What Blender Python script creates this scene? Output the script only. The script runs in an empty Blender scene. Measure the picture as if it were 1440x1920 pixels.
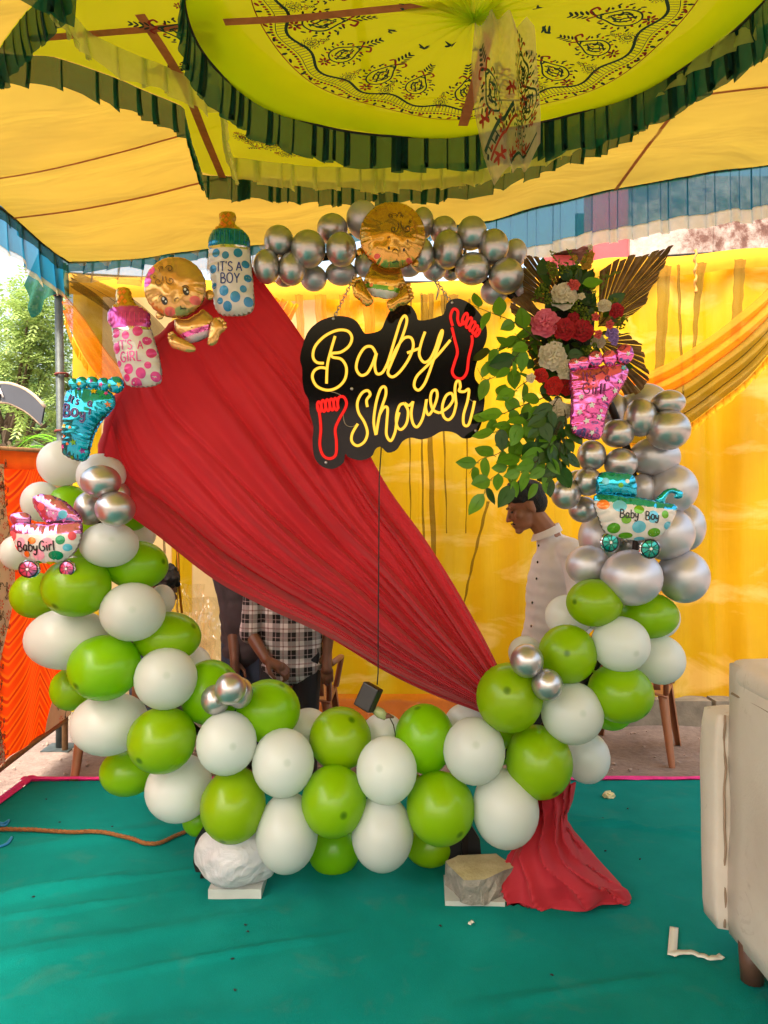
import bpy, math, random
import numpy as np
from mathutils import Vector, Matrix, noise as mnoise, geometry as mgeo
R = math.radians
rng = random.Random(7)
sc = bpy.context.scene
COL = sc.collection

# ------------------------------------------------------------------ camera
CAMZ = 1.43
F = 1442.0
cam_d = bpy.data.cameras.new('camera')
cam = bpy.data.objects.new('camera', cam_d); COL.objects.link(cam)
cam.location = (0, 0, CAMZ); cam.rotation_euler = (R(90), 0, 0)
cam_d.sensor_fit = 'VERTICAL'; cam_d.sensor_height = 36.0; cam_d.lens = 36.0 * F / 1920.0
cam_d.clip_start = 0.02; cam_d.clip_end = 800
sc.camera = cam

# ------------------------------------------------------------------ sky, sun, exposure
SUN_EL, SUN_ROT = R(58), R(200)
world = bpy.data.worlds.new('World'); sc.world = world; world.use_nodes = True
wn = world.node_tree; wn.nodes.clear()
wo = wn.nodes.new('ShaderNodeOutputWorld'); wb = wn.nodes.new('ShaderNodeBackground')
sk = wn.nodes.new('ShaderNodeTexSky'); sk.sky_type = 'NISHITA'; sk.sun_disc = False
sk.sun_elevation = SUN_EL; sk.sun_rotation = SUN_ROT
sk.air_density = 1.6; sk.dust_density = 9.0; sk.ozone_density = 0.0
wb.inputs['Strength'].default_value = 0.15
wn.links.new(sk.outputs[0], wb.inputs[0]); wn.links.new(wb.outputs[0], wo.inputs[0])
sl = bpy.data.lights.new('sun', 'SUN'); sl.energy = .8; sl.angle = R(20); sl.color = (1, .96, .9)
sun = bpy.data.objects.new('sun', sl); COL.objects.link(sun)
sd = Vector((math.sin(SUN_ROT) * math.cos(SUN_EL), math.cos(SUN_ROT) * math.cos(SUN_EL), math.sin(SUN_EL)))
sun.rotation_euler = sd.to_track_quat('Z', 'Y').to_euler(); sun.location = (0, 0, 20)
vs = sc.view_settings
vs.view_transform = 'Standard'; vs.look = 'None'; vs.gamma = 1.0; vs.use_curve_mapping = False
vs.exposure = 2.08
sc.render.engine = 'CYCLES'
cy = sc.cycles
cy.use_denoising = True
try: cy.denoiser = 'OPENIMAGEDENOISE'
except Exception: pass
cy.max_bounces = 9; cy.diffuse_bounces = 5; cy.glossy_bounces = 4; cy.transmission_bounces = 6; cy.transparent_max_bounces = 20
cy.sample_clamp_indirect = 6.0; cy.caustics_reflective = False; cy.caustics_refractive = False
cy.use_adaptive_sampling = True

# ------------------------------------------------------------------ helpers
def P(px, py, d):
    return Vector(((px - 720.0) / F * d, d, CAMZ + (960.0 - py) / F * d))
def M2(px, d): return px / F * d

def tag(o, label=None, cat=None, group=None, kind=None):
    if label: o['label'] = label
    if cat: o['category'] = cat
    if group: o['group'] = group
    if kind: o['kind'] = kind
    return o

def thing(name, loc, label, cat, group=None):
    o = bpy.data.objects.new(name, None); COL.objects.link(o)
    o.location = loc; o.empty_display_size = .05
    return tag(o, label, cat, group)

class MB:
    def __init__(s): s.v = []; s.f = []; s.m = []; s.sm = []
    def add(s, vs_, fs, mi=0, smooth=True):
        b = len(s.v); s.v.extend([tuple(p) for p in vs_])
        for f in fs: s.f.append(tuple(b + i for i in f)); s.m.append(mi); s.sm.append(smooth)
        return s
    def box(s, c, half, mi=0, rot=None, taper=1.0):
        pts = []
        for k in (-1, 1):
            t = taper if k > 0 else 1.0
            for (i, j) in ((-1, -1), (1, -1), (1, 1), (-1, 1)):
                p = Vector((i * half[0] * t, j * half[1] * t, k * half[2]))
                if rot is not None: p = rot @ p
                pts.append(Vector(c) + p)
        return s.add(pts, [(3, 2, 1, 0), (4, 5, 6, 7), (0, 1, 5, 4), (1, 2, 6, 5), (2, 3, 7, 6), (3, 0, 4, 7)], mi, False)
    def grid(s, nu, nv, fn, mi=0, closeu=False, smooth=True):
        pts = [fn(i / (nu if closeu else nu - 1), j / (nv - 1)) for j in range(nv) for i in range(nu)]
        fs = []
        for j in range(nv - 1):
            for i in range(nu if closeu else nu - 1):
                i2 = (i + 1) % nu
                fs.append((j * nu + i, j * nu + i2, (j + 1) * nu + i2, (j + 1) * nu + i))
        return s.add(pts, fs, mi, smooth)
    def tube(s, path, rad, n=8, mi=0, cap=True, closed=False):
        path = [Vector(p) for p in path]; m = len(path)
        if not hasattr(rad, '__len__'): rad = [rad] * m
        pts = []; up = None
        for i, p in enumerate(path):
            a = path[(i - 1) % m] if (closed or i > 0) else p
            b = path[(i + 1) % m] if (closed or i < m - 1) else p
            t = (b - a)
            t = t.normalized() if t.length > 1e-9 else Vector((0, 0, 1))
            if up is None: up = Vector((0, 0, 1)) if abs(t.z) < .9 else Vector((0, 1, 0))
            x = t.cross(up)
            if x.length < 1e-6: x = t.cross(Vector((1, 0, 0)))
            x.normalize(); up = x.cross(t).normalized()
            for k in range(n):
                a_ = 2 * math.pi * k / n
                pts.append(p + (x * math.cos(a_) + up * math.sin(a_)) * rad[i])
        fs = []
        for i in range(m if closed else m - 1):
            i2 = (i + 1) % m
            for k in range(n):
                k2 = (k + 1) % n
                fs.append((i * n + k, i * n + k2, i2 * n + k2, i2 * n + k))
        if cap and not closed:
            fs.append(tuple(range(n - 1, -1, -1))); fs.append(tuple((m - 1) * n + k for k in range(n)))
        return s.add(pts, fs, mi, True)
    def ell(s, c, r, rot=None, nu=14, nv=9, mi=0):
        c = Vector(c); pts = [];
        for j in range(nv + 1):
            th = math.pi * j / nv
            for i in range(nu):
                ph = 2 * math.pi * i / nu
                p = Vector((math.sin(th) * math.cos(ph) * r[0], math.sin(th) * math.sin(ph) * r[1], math.cos(th) * r[2]))
                if rot is not None: p = rot @ p
                pts.append(c + p)
        fs = [(j * nu + i, (j + 1) * nu + i, (j + 1) * nu + (i + 1) % nu, j * nu + (i + 1) % nu) for j in range(nv) for i in range(nu)]
        return s.add(pts, fs, mi, True)
    def caps(s, a, b, ra, rb, n=10, mi=0):
        a = Vector(a); b = Vector(b); d = (b - a); L = d.length; d = d / max(L, 1e-6)
        pts = []; rr = []
        for t in (-.99, -.8, -.45): pts.append(a + d * ra * t); rr.append(ra * math.sqrt(1 - t * t))
        pts.append(a); rr.append(ra); pts.append(b); rr.append(rb)
        for t in (.45, .8, .99): pts.append(b + d * rb * t); rr.append(rb * math.sqrt(1 - t * t))
        return s.tube(pts, rr, n, mi)
    def build(s, name, mats, parent=None, **kw):
        me = bpy.data.meshes.new(name)
        off = Vector((0, 0, 0)) if parent is None else wloc(parent)
        base = kw.pop('at', None)
        if base is not None and parent is None: off = Vector(base)
        me.from_pydata([tuple(Vector(p) - off) for p in s.v], [], s.f)
        if not isinstance(mats, (list, tuple)): mats = [mats]
        for m in mats: me.materials.append(m)
        me.polygons.foreach_set('material_index', s.m)
        me.polygons.foreach_set('use_smooth', s.sm)
        me.validate(); me.update()
        o = bpy.data.objects.new(name, me); COL.objects.link(o)
        if base is not None and parent is None: o.location = base
        if parent is not None: o.parent = parent
        tag(o, kw.get('label'), kw.get('cat'), kw.get('group'), kw.get('kind'))
        return o

def wloc(o):
    v = Vector(o.location)
    while o.parent is not None:
        o = o.parent; v = v + Vector(o.location)
    return v

def cr(pts, n=8, closed=False):
    """Catmull-Rom through pts (tuples of any dimension)"""
    pts = [np.array(p, float) for p in pts]; m = len(pts); out = []
    for i in range(m if closed else m - 1):
        if closed: p0, p1, p2, p3 = pts[i - 1], pts[i], pts[(i + 1) % m], pts[(i + 2) % m]
        else: p0, p1, p2, p3 = pts[max(i - 1, 0)], pts[i], pts[i + 1], pts[min(i + 2, m - 1)]
        for k in range(n):
            t = k / n
            out.append(.5 * ((2 * p1) + (p2 - p0) * t + (2 * p0 - 5 * p1 + 4 * p2 - p3) * t * t + (3 * p1 - p0 - 3 * p2 + p3) * t ** 3))
    if not closed: out.append(pts[-1])
    return out

def resample(pts, n, closed=False):
    a = np.array([np.array(p, float) for p in pts])
    if closed: a = np.vstack([a, a[:1]])
    d = np.concatenate([[0], np.cumsum(np.linalg.norm(np.diff(a, axis=0), axis=1))])
    t = np.linspace(0, d[-1], n, endpoint=not closed)
    return [np.array([np.interp(x, d, a[:, k]) for k in range(a.shape[1])]) for x in t]

class Curve:
    def __init__(s, pts):
        s.a = np.array([np.array(p, float) for p in pts])
        s.d = np.concatenate([[0], np.cumsum(np.linalg.norm(np.diff(s.a, axis=0), axis=1))]); s.L = s.d[-1]
    def __call__(s, x):
        x = min(max(x, 0), s.L)
        return Vector([np.interp(x, s.d, s.a[:, k]) for k in range(3)])
    def u(s, t): return s(t * s.L)
    def tan(s, x):
        e = s.L * .004 + 1e-4
        return (s(x + e) - s(x - e)).normalized()

# ------------------------------------------------------------------ materials
def srgb(r, g, b):
    f = lambda c: ((c / 255.0) / 12.92) if c / 255.0 <= .04045 else (((c / 255.0) + .055) / 1.055) ** 2.4
    return (f(r), f(g), f(b), 1.0)
class NT:
    def __init__(s, name):
        s.mat = bpy.data.materials.new(name); s.mat.use_nodes = True
        s.t = s.mat.node_tree; s.t.nodes.clear(); s.out = s.n('OutputMaterial')
    def n(s, typ, **kw):
        nd = s.t.nodes.new('ShaderNode' + typ)
        for k, v in kw.items():
            if hasattr(nd, k): setattr(nd, k, v)
        return nd
    def l(s, a, b): s.t.links.new(a, b)
    def coord(s, which='Object'): return s.n('TexCoord').outputs[which]
    def noise(s, scale, detail=3, rough=.5, vec=None, dist=0.0):
        nd = s.n('TexNoise'); nd.inputs['Scale'].default_value = scale; nd.inputs['Detail'].default_value = detail
        nd.inputs['Roughness'].default_value = rough; nd.inputs['Distortion'].default_value = dist
        s.l(vec if vec is not None else s.coord(), nd.inputs['Vector']); return nd.outputs['Fac']
    def ramp(s, fac, stops):
        nd = s.n('ValToRGB'); e = nd.color_ramp.elements
        while len(e) < len(stops): e.new(.5)
        for i, (p, c) in enumerate(stops):
            e[i].position = p; e[i].color = c if len(c) == 4 else (*c, 1)
        s.l(fac, nd.inputs[0]); return nd.outputs[0]
    def mixc(s, fac, a, b, mode='MIX'):
        nd = s.n('Mix', data_type='RGBA', blend_type=mode)
        for sock, v in ((nd.inputs[0], fac), (nd.inputs[6], a), (nd.inputs[7], b)):
            if hasattr(v, 'is_output'): s.l(v, sock)
            else: sock.default_value = v
        return nd.outputs[2]
    def math(s, op, a, b=0.0, clamp=False):
        nd = s.n('Math', operation=op); nd.use_clamp = clamp
        for sock, v in ((nd.inputs[0], a), (nd.inputs[1], b)):
            if hasattr(v, 'is_output'): s.l(v, sock)
            else: sock.default_value = v
        return nd.outputs[0]
    def bump(s, h, strength=.3, dist=.01):
        nd = s.n('Bump'); nd.inputs['Strength'].default_value = strength; nd.inputs['Distance'].default_value = dist
        s.l(h, nd.inputs['Height']); return nd.outputs[0]
    def pbsdf(s, col, rough=.5, metal=0.0, normal=None, **kw):
        nd = s.n('BsdfPrincipled')
        def put(k, v):
            if hasattr(v, 'is_output'): s.l(v, nd.inputs[k])
            else: nd.inputs[k].default_value = v
        put('Base Color', col); put('Roughness', rough); put('Metallic', metal)
        for k, v in kw.items(): put(k.replace('_', ' '), v)
        if normal is not None: s.l(normal, nd.inputs['Normal'])
        return nd.outputs[0]
    def mixs(s, fac, a, b):
        nd = s.n('MixShader')
        if hasattr(fac, 'is_output'): s.l(fac, nd.inputs[0])
        else: nd.inputs[0].default_value = fac
        s.l(a, nd.inputs[1]); s.l(b, nd.inputs[2]); return nd.outputs[0]
    def done(s, sh): s.l(sh, s.out.inputs['Surface']); return s.mat

def plain(name, col, rough=.6, metal=0.0, var=.12, vscale=14, bump=0.0, bscale=60, **kw):
    t = NT(name); nz = t.noise(vscale, 4)
    c2 = tuple(x * (1 - var) for x in col[:3]) + (1,); c1 = tuple(min(1, x * (1 + var)) for x in col[:3]) + (1,)
    c = t.ramp(nz, [(.3, c2), (.7, c1)])
    nm = t.bump(t.noise(bscale, 4), bump, .01) if bump else None
    return t.done(t.pbsdf(c, rough, metal, nm, **kw))

def fabric(name, col, transl=.4, alpha=1.0, var=.1, vscale=6, weave=True, rough=.85, tcol=None, sheen=0.0):
    t = NT(name); nz = t.noise(vscale, 4, .6)
    c2 = tuple(x * (1 - var) for x in col[:3]) + (1,); c1 = tuple(min(1, x * (1 + var)) for x in col[:3]) + (1,)
    c = t.ramp(nz, [(.3, c2), (.7, c1)])
    nm = t.bump(t.noise(420, 2), .12, .002) if weave else None
    a = t.pbsdf(c, rough, 0.0, nm, **({'Sheen_Weight': sheen} if sheen else {}))
    tr = t.n('BsdfTranslucent')
    if tcol: tr.inputs[0].default_value = tcol
    else: t.l(c, tr.inputs[0])
    sh = t.mixs(transl, a, tr.outputs[0])
    if alpha < 1:
        tp = t.n('BsdfTransparent'); sh = t.mixs(alpha, tp.outputs[0], sh)
    return t.done(sh)
# ================================================================== SETTING
# ---- ground
t = NT('dirt'); nz = t.noise(1.3, 6, .65); n2 = t.noise(30, 5, .7)
c = t.ramp(nz, [(.3, srgb(92, 74, 64)), (.5, srgb(126, 108, 98)), (.7, srgb(148, 132, 122))])
c = t.mixc(.35, c, t.ramp(n2, [(.35, srgb(70, 56, 48)), (.65, srgb(146, 130, 120))]))
M_dirt = t.done(t.pbsdf(c, .9, 0, t.bump(n2, .5, .02)))
GZ = -0.12
m = MB()
def gfn(u, v):
    x = -60 + 120 * u; y = -50 + 130 * v
    return (x, y, GZ)
m.grid(13, 14, gfn)
m.build('ground', M_dirt, kind='structure')
# near patch of rougher earth with real relief behind the stage
m = MB()
def gp(u, v):
    x = -3.2 + 7.4 * u; y = 4.12 + 2.6 * v
    z = GZ + .006 + .018 * mnoise.noise((x * 2.1, y * 2.1, 1)) + .008 * mnoise.noise((x * 9, y * 9, 4))
    return (x, y, z)
m.grid(120, 46, gp); m.build('trodden_earth', M_dirt, kind='structure')
# loose stones and straw behind the stage
t = NT('pebble_mat'); oi = t.n('ObjectInfo'); M_pebble = plain('pebble', srgb(150, 132, 120), .9, var=.3, vscale=40)
m = MB()
for i in range(420):
    x = rng.uniform(-2.6, 3.6); y = 4.2 + 1.4 * rng.random() ** 1.3
    r_ = rng.uniform(.004, .013)
    m.ell((x, y, GZ + .012 + r_ * .4), (r_ * rng.uniform(.8, 1.5), r_, r_ * .6), Matrix.Rotation(rng.random() * 6, 3, 'Z'), 6, 4)
m.build('gravel', M_pebble, label='loose grit scattered over the bare earth behind the carpet', cat='gravel', kind='stuff')

# ---- stage carpet
t = NT('carpet'); co = t.coord()
n1 = t.noise(1.1, 5, .6); n2 = t.noise(240, 3, .7); n3 = t.noise(5.5, 6, .62, dist=.6)
c = t.ramp(n1, [(.25, srgb(0, 110, 104)), (.5, srgb(0, 126, 120)), (.75, srgb(6, 140, 134))])
dirt = t.ramp(n3, [(.57, (0, 0, 0)), (.74, (1, 1, 1))])
c = t.mixc(t.math('MULTIPLY', dirt, .2), c, srgb(96, 118, 92))
n4 = t.noise(2.2, 4, .5, dist=1.0)
c = t.mixc(t.math('MULTIPLY', t.ramp(n4, [(.5, (0, 0, 0)), (.64, (1, 1, 1))]), .25), c, srgb(24, 150, 142))
c = t.mixc(t.math('MULTIPLY', n2, .35), c, srgb(0, 70, 64))
M_carpet = t.done(t.pbsdf(c, .95, 0, t.bump(n2, .35, .004), Specular_IOR_Level=.12))
M_pinktrim = fabric('pink_trim', srgb(222, 52, 138), .15, 1, .2, 20)
CX0, CX1, CY0, CY1 = -1.88, 3.6, -1.6, 4.1
folds = [((-1.85, 2.72), (-.6, 3.12), .006, .014), ((-1.6, 2.62), (-.75, 2.9), .005, .012), ((-.9, 2.35), (-.1, 2.62), .005, .014), ((.75, 3.55), (1.45, 3.48), .006, .012), ((-1.2, 1.75), (.1, 2.0), .004, .02), ((.2, 2.2), (.9, 2.38), .004, .016), ((-2.0, 2.55), (-.95, 3.05), .010, .03), ((-1.9, 2.2), (-.4, 2.75), .007, .05), ((-1.4, 1.9), (-.3, 2.2), .007, .07), ((.9, 3.6), (1.5, 3.35), .009, .02), ((.3, 1.9), (1.0, 2.05), .006, .06),
         ((-1.7, 3.2), (-.7, 3.6), .006, .05), ((1.2, 2.7), (2.0, 3.1), .007, .04)]
def carpet_z(x, y):
    z = .007 * mnoise.noise((x * 1.3, y * 1.3, 0)) + .0025 * mnoise.noise((x * 11 + y * 6, y * 5 - x * 3, 5)) + .003 * mnoise.noise((x * 4, y * 2.2, 3))
    for (a, b, h, w) in folds:
        ax, ay = a; bx, by = b; dx, dy = bx - ax, by - ay; L2 = dx * dx + dy * dy
        k = max(0, min(1, ((x - ax) * dx + (y - ay) * dy) / L2))
        dd = math.hypot(x - ax - dx * k, y - ay - dy * k) + .03 * mnoise.noise((x * 3, y * 3, 8))
        z += 2.4 * h * math.exp(-(dd / w) ** 2) * math.sin(math.pi * (.1 + .8 * k))
    return z
m = MB()
m.grid(300, 310, lambda u, v: (CX0 + (CX1 - CX0) * u, CY0 + (CY1 - CY0) * v, carpet_z(CX0 + (CX1 - CX0) * u, CY0 + (CY1 - CY0) * v)))
carpet = m.build('stage_carpet', M_carpet, kind='structure')
m = MB()   # platform body and pink cloth edge
for (x0, x1, y0, y1) in ((CX0 - .055, CX1, CY1 - .012, CY1 + .05), (CX0 - .06, CX0 + .01, CY0, CY1 + .04)):
    n = 60; along_x = (x1 - x0) > (y1 - y0)
    def ef(u, v):
        s_ = (x0 + (x1 - x0) * u) if along_x else (y0 + (y1 - y0) * u)
        w = .006 * mnoise.noise((s_ * 7, v * 3, 2))
        prof = [(0, .009), (.25, .014), (.6, .012), (1, -.005), (1.02, -.13)]
        k = v * 4; i = min(int(k), 3); q = k - i
        a = prof[i][0] * (1 - q) + prof[i + 1][0] * q; zz = prof[i][1] * (1 - q) + prof[i + 1][1] * q
        return (s_, y0 + (y1 - y0) * a + w, zz + w) if along_x else (x1 - (x1 - x0) * a + w, s_, zz + w)
    m.grid(n, 9, ef)
m.build('pink_edge_trim', M_pinktrim, carpet, label='bright pink cloth binding round the green carpet')
M_dark = plain('dark_ply', srgb(70, 54, 44), .8)
m = MB(); m.box(((CX0 + CX1) / 2, (CY0 + CY1) / 2, -.075), ((CX1 - CX0) / 2 - .01, (CY1 - CY0) / 2 - .01, .045)); m.build('stage_deck', M_dark, carpet)

# ---- low block kerb under the back curtain
M_block = plain('cement_block', srgb(120, 112, 98), .9, var=.3, vscale=9, bump=.4, bscale=40)
kerb = thing('block_kerb', (0, 5.66, GZ), 'row of rough grey cement blocks under the yellow back curtain', 'kerb')
x = -2.3; k = 0
while x < 4.3:
    w = rng.uniform(.30, .42)
    m = MB(); h = rng.uniform(.085, .1)
    m.box((x + w / 2, 5.62 + rng.uniform(-.015, .015), GZ + h - .004), (w / 2 - .006, .09, h), rot=Matrix.Rotation(rng.uniform(-.03, .03), 3, 'Z'), taper=.96)
    m.build('block', M_block, kerb); x += w

# ================================================================== TENT
def roofcloth():
    t = NT('roof_cloth'); nz = t.noise(1.2, 4, .6); mp = t.n('Mapping'); t.l(t.coord(), mp.inputs[0]); mp.inputs['Rotation'].default_value = (0, 0, .6); mp.inputs['Scale'].default_value = (1.2, 4.0, 1)
    cr_ = t.noise(1.1, 3, .5, vec=mp.outputs[0], dist=.5)
    c = t.ramp(nz, [(.3, srgb(172, 142, 78)), (.7, srgb(194, 162, 84))])
    bm_ = t.bump(cr_, .5, .09); a = t.pbsdf(c, .85, 0, bm_); tr = t.n('BsdfTranslucent'); t.l(bm_, tr.inputs['Normal']); c2 = t.mixc(t.math('MULTIPLY', cr_, .7), srgb(236, 200, 70), srgb(190, 150, 56)); t.l(c2, tr.inputs[0])
    return t.done(t.mixs(.16, a, tr.outputs[0]))
M_roof = roofcloth()
M_roofseam = fabric('roof_tape', srgb(176, 112, 70), .3, 1, .15, 30)
M_lime = fabric('lime_cloth', srgb(204, 218, 16), .74, .88, .10, 2.2, tcol=srgb(214, 250, 4))
M_dgreen = fabric('dark_green_organza', srgb(0, 72, 58), .5, .86, .2, 30, tcol=srgb(0, 104, 78))
M_plime = fabric('pale_lime_organza', srgb(214, 226, 140), .6, .66, .12, 30, tcol=srgb(220, 236, 120))
M_teal = fabric('teal_organza', srgb(30, 136, 176), .55, .86, .25, 7, tcol=srgb(24, 140, 190))
M_whitehem = fabric('white_hem', srgb(226, 240, 244), .72, .94, .06, 30)
M_creamnet = fabric('cream_net', srgb(214, 202, 160), .5, .55, .12, 20)
M_rope = plain('black_cord', srgb(24, 26, 24), .8)

def frill(name, path, h, mat, parent, pleat=.11, fold=.022, amp=.012, flare=.02, hem=None, hemfrac=.22, nv=6, hvar=.08, side=1, skew=.03):
    """gathered ruffle: real box pleats along a curve; the cloth doubles back at every pleat"""
    C = Curve(path); seq = []; s_ = 0.0; lay = 0
    while s_ < C.L:
        L = pleat * rng.uniform(.5, 1.5); w = fold * rng.choice((.3, .6, .9, 1.2, 1.9)); hh = h * (1 + rng.uniform(-hvar, hvar)); sk_ = rng.uniform(-skew, skew)
        for k in range(5): seq.append((s_ + L * k / 4, amp * math.sin(math.pi * k / 4) * rng.uniform(.4, 1.1), hh + sk_ * (k / 4 - .5), k / 4))
        seq.append((s_ + L - w, -amp * .9, hh - .004, .9)); s_ += L - w * .0
        seq.append((s_ - w * .55, -amp * .4, hh - .002, .5)); s_ -= w * .55
    cols = []
    up = Vector((0, 0, 1))
    for (q, o, hh, kk) in seq:
        q = min(q, C.L); p = C(q); tn = C.tan(q); nrm = tn.cross(up); nrm.z = 0
        nrm = nrm.normalized() * side if nrm.length > 1e-6 else Vector((0, -1, 0))
        cols.append((p, nrm, o, hh))
    def mk(v0, v1, nn, mat_, nm, off=0.0):
        m = MB(); nu = len(cols)
        def fn(u, v):
            i = int(round(u * (nu - 1))); p, nrm, o, hh = cols[i]; vv = v0 + (v1 - v0) * v
            return p + nrm * (o * (.15 + .85 * vv) + flare * vv * vv + off) - up * hh * vv
        m.grid(nu, nn, fn); return m.build(nm, mat_, parent)
    if hem is None: return mk(0, 1, nv, mat, name)
    a = mk(0, 1 - hemfrac, nv, mat, name)
    mk(1 - hemfrac - .015, 1, 3, hem, name + '_hem', .002)
    return a

# ---- roof cloth
def eaveback(u):
    xs = [-2.05, .64, 1.31, 2.1, 3.3]; ys = [5.0, 4.6, 4.4, 4.2, 3.95]; zs = [3.04, 3.18, 3.29, 3.32, 3.36]
    x = -2.05 + 5.35 * u
    return x, np.interp(x, xs, ys), np.interp(x, xs, zs)
YF = -2.6  # roof front edge, lengthened unseen behind the camera to cut front light
def roofp(u, v, lift=0.0):
    x, yb, zb = eaveback(u); y = yb + (YF - yb) * v
    ze = 3.04 + .3 * u
    z = zb * (1 - min(1, v * 2.5)) + ze * min(1, v * 2.5)
    z += .34 * math.sin(math.pi * min(max(u, 0), 1)) ** .8 * math.sin(math.pi * min(1, max(0, v) * 1.0)) ** .7
    z += .022 * math.sin(x * 5 + y * 3.1 + 2 * mnoise.noise((x, y, 3))) * math.sin(math.pi * v) ** .4
    fx = -2.05 + 5.35 * u
    z += .03 * mnoise.noise((x * 1.2, y * 3.0, 7)) + .012 * mnoise.noise((x * 2.5 + y * 4, y * 2.5 - x * 4, 2))
    z += .02 * abs(math.sin((x * 1.1 + y * 2.4) * 2.3 + 2.5 * mnoise.noise((x * .8, y * .8, 6)))) ** .6 * min(1, v * 8) * max(0, 1 - v * 2.2)
    z -= .028 * abs(math.sin(math.pi * u * 5.5)) * (1 - v) ** 2 * (1 if v > .001 else 0)
    return Vector((x, y, z + lift))
roof = thing('tent_roof', (0.6, 1.9, 3.2), 'amber yellow cloth tent roof stretched overhead to the back eave', 'tent')
strips = [0, .16, .33, .5, .67, .84, 1.0]
for i in range(6):
    a, b = strips[i], strips[i + 1]
    m = MB(); m.grid(100, 34, lambda u, v: roofp(u, a + (b - a) * v)); m.build('roof_panel', M_roof, roof)
def tape(uvs, w=.035, mat=M_roofseam, lift=-.012, par=roof, nm='seam_tape'):
    pts = [roofp(u, v, lift) for (u, v) in uvs]; pts = [Vector(p) for p in cr(pts, 6)]
    m = MB(); n = len(pts); vs_ = []
    for i, p in enumerate(pts):
        tn = (pts[min(i + 1, n - 1)] - pts[max(i - 1, 0)]); tn.z = 0; tn.normalize(); sd_ = Vector((-tn.y, tn.x, 0)) * w / 2
        vs_ += [p - sd_, p + sd_]
    m.add(vs_, [(2 * i, 2 * i + 1, 2 * i + 3, 2 * i + 2) for i in range(n - 1)]); return m.build(nm, mat, par)
for v in (.1, .16, .33, .5): tape([(u / 14, v) for u in range(15)], .014 if v > .1 else .02)
tape([(.385 - .05 * k / 8, .0 + .07 * k) for k in range(9)], .04)
tape([(.63 + .016 * k, .0 + .08 * k) for k in range(8)], .02)
# eave cords
m = MB(); m.tube([roofp(u / 40, 0, -.004) for u in range(41)], .007, 6); m.build('eave_cord', M_rope, roof)
m = MB(); m.tube([roofp(0, v / 20, -.004) for v in range(21)], .007, 6); m.build('eave_cord', M_rope, roof)
# valances
ev = lambda a, b, n=24: [roofp(a + (b - a) * k / (n - 1), 0) + Vector((0, -.004, .003)) for k in range(n)]
frill('sheer_valance', ev(.0, .27), .17, M_creamnet, roof, .16, .012, .02, .03, hem=M_creamnet, hemfrac=.18, hvar=.12)
frill('sheer_valance', ev(.0, .5), .075, M_teal, roof, .13, .02, .015, .02, hvar=.2)
frill('teal_valance', ev(.5, 1.0, 30), .315, M_teal, roof, .075, .004, .016, .03, hem=M_whitehem, hemfrac=.24, hvar=.03, skew=.012)
el = lambda a, b, n=24: [roofp(0, a + (b - a) * k / (n - 1)) + Vector((0, 0, .003)) for k in range(n)]
frill('side_valance', el(.012, .6), .26, M_teal, roof, .2, .02, .02, .02, hem=M_creamnet, hemfrac=.12, side=-1)
frill('side_valance_border', el(0, .6), .085, M_dgreen, roof, .2, .015, .02, .01, side=-1)
frill('side_valance', [roofp(1, .02 + .6 * k / 20) for k in range(21)], .28, M_teal, roof, .16, .02, .02, .02, hem=M_whitehem, hemfrac=.22)
# dark green corner handkerchief hanging from the corner
cl = [(128, 496), (112, 500), (96, 490), (78, 472), (70, 478)]; cb = [(130, 556), (108, 548), (84, 568), (60, 597), (46, 536)]
m = MB(); A = Curve([P(x, y, 4.93) for x, y in cl]); B = Curve([P(x, y, 4.9) for x, y in cb])
m.grid(26, 12, lambda u, v: A.u(u).lerp(B.u(u), v) + Vector((0, .035 * v * math.sin(u * 16), 0)))
m.build('corner_drape', fabric('corner_green', srgb(6, 96, 84), .5, .9, .2, 12), roof)

# ---- tent pole
M_steel = plain('old_steel', srgb(70, 78, 78), .55, .4, var=.3, vscale=20)
pole = thing('tent_pole', (-2.1, 5.02, GZ), 'old grey steel tent pole standing at the corner under the roof', 'pole')
m = MB(); m.tube([(-2.115, 5.02, GZ - .01), (-2.1, 5.02, 1.4), (-2.125, 5.02, 2.9)], [.027, .027, .026], 14); m.build('shaft', M_steel, pole)
m = MB(); m.tube([(-2.125, 5.02, 2.84), (-2.125, 5.02, 2.91)], [.034, .036], 14); m.build('cloth_wrap', fabric('wrap_magenta', srgb(150, 24, 80), .1, 1), pole)
m = MB(); m.tube([(-2.125, 5.02, 2.88), (-2.08, 5.0, 3.05)], [.02, .015], 10); m.build('roof_tie', M_rope, pole)
M_prope = plain('pole_rope', srgb(110, 50, 44), .9)
for z in (1.95, 2.32): m = MB(); m.tube([Vector((-2.105 + .04 * math.cos(a), 5.02 + .04 * math.sin(a), z + .012 * a / 6)) for a in [k * .5 for k in range(16)]], .007, 6); m.build('rope_binding', M_prope, pole)
m = MB(); m.box((-2.115, 5.02, GZ + .008), (.09, .09, .008)); m.build('base_plate', M_steel, pole)

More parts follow.
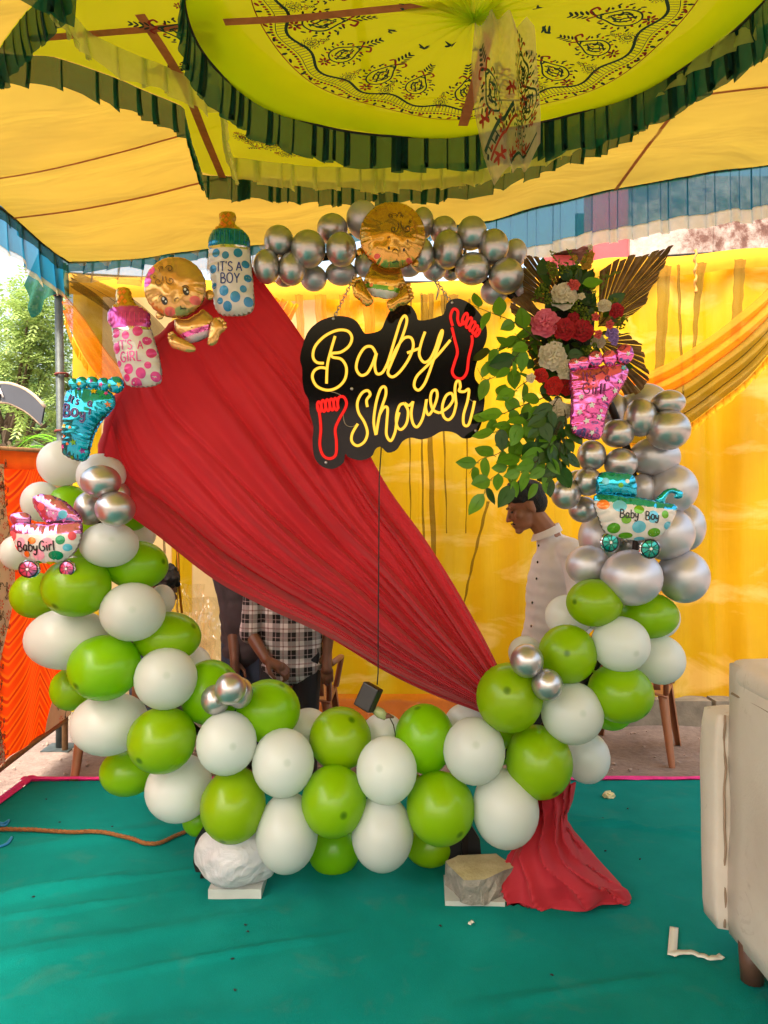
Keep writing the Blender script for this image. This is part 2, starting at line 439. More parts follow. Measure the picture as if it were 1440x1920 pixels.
# ---- hanging ceiling canopy
CCX, CCY, CZ = .28, 2.4, 3.0
canopy = thing('ceiling_canopy', (CCX, CCY, CZ), 'lime yellow embroidered ceiling canopy edged with dark green and pale ruffles', 'canopy')
far = [(-.95, 2.3), (-1.2, 2.55), (-1.40, 2.77), (-1.2, 2.78), (-1.0, 2.92), (-.81, 3.11), (-.86, 3.45), (-.89, 3.77), (-.3, 3.83), (.19, 3.83), (.58, 3.65), (.96, 3.22), (1.16, 2.88), (1.34, 2.48)]
outer = far + [(x, 4.8 - y - .12) for (x, y) in reversed(far)]
def angrad(poly):
    out = []
    for (x, y) in resample(poly, 220, True):
        out.append((math.atan2(y - CCY, x - CCX), math.hypot(x - CCX, y - CCY)))
    return sorted(out)
ar = angrad(outer); AA = np.array([a for a, r in ar]); RR_ = np.array([r for a, r in ar])
def orad(th): return float(np.interp(th, AA, RR_, period=2 * math.pi))
def limez(x, y):
    return 3.075 + .02 * mnoise.noise((x * 2, y * 2, 5)) + .01 * mnoise.noise((x * 6, y * 6, 1))
m = MB()
def lf(u, v):
    th = u * 2 * math.pi - math.pi; r0 = .8; r1 = orad(th); r = r0 + (r1 - r0) * v
    x = CCX + r * math.cos(th); y = CCY + r * math.sin(th); return (x, y, limez(x, y))
m.grid(220, 8, lf, closeu=True); m.build('outer_sheet', M_lime, canopy)
def discz(r, th):
    gather = .012 * math.sin(th * 22 + 3 * r) * max(0, 1 - r / .5)
    return CZ + .02 - .05 * max(0, 1 - r / .45) ** 2 + gather + .012 * math.sin(th * 7) * r
CR = .885
def crad(th): return CR * (1 + .07 * math.cos(2 * (th - 2.5)) + .02 * math.sin(3 * th))
m = MB()
def df(u, v):
    th = u * 2 * math.pi; r = crad(th) * v; return (CCX + r * math.cos(th), CCY + r * math.sin(th), discz(r, th))
m.grid(120, 16, df, closeu=True); m.build('disc_sheet', M_lime, canopy)
# ruffles
pa = [(x, y, limez(x, y) - .003) for (x, y) in [tuple(p) for p in resample(far, 160)]]
frill('dark_ruffle', pa, .125, M_dgreen, canopy, .09, .02, .012, .02, side=1)
nearp = [(x, 4.68 - y, z) for (x, y, z) in pa]
frill('dark_ruffle', nearp, .125, M_dgreen, canopy, .12, .02, .012, .02)
lim = [(-1.04, 2.35), (-1.01, 2.63), (-.88, 2.76), (-.74, 2.87), (-.63, 2.95), (-.68, 3.25), (-.70, 3.56), (-.3, 3.66), (0, 3.68), (.45, 3.57), (.72, 3.36), (.97, 3.0), (1.09, 2.75), (1.2, 2.45)]
la = [(x, y, limez(x, y) - .01) for (x, y) in [tuple(p) for p in resample(lim, 160)]]
frill('pale_ruffle', la, .12, M_plime, canopy, .085, .018, .016, .02, hvar=.1)
ca = [(CCX + crad(a) * math.cos(a), CCY + crad(a) * math.sin(a), CZ + .022 - .004) for a in [2 * math.pi * k / 200 for k in range(201)]]
frill('dark_ruffle', ca[:110] , .135, M_dgreen, canopy, .085, .022, .01, .015, side=1)
frill('dark_ruffle', ca[109:], .135, M_dgreen, canopy, .11, .022, .01, .015, side=1)
m = MB(); m.tube([Vector(p) + Vector((0, 0, .003)) for p in ca], .005, 5); m.build('hoop_cord', M_rope, canopy)
# tapes across the canopy
def ctape(pts, w):
    m = MB(); q = [Vector((*p, CZ + .004 if math.hypot(p[0] - CCX, p[1] - CCY) < .8 else limez(*p) - .012)) for p in pts]
    q = [Vector(p) for p in cr(q, 6)]; n = len(q); vs_ = []
    for i, p in enumerate(q):
        tn = q[min(i + 1, n - 1)] - q[max(i - 1, 0)]; tn.z = 0; tn.normalize(); s2 = Vector((-tn.y, tn.x, 0)) * w / 2; vs_ += [p - s2, p + s2]
    m.add(vs_, [(2 * i, 2 * i + 1, 2 * i + 3, 2 * i + 2) for i in range(n - 1)]); m.build('tape', M_roofseam, canopy)
def PZ(px, py, z):
    d = (z - CAMZ) * F / (960 - py); return ((px - 720) / F * d, d)
ctape([PZ(55, 77, 3.06), PZ(200, 66, 3.06), PZ(400, 48, 3.06)], .035)
ctape([PZ(420, 44, 3.0), PZ(560, 36, 3.0), PZ(720, 20, 3.0), PZ(885, 6, 3.0)], .035)
ctape([PZ(262, 30, 3.06), PZ(340, 150, 3.06), PZ(388, 265, 3.06), PZ(420, 345, 3.06)], .035)
ctape([PZ(928, 0, 3.0), PZ(905, 110, 3.0), PZ(868, 238, 3.0)], .04)
# embroidery: thread ribbons just under the cloth
M_thg = plain('thread_green', srgb(6, 62, 44), .8); M_thr = plain('thread_red', srgb(150, 36, 20), .8); M_tho = plain('thread_dark', srgb(20, 40, 34), .8)
class Emb(MB):
    def rib(s, pts, w, mi=0, z=0.0, n=6, closed=False):
        q = cr(pts, n, closed) if len(pts) > 2 else [np.array(p, float) for p in pts]
        if closed: q = q + [q[0]]
        k = len(q); vs_ = []
        for i in range(k):
            tn = q[min(i + 1, k - 1)] - q[max(i - 1, 0)]; L = np.linalg.norm(tn) + 1e-9; a, b = -tn[1] / L * w / 2, tn[0] / L * w / 2
            vs_ += [(q[i][0] - a, q[i][1] - b, z), (q[i][0] + a, q[i][1] + b, z)]
        return s.add(vs_, [(2 * i, 2 * i + 1, 2 * i + 3, 2 * i + 2) for i in range(k - 1)], mi)
    def dot(s, x, y, rx, ry=None, a=0, mi=0, z=0.0, n=8):
        ry = ry or rx; ca_, sa_ = math.cos(a), math.sin(a)
        return s.add([(x + rx * math.cos(t_) * ca_ - ry * math.sin(t_) * sa_, y + rx * math.cos(t_) * sa_ + ry * math.sin(t_) * ca_, z) for t_ in [2 * math.pi * k / n for k in range(n)]], [tuple(range(n))], mi)
def paisley(e, s=1.0, ox=0, oy=0, z=0, ang=0):
    """motif pointing +x, about .2 long at s=1"""
    ca_, sa_ = math.cos(ang), math.sin(ang)
    T = lambda p: (ox + s * (p[0] * ca_ - p[1] * sa_), oy + s * (p[0] * sa_ + p[1] * ca_))
    e.rib([T(p) for p in [(-.07, 0), (-.05, .035), (0, .045), (.05, .022), (.09, 0), (.05, -.022), (0, -.045), (-.05, -.035)]], .007 * s, 0, z, 5, True)
    for k in range(16):
        a = -2.4 + k * .32; e.dot(*T((.0 + .075 * math.cos(a), .06 * math.sin(a))), .0075 * s, .005 * s, ang + a, 1 if k % 3 == 0 else 0, z)
    for q in ([(-.05, 0), (-.02, .02), (.02, .015), (.05, .0)], [(-.04, -.01), (0, -.025), (.03, -.008)], [(-.03, .02), (.0, .03), (.02, .01)], [(-.05, .01), (-.02, 0), (.01, -.012), (.04, .0)]):
        e.rib([T(p) for p in q], .007 * s, 0 if q[0][1] < .015 else 2, z, 5)
    for k in range(14):
        a = k * 2.4; r_ = .012 + .0022 * k; e.dot(*T((-.005 + r_ * 1.3 * math.cos(a), r_ * .8 * math.sin(a))), .009 * s, .0035 * s, ang + a * 1.7, 0 if k % 4 else 1, z)
    for k in range(12):
        a = k * .52; e.dot(*T((.0 + .094 * math.cos(a) * (1 if math.cos(a) < 0 else .8), .076 * math.sin(a))), .011 * s, .0045 * s, ang + a + .9, 2 if k % 2 else 0, z)
    e.rib([T(p) for p in [(.09, 0), (.12, .02), (.105, .04), (.09, .03)]], .009 * s, 1, z, 5)
    e.rib([T(p) for p in [(.09, 0), (.115, -.02), (.10, -.034)]], .008 * s, 1, z, 5)
    for k in range(5):
        for sg in (-1, 1): e.dot(*T((.11 + .018 * k, sg * (.014 - .0022 * k))), .013 * s, .005 * s, ang + sg * .7, 2 if k % 2 else 0, z)
    for k in range(7): e.dot(*T((-.1 + .018 * math.cos(k * .9), .018 * math.sin(k * .9))), .011 * s, .006 * s, ang + k * .9, 1, z)
EM = [M_thg, M_thr, M_tho]
def on_disc(name, e, lower=.006):
    me_v = []
    for (x, y, z) in e.v:
        r = math.hypot(x, y); th = math.atan2(y, x) % (2 * math.pi); me_v.append((CCX + x, CCY + y, discz(r, th) - lower - z))
    e.v = me_v; return e.build(name, EM, canopy)
for k in range(18):
    a = 2 * math.pi * (k + .4) / 18 + rng.uniform(-.03, .03)
    r = .49; e = Emb(); paisley(e, .82 if k % 2 else .95, r * math.cos(a), r * math.sin(a), 0, a + math.pi); on_disc('paisley_motif', e)
    a += math.pi / 18; e = Emb(); paisley(e, .36, .565 * math.cos(a), .565 * math.sin(a), 0, a + math.pi); on_disc('small_motif', e)
for k in range(14):
    a = 2 * math.pi * k / 14 + rng.uniform(-.1, .1); r = rng.uniform(.16, .3); e = Emb()
    for q in range(4): e.dot(r * math.cos(a) + rng.uniform(-.012, .012), r * math.sin(a) + rng.uniform(-.012, .012), .014, .005, a + .5 * q, 0)
    on_disc('sprig_motif', e)
e = Emb()
bw = lambda a, r0, amp_: (lambda r: (r * math.cos(a), r * math.sin(a)))(r0 + amp_ * math.sin(a * 18))
N = 260
e.rib([bw(2 * math.pi * k / N, .605, .018) for k in range(N + 1)], .011, 0, 0, 1)
e.rib([bw(2 * math.pi * k / N, .645, .012) for k in range(N + 1)], .003, 0, 0, 1)
e.rib([(.69 * math.cos(2 * math.pi * k / N), .69 * math.sin(2 * math.pi * k / N)) for k in range(N + 1)], .004, 1, 0, 1)
for k in range(300):
    a = 2 * math.pi * k / 300
    e.dot(*bw(a, .660, .012), .0065, .0055, a, 1 if k % 3 else 2)
    p = bw(a, .61, .018); q = bw(a, .642, .012); e.rib([p, q], .0025, 0, 0)
for k in range(110):
    a = 2 * math.pi * k / 110; e.dot(.678 * math.cos(a), .678 * math.sin(a), .012, .006, a + (k % 3) * 1.0, k % 3)
on_disc('embroidered_border', e)
# flower patches on the outer sheet
for (px, py, s_, a_) in ((345, 62, .95, 3.4), (392, 82, .5, 1), (385, 118, .5, 2.6), (370, 20, .6, .4), (345, 138, .8, 3.3), (478, 262, .6, .5), (510, 275, .6, 2.9), (540, 290, .5, .2), (455, 258, .5, 1.2)):
    x, y = PZ(px, py, 3.06); e = Emb(); paisley(e, s_, x, y, 0, a_); e.v = [(a, b, limez(a, b) - .012) for a, b, c_ in e.v]; e.build('flower_patch', EM, canopy)
# net tail hanging from the middle
M_net = fabric('white_net', srgb(226, 214, 180), .5, .46, .1, 30)
hl = [(893, 20), (884, 115), (893, 210), (912, 290), (930, 338)]; hr = [(985, 40), (1000, 60), (1003, 150), (1006, 240), (1004, 297)]
HA = Curve([P(x, y, 2.4) for x, y in hl]); HB = Curve([P(x, y, 2.38) for x, y in hr])
def hf(u, v): return HA.u(v).lerp(HB.u(v), u) + Vector((0, .045 * math.sin(u * 9 + v * 2) * (.3 + .7 * v) + .03 * math.sin(u * 17), .012 * math.sin(u * 14) * v))
m = MB(); m.grid(40, 24, hf); tail = m.build('net_tail', M_net, canopy)
e = Emb()
for (u, v, s_, a_) in ((.30, .52, .055, -1.9), (.85, .35, .05, -1.7), (.25, .75, .045, -1.4), (.62, .84, .06, -.8), (.8, .7, .055, -1.6), (.4, .93, .04, 0), (.9, .55, .05, -1.5), (.8, .18, .04, -1.5), (.15, .4, .03, -2)):
    pass
def on_tail(name, build):
    e = Emb(); build(e); e.v = [tuple(hf(min(max(x, 0), 1), min(max(-y, 0), 1)) + Vector((0, -.005, 0))) for x, y, z in e.v]; e.build(name, EM, tail)
on_tail('paisley_motif', lambda e: paisley(e, 1.9, .27, -.52, 0, 1.9))
on_tail('paisley_motif', lambda e: paisley(e, 1.8, .83, -.33, 0, 1.6))
on_tail('paisley_motif', lambda e: paisley(e, 1.5, .72, -.74, 0, .9))
on_tail('paisley_motif', lambda e: paisley(e, 1.5, .9, -.58, 0, 1.7))
def tb(e):
    e.rib([(.05, -.80), (.25, -.72), (.45, -.66), (.62, -.6)], .03, 0); e.rib([(.1, -.87), (.3, -.79), (.5, -.72), (.68, -.66)], .02, 1)
    for k in range(9): e.dot(.08 + .065 * k, -.84 + .024 * k, .025, .014, .5, 1 if k % 2 else 2)
    for k in range(12): e.rib([(.06 + .05 * k, -.79 + .016 * k), (.09 + .05 * k, -.85 + .016 * k)], .01, 0)
    for (x, y) in ((.2, -.9), (.5, -.9), (.8, -.86), (.6, -.5), (.15, -.62)):
        for k in range(6): e.dot(x + .05 * math.cos(k), y + .02 * math.sin(k), .035, .012, k * 1.05, 1)
    e.rib([(.3, -.96), (.5, -.93), (.75, -.9), (.95, -.88)], .02, 0)
on_tail('embroidered_border', tb)

# ================================================================== BACK CURTAIN
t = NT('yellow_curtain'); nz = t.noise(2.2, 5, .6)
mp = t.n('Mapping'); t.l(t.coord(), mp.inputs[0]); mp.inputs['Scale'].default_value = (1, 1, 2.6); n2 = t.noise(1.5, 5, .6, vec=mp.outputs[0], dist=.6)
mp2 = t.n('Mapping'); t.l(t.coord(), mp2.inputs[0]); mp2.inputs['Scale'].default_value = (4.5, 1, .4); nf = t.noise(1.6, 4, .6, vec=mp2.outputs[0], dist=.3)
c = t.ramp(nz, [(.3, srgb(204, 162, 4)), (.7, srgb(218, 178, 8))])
c = t.mixc(t.math('MULTIPLY', t.ramp(n2, [(.52, (0, 0, 0)), (.66, (1, 1, 1))]), .65), c, srgb(240, 206, 110))  # paler patches: glossy plastic glare painted into the cloth colour
c = t.mixc(t.math('MULTIPLY', t.ramp(nf, [(.3, (1, 1, 1)), (.45, (0, 0, 0))]), .15), c, srgb(190, 140, 2))  # darker streaks along the fold noise: fold shade painted into the colour
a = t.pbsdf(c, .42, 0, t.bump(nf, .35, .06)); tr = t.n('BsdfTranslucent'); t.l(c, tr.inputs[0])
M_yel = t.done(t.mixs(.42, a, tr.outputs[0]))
M_cream = fabric('cream_curtain', srgb(236, 206, 140), .6, 1, .1, 3)
M_band = fabric('yellow_band', srgb(236, 176, 40), .5, 1, .1, 8)
M_orange = fabric('orange_net', srgb(240, 132, 6), .55, .72, .1, 12)
M_olive = fabric('olive_net', srgb(110, 88, 6), .4, .72, .12, 12)
M_yfrill = fabric('yellow_frill', srgb(244, 176, 10), .5, .92, .1, 12)
def cury(x): return float(np.interp(x, [-2.2, -1.2, 1, 4.4], [5.25, 5.5, 5.62, 5.7]))
def curtop(x): return float(np.interp(x, [-2.2, .7, 1.6, 4.4], [3.03, 3.07, 3.24, 3.45]))
def curfold(x, z): return .035 * math.sin(x * 11 + .8 * math.sin(z * 1.7 + x)) + .02 * math.sin(x * 23 + z * .7) + .05 * mnoise.noise((x * .9, z * .5, 3)) - .04 * math.exp(-((z - .1) / .3) ** 2) * math.sin(x * 5)
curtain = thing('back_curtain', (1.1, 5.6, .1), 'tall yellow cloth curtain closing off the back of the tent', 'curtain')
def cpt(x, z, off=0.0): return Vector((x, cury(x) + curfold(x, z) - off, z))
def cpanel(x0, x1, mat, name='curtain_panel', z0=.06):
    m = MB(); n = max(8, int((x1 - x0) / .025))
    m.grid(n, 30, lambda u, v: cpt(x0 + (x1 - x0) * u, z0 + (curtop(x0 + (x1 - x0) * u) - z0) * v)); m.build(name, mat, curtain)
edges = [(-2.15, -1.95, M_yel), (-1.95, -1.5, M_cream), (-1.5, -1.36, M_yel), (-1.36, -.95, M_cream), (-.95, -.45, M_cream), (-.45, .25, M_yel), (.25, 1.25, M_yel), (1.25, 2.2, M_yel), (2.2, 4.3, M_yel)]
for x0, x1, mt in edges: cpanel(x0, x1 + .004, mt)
m = MB()
m.grid(160, 5, lambda u, v: Vector((-2.15 + 6.4 * u, cury(-2.15 + 6.4 * u) - .09 - .02 * math.sin(v * 3), curtop(-2.15 + 6.4 * u) + .01 - .14 * v - .012 * math.sin(u * 40))))
m.build('top_band', M_band, curtain)
m = MB(); m.tube([Vector((-2.15 + 6.4 * k / 40, cury(-2.15 + 6.4 * k / 40) - .075, curtop(-2.15 + 6.4 * k / 40) + .012)) for k in range(41)], .008, 6); m.build('curtain_rope', M_rope, curtain)
# narrow net strips hanging before the cloth
def strip(pxs, d, w0, w1, mat, name='net_strip'):
    C = Curve([P(x, y, d) for x, y in pxs]); m = MB()
    m.grid(7, 24, lambda u, v: C.u(v) + Vector(((u - .5) * 2 * M2(w0 + (w1 - w0) * v, d) + .003 * math.sin(v * 30 + u), .012 * math.sin(u * 9), 0))); m.build(name, mat, curtain)
for a in (([(1246, 498), (1242, 600), (1232, 760)], 13, 7), ([(1316, 492), (1306, 580), (1300, 700)], 9, 2), ([(1388, 486), (1384, 560), (1378, 640)], 11, 9), ([(1272, 496), (1276, 620), (1282, 760)], 3, 2),
          ([(808, 550), (806, 800), (814, 1066)], 5, 5), ([(790, 550), (792, 900), (796, 1080)], 2, 2), ([(835, 550), (832, 800), (838, 1000)], 3, 1), ([(880, 560), (876, 800), (874, 1000)], 2, 1), ([(915, 940), (885, 1060), (868, 1140)], 3, 2),
          ([(770, 552), (768, 800), (770, 1000)], 2, 1), ([(330, 990), (332, 1100), (333, 1180)], 1.5, 1.5), ([(308, 985), (308, 1080), (308, 1200)], 2, 2)):
    strip(a[0], 5.35, a[1], a[2], M_olive)
for x0, wd in ((560, 14), (600, 20), (645, 18), (690, 20), (735, 24)):
    strip([(x0, 552), (x0 + 4, 620), (x0 + 2, 760)], 5.36, wd * .55, wd * .4, M_orange, 'orange_net_strip')
for x0, wd in ((795, 14), (850, 18), (830, 10)): strip([(x0, 552), (x0 + 4, 620), (x0 + 2, 700)], 5.36, wd * .5, wd * .3, M_olive)
# looping swags
def swag(A, B, d, mats, nm='swag', fr=True, folds_=5):
    A = Curve(cr([P(x, y, d) for x, y in A], 8)); B = Curve(cr([P(x, y, d - .04) for x, y in B], 8)); n = len(mats)
    for i, mt in enumerate(mats):
        m = MB(); v0, v1 = i / n, (i + 1) / n + (.02 if i < n - 1 else 0)
        m.grid(50, 22, lambda u, v: A.u(u).lerp(B.u(u), v0 + (v1 - v0) * v) + Vector((0, .03 * math.sin((v0 + (v1 - v0) * v) * math.pi * 2 * folds_ + 2 * math.sin(u * 4)) - .06 * math.sin(math.pi * (v0 + (v1 - v0) * v)), 0)))
        m.build(nm, mt, curtain)
    if fr: frill('swag_frill', [B.u(k / 60) for k in range(61)], .05, M_yfrill, curtain, .07, .015, .015, .01, hvar=.15)
swag([(1120, 690), (1180, 705), (1250, 682), (1330, 632), (1400, 578), (1450, 530), (1560, 400)], [(1100, 780), (1180, 830), (1270, 808), (1350, 752), (1410, 702), (1470, 630), (1590, 480)], 5.25, [M_orange, M_orange, M_olive, M_olive, M_olive])
swag([(132, 520), (190, 560), (250, 640), (330, 740)], [(122, 590), (140, 640), (178, 700), (240, 760)], 5.0, [M_olive, M_orange], fr=True)
swag([(150, 512), (250, 560), (330, 640), (420, 760)], [(135, 540), (220, 600), (290, 700), (360, 800)], 5.05, [M_olive, M_olive], fr=False)
swag([(500, 560), (440, 660), (370, 730), (300, 760)], [(560, 572), (500, 680), (420, 780), (330, 830)], 5.2, [M_orange, M_orange, M_yfrill], fr=False)
swag([(490, 562), (540, 610), (590, 680), (640, 740)], [(470, 575), (520, 640), (560, 720), (600, 800)], 5.22, [M_orange], fr=False)
# bright cloth spill and lower hem
m = MB(); m.grid(60, 8, lambda u, v: Vector((-.6 + 1.7 * u, 5.5 - .12 * v, .12 - .16 * v + .02 * math.sin(u * 24) * v + .01)))
m.build('bottom_hem', M_orange, curtain)
# clear plastic sheet bundled on the curtain
t = NT('clear_plastic'); g = t.n('BsdfGlossy'); g.inputs['Roughness'].default_value = .08; tp = t.n('BsdfTransparent'); tp.inputs[0].default_value = (.97, .95, .88, 1)
lw = t.n('LayerWeight'); lw.inputs[0].default_value = .25
M_clear = t.done(t.mixs(t.math('ADD', t.math('MULTIPLY', lw.outputs['Facing'], .5), .06), tp.outputs[0], g.outputs[0]))
pb = thing('plastic_sheet', P(385, 1200, 4.9), 'crumpled clear plastic sheet hanging by the yellow curtain', 'plastic sheet')
m = MB()
for (x0, y0, x1, y1, dd, ph) in ((330, 1095, 385, 1240, 4.92, 0), (350, 1120, 425, 1260, 4.86, 2), (335, 1150, 400, 1300, 4.8, 4)):
    m.grid(26, 26, lambda u, v: P(x0 + (x1 - x0) * u, y0 + (y1 - y0) * v, dd) + Vector((.03 * mnoise.noise((v * 4, ph, 1)), .09 * mnoise.noise((u * 3 + ph, v * 3, ph)) + .04 * abs(mnoise.noise((u * 7, v * 7, ph))), 0)), smooth=False)
m.build('sheet', M_clear, pb)
# dangling ropes
m = MB(); m.tube([P(330, 985, 4.4), P(334, 1040, 4.4), P(336, 1100, 4.4), P(341, 1150, 4.4)], .007, 6); m.build('hanging_string', plain('orange_string', srgb(196, 122, 22), .9, bump=.4, bscale=120), at=P(341, 1150, 4.4), label='frayed orange string hanging beside the clear plastic', cat='string')
m = MB(); q = [P(1304, 468, 5.3) + Vector((.006 * math.sin(k * .9), .006 * math.cos(k * .9), -k * .012)) for k in range(26)]; m.tube(q, [.008 if k % 6 else .013 for k in range(26)], 6)
m.build('curtain_tie', plain('tie_rope', srgb(180, 130, 60), .9), curtain)

# ================================================================== ORANGE SIDE PANELS
M_wood = plain('bamboo_wood', srgb(128, 96, 62), .7, var=.25, vscale=30)
t = NT('printed_cotton'); co = t.coord('Object')
M_or = None
sp_ = t.n('SeparateXYZ'); t.l(co, sp_.inputs[0])
wv = t.n('TexWave'); wv.wave_type = 'BANDS'; wv.inputs['Scale'].default_value = 3.2; wv.inputs['Distortion'].default_value = 3.5; wv.inputs['Detail'].default_value = 2
nzv = t.noise(1.2, 3)
cmb = t.n('CombineXYZ'); t.l(t.math('MULTIPLY', t.math('PINGPONG', sp_.outputs[1], .42), t.math('PINGPONG', sp_.outputs[1], .42)), cmb.inputs[0]); 
t.l(t.math('ADD', sp_.outputs[2], t.math('MULTIPLY', t.math('POWER', t.math('PINGPONG', sp_.outputs[1], .42), 1.6), -1.4)), cmb.inputs[0])
t.l(cmb.outputs[0], wv.inputs['Vector'])
c = t.ramp(wv.outputs['Fac'], [(.25, srgb(232, 62, 2)), (.5, srgb(250, 88, 4)), (.8, srgb(252, 104, 8)), (.97, srgb(206, 38, 4))])
a = t.pbsdf(c, .8, 0); tr = t.n('BsdfTranslucent'); t.l(c, tr.inputs[0]); M_or = t.done(t.mixs(.35, a, tr.outputs[0]))
M_flor = fabric('cream_print', srgb(238, 208, 176), .04, 1, .06, 10)
M_pr = plain('print_red', srgb(226, 70, 20), .8); M_pb = plain('print_brown', srgb(100, 74, 56), .8)
def side_panel(y0, y1, x0, x1, label, detail):
    zt0, zt1 = 1.77, 1.83
    b = thing('cloth_panel', (x1, y1, GZ), label, 'panel', 'framed orange cloth side panels')
    X = lambda q: x0 + (x1 - x0) * q
    m = MB(); m.grid(30, 24, lambda u, v: Vector((X(u) + .008 * math.sin(u * 20) + .015 * math.sin(v * 3), y0 + (y1 - y0) * u, .1 + (1.70 - .1) * v))); m.build('orange_cloth', M_or, b)
    # cream flowered border: wavy inner edge like a drawn back curtain
    def border(u0, u1, ph):
        m = MB()
        def fn(u, v):
            wv_ = .13 + .10 * math.cos(v * 6.0 + ph) + .05 * math.cos(v * 11)
            q = u0 + (u1 - u0) * wv_ * 1.5 * u
            return Vector((X(q) + .034, y0 + (y1 - y0) * q, .12 + 1.56 * v))
        m.grid(6, 40, fn); o = m.build('flowered_border', M_flor, b)
        if not detail: return
        r2 = random.Random(int(ph * 10) + 5)
        for k in range(46):
            v = (k + .5) / 46; q = r2.uniform(.1, .85); c_ = fn(q, v) + Vector((.006, 0, 0)); s_ = r2.uniform(.02, .034)
            e = MB()
            if k % 2 == 0:
                for w in range(7):
                    a_ = w * .9; dv = Vector((0, math.cos(a_), math.sin(a_))); pv = Vector((0, -math.sin(a_), math.cos(a_)))
                    e.add([c_ + dv * s_ * .3, c_ + dv * s_ * .75 + pv * s_ * .17, c_ + dv * s_ * 1.15, c_ + dv * s_ * .75 - pv * s_ * .17], [(0, 1, 2, 3)], 0)
            else:
                for w in range(3):
                    a_ = r2.uniform(0, 6); p2 = [c_ + Vector((0, math.cos(a_ + .9 * z_ / 4) * s_ * z_ / 3, math.sin(a_ + .9 * z_ / 4) * s_ * z_ / 3)) for z_ in range(6)]
                    e.tube(p2, .0016, 4, 1)
                    e.tube([p2[-1] + Vector((0, math.cos(j) * .008, math.sin(j) * .014)) for j in range(7)], .0014, 4, 1)
            e.build('flower_print' if k % 2 == 0 else 'vine_print', [M_pr, M_pb], o)
    border(1.0, 0.0, .4); border(0.0, .5, 2.2)
    def bar(nm, a, c_, r): m = MB(); m.tube([a, a.lerp(c_, .5) + Vector((0, 0, .006)), c_], r, 10); m.build(nm, M_wood, b)
    bar('top_rail', Vector((X(0), y0, zt0 - .02)), Vector((X(1), y1, zt1 - .03)), .022); bar('bottom_rail', Vector((X(0), y0, .075)), Vector((X(1), y1, .085)), .018)
    m = MB(); m.grid(20, 3, lambda u, v: Vector((X(u) + .022, y0 + (y1 - y0) * u, 1.75 - .1 * v + .05 * u))); m.build('top_strip', fabric('orange_plain', srgb(250, 104, 14), .3), b)
    for q in (0.02, .985):
        bar('post', Vector((X(q), y0 + (y1 - y0) * q, GZ - .02)), Vector((X(q), y0 + (y1 - y0) * q, zt1)), .02)
    return b
side_panel(3.95, 4.98, -2.02, -2.06, 'orange cloth panel with cream flowered borders, framed in wood beside the tent pole', True)
side_panel(2.85, 3.93, -2.02, -2.02, 'orange cloth panel continuing the side wall away from the tent pole', True)
side_panel(1.72, 2.82, -2.02, -2.02, 'orange cloth panel continuing the side wall away from the tent pole', False)
# ================================================================== RING STAND, DRAPE
RC = P(690, 980, 3.0); RR = M2(505, 3.0)
def ringp(a, r=RR, y=0.0): return RC + Vector((r * math.cos(a), y, r * math.sin(a)))
M_ring = plain('ring_metal', srgb(46, 40, 38), .4, .8); M_black = plain('black_plate', srgb(14, 13, 13), .5)
rs = thing('ring_stand', (RC.x, 3.0, 0), 'round metal hoop stand hidden inside the balloon garland', 'stand')
m = MB(); m.tube([ringp(2 * math.pi * k / 72) for k in range(72)], .016, 8, closed=True); m.build('hoop', M_ring, rs)
for px in (392, 872):
    p = P(px, 1560, 3.02); m = MB()
    m.box((p.x, 3.03, .17), (.012, .012, .17)); m.build('upright', M_ring, rs)
    m = MB()
    prof = [(-.06, 0), (.06, 0), (.07, .04), (.062, .13), (.02, .2), (-.02, .2), (-.062, .13), (-.07, .04)]
    for k in (0, 1): pass
    vs_ = [(p.x + x, 3.05, z) for x, z in prof] + [(p.x + x, 3.075, z) for x, z in prof]; n = len(prof)
    m.add(vs_, [tuple(range(n - 1, -1, -1)), tuple(range(n, 2 * n))] + [(i, (i + 1) % n, n + (i + 1) % n, n + i) for i in range(n)], 0, False); m.build('foot_plate', M_black, rs)
    m = MB(); m.box((p.x, 3.12, .008), (.03, .12, .008)); m.build('foot_bar', M_ring, rs)

# ---- red drape
def redcloth(name):
    t = NT(name); nz = t.noise(3.0, 4); wv = t.noise(300, 2)
    c = t.ramp(nz, [(.3, srgb(176, 30, 48)), (.7, srgb(200, 46, 62))])
    a = t.pbsdf(c, .75, 0, t.bump(wv, .15, .002), Sheen_Weight=.15); tr = t.n('BsdfTranslucent'); tr.inputs[0].default_value = srgb(232, 44, 54)
    return t.done(t.mixs(.4, a, tr.outputs[0]))
M_red = redcloth('red_voile')
drape = thing('red_drape', P(925, 1330, 3.0), 'crimson voile drape swept across the ring and tied low at one side', 'drape')
TOP = [(481, 512), (430, 542), (370, 584), (310, 632), (262, 688), (226, 750), (204, 812), (194, 860)]
RT = [(481, 512), (560, 622), (640, 750), (722, 905), (800, 1015), (872, 1132), (935, 1252), (960, 1330)]
LT = [(194, 860), (222, 945), (300, 1008), (400, 1086), (500, 1140), (610, 1192), (720, 1258), (810, 1302), (900, 1336), (950, 1362)]
CT = Curve(cr([(*p, 0) for p in TOP], 8)); CRt = Curve(cr([(*p, 0) for p in RT], 8)); CLt = Curve(cr([(*p, 0) for p in LT], 8))
rd = random.Random(11)
fl = [(rd.uniform(0, 6.28), rd.uniform(5, 9), rd.uniform(.010, .016)), (rd.uniform(0, 6.28), rd.uniform(12, 17), rd.uniform(.008, .012)), (rd.uniform(0, 6.28), rd.uniform(24, 32), .005), (rd.uniform(0, 6.28), 47, .0022)]
CREASE = [(rd.uniform(-.02, 1.02), rd.uniform(.007, .02), rd.uniform(.015, .05), rd.uniform(0, 6)) for k in range(26)]
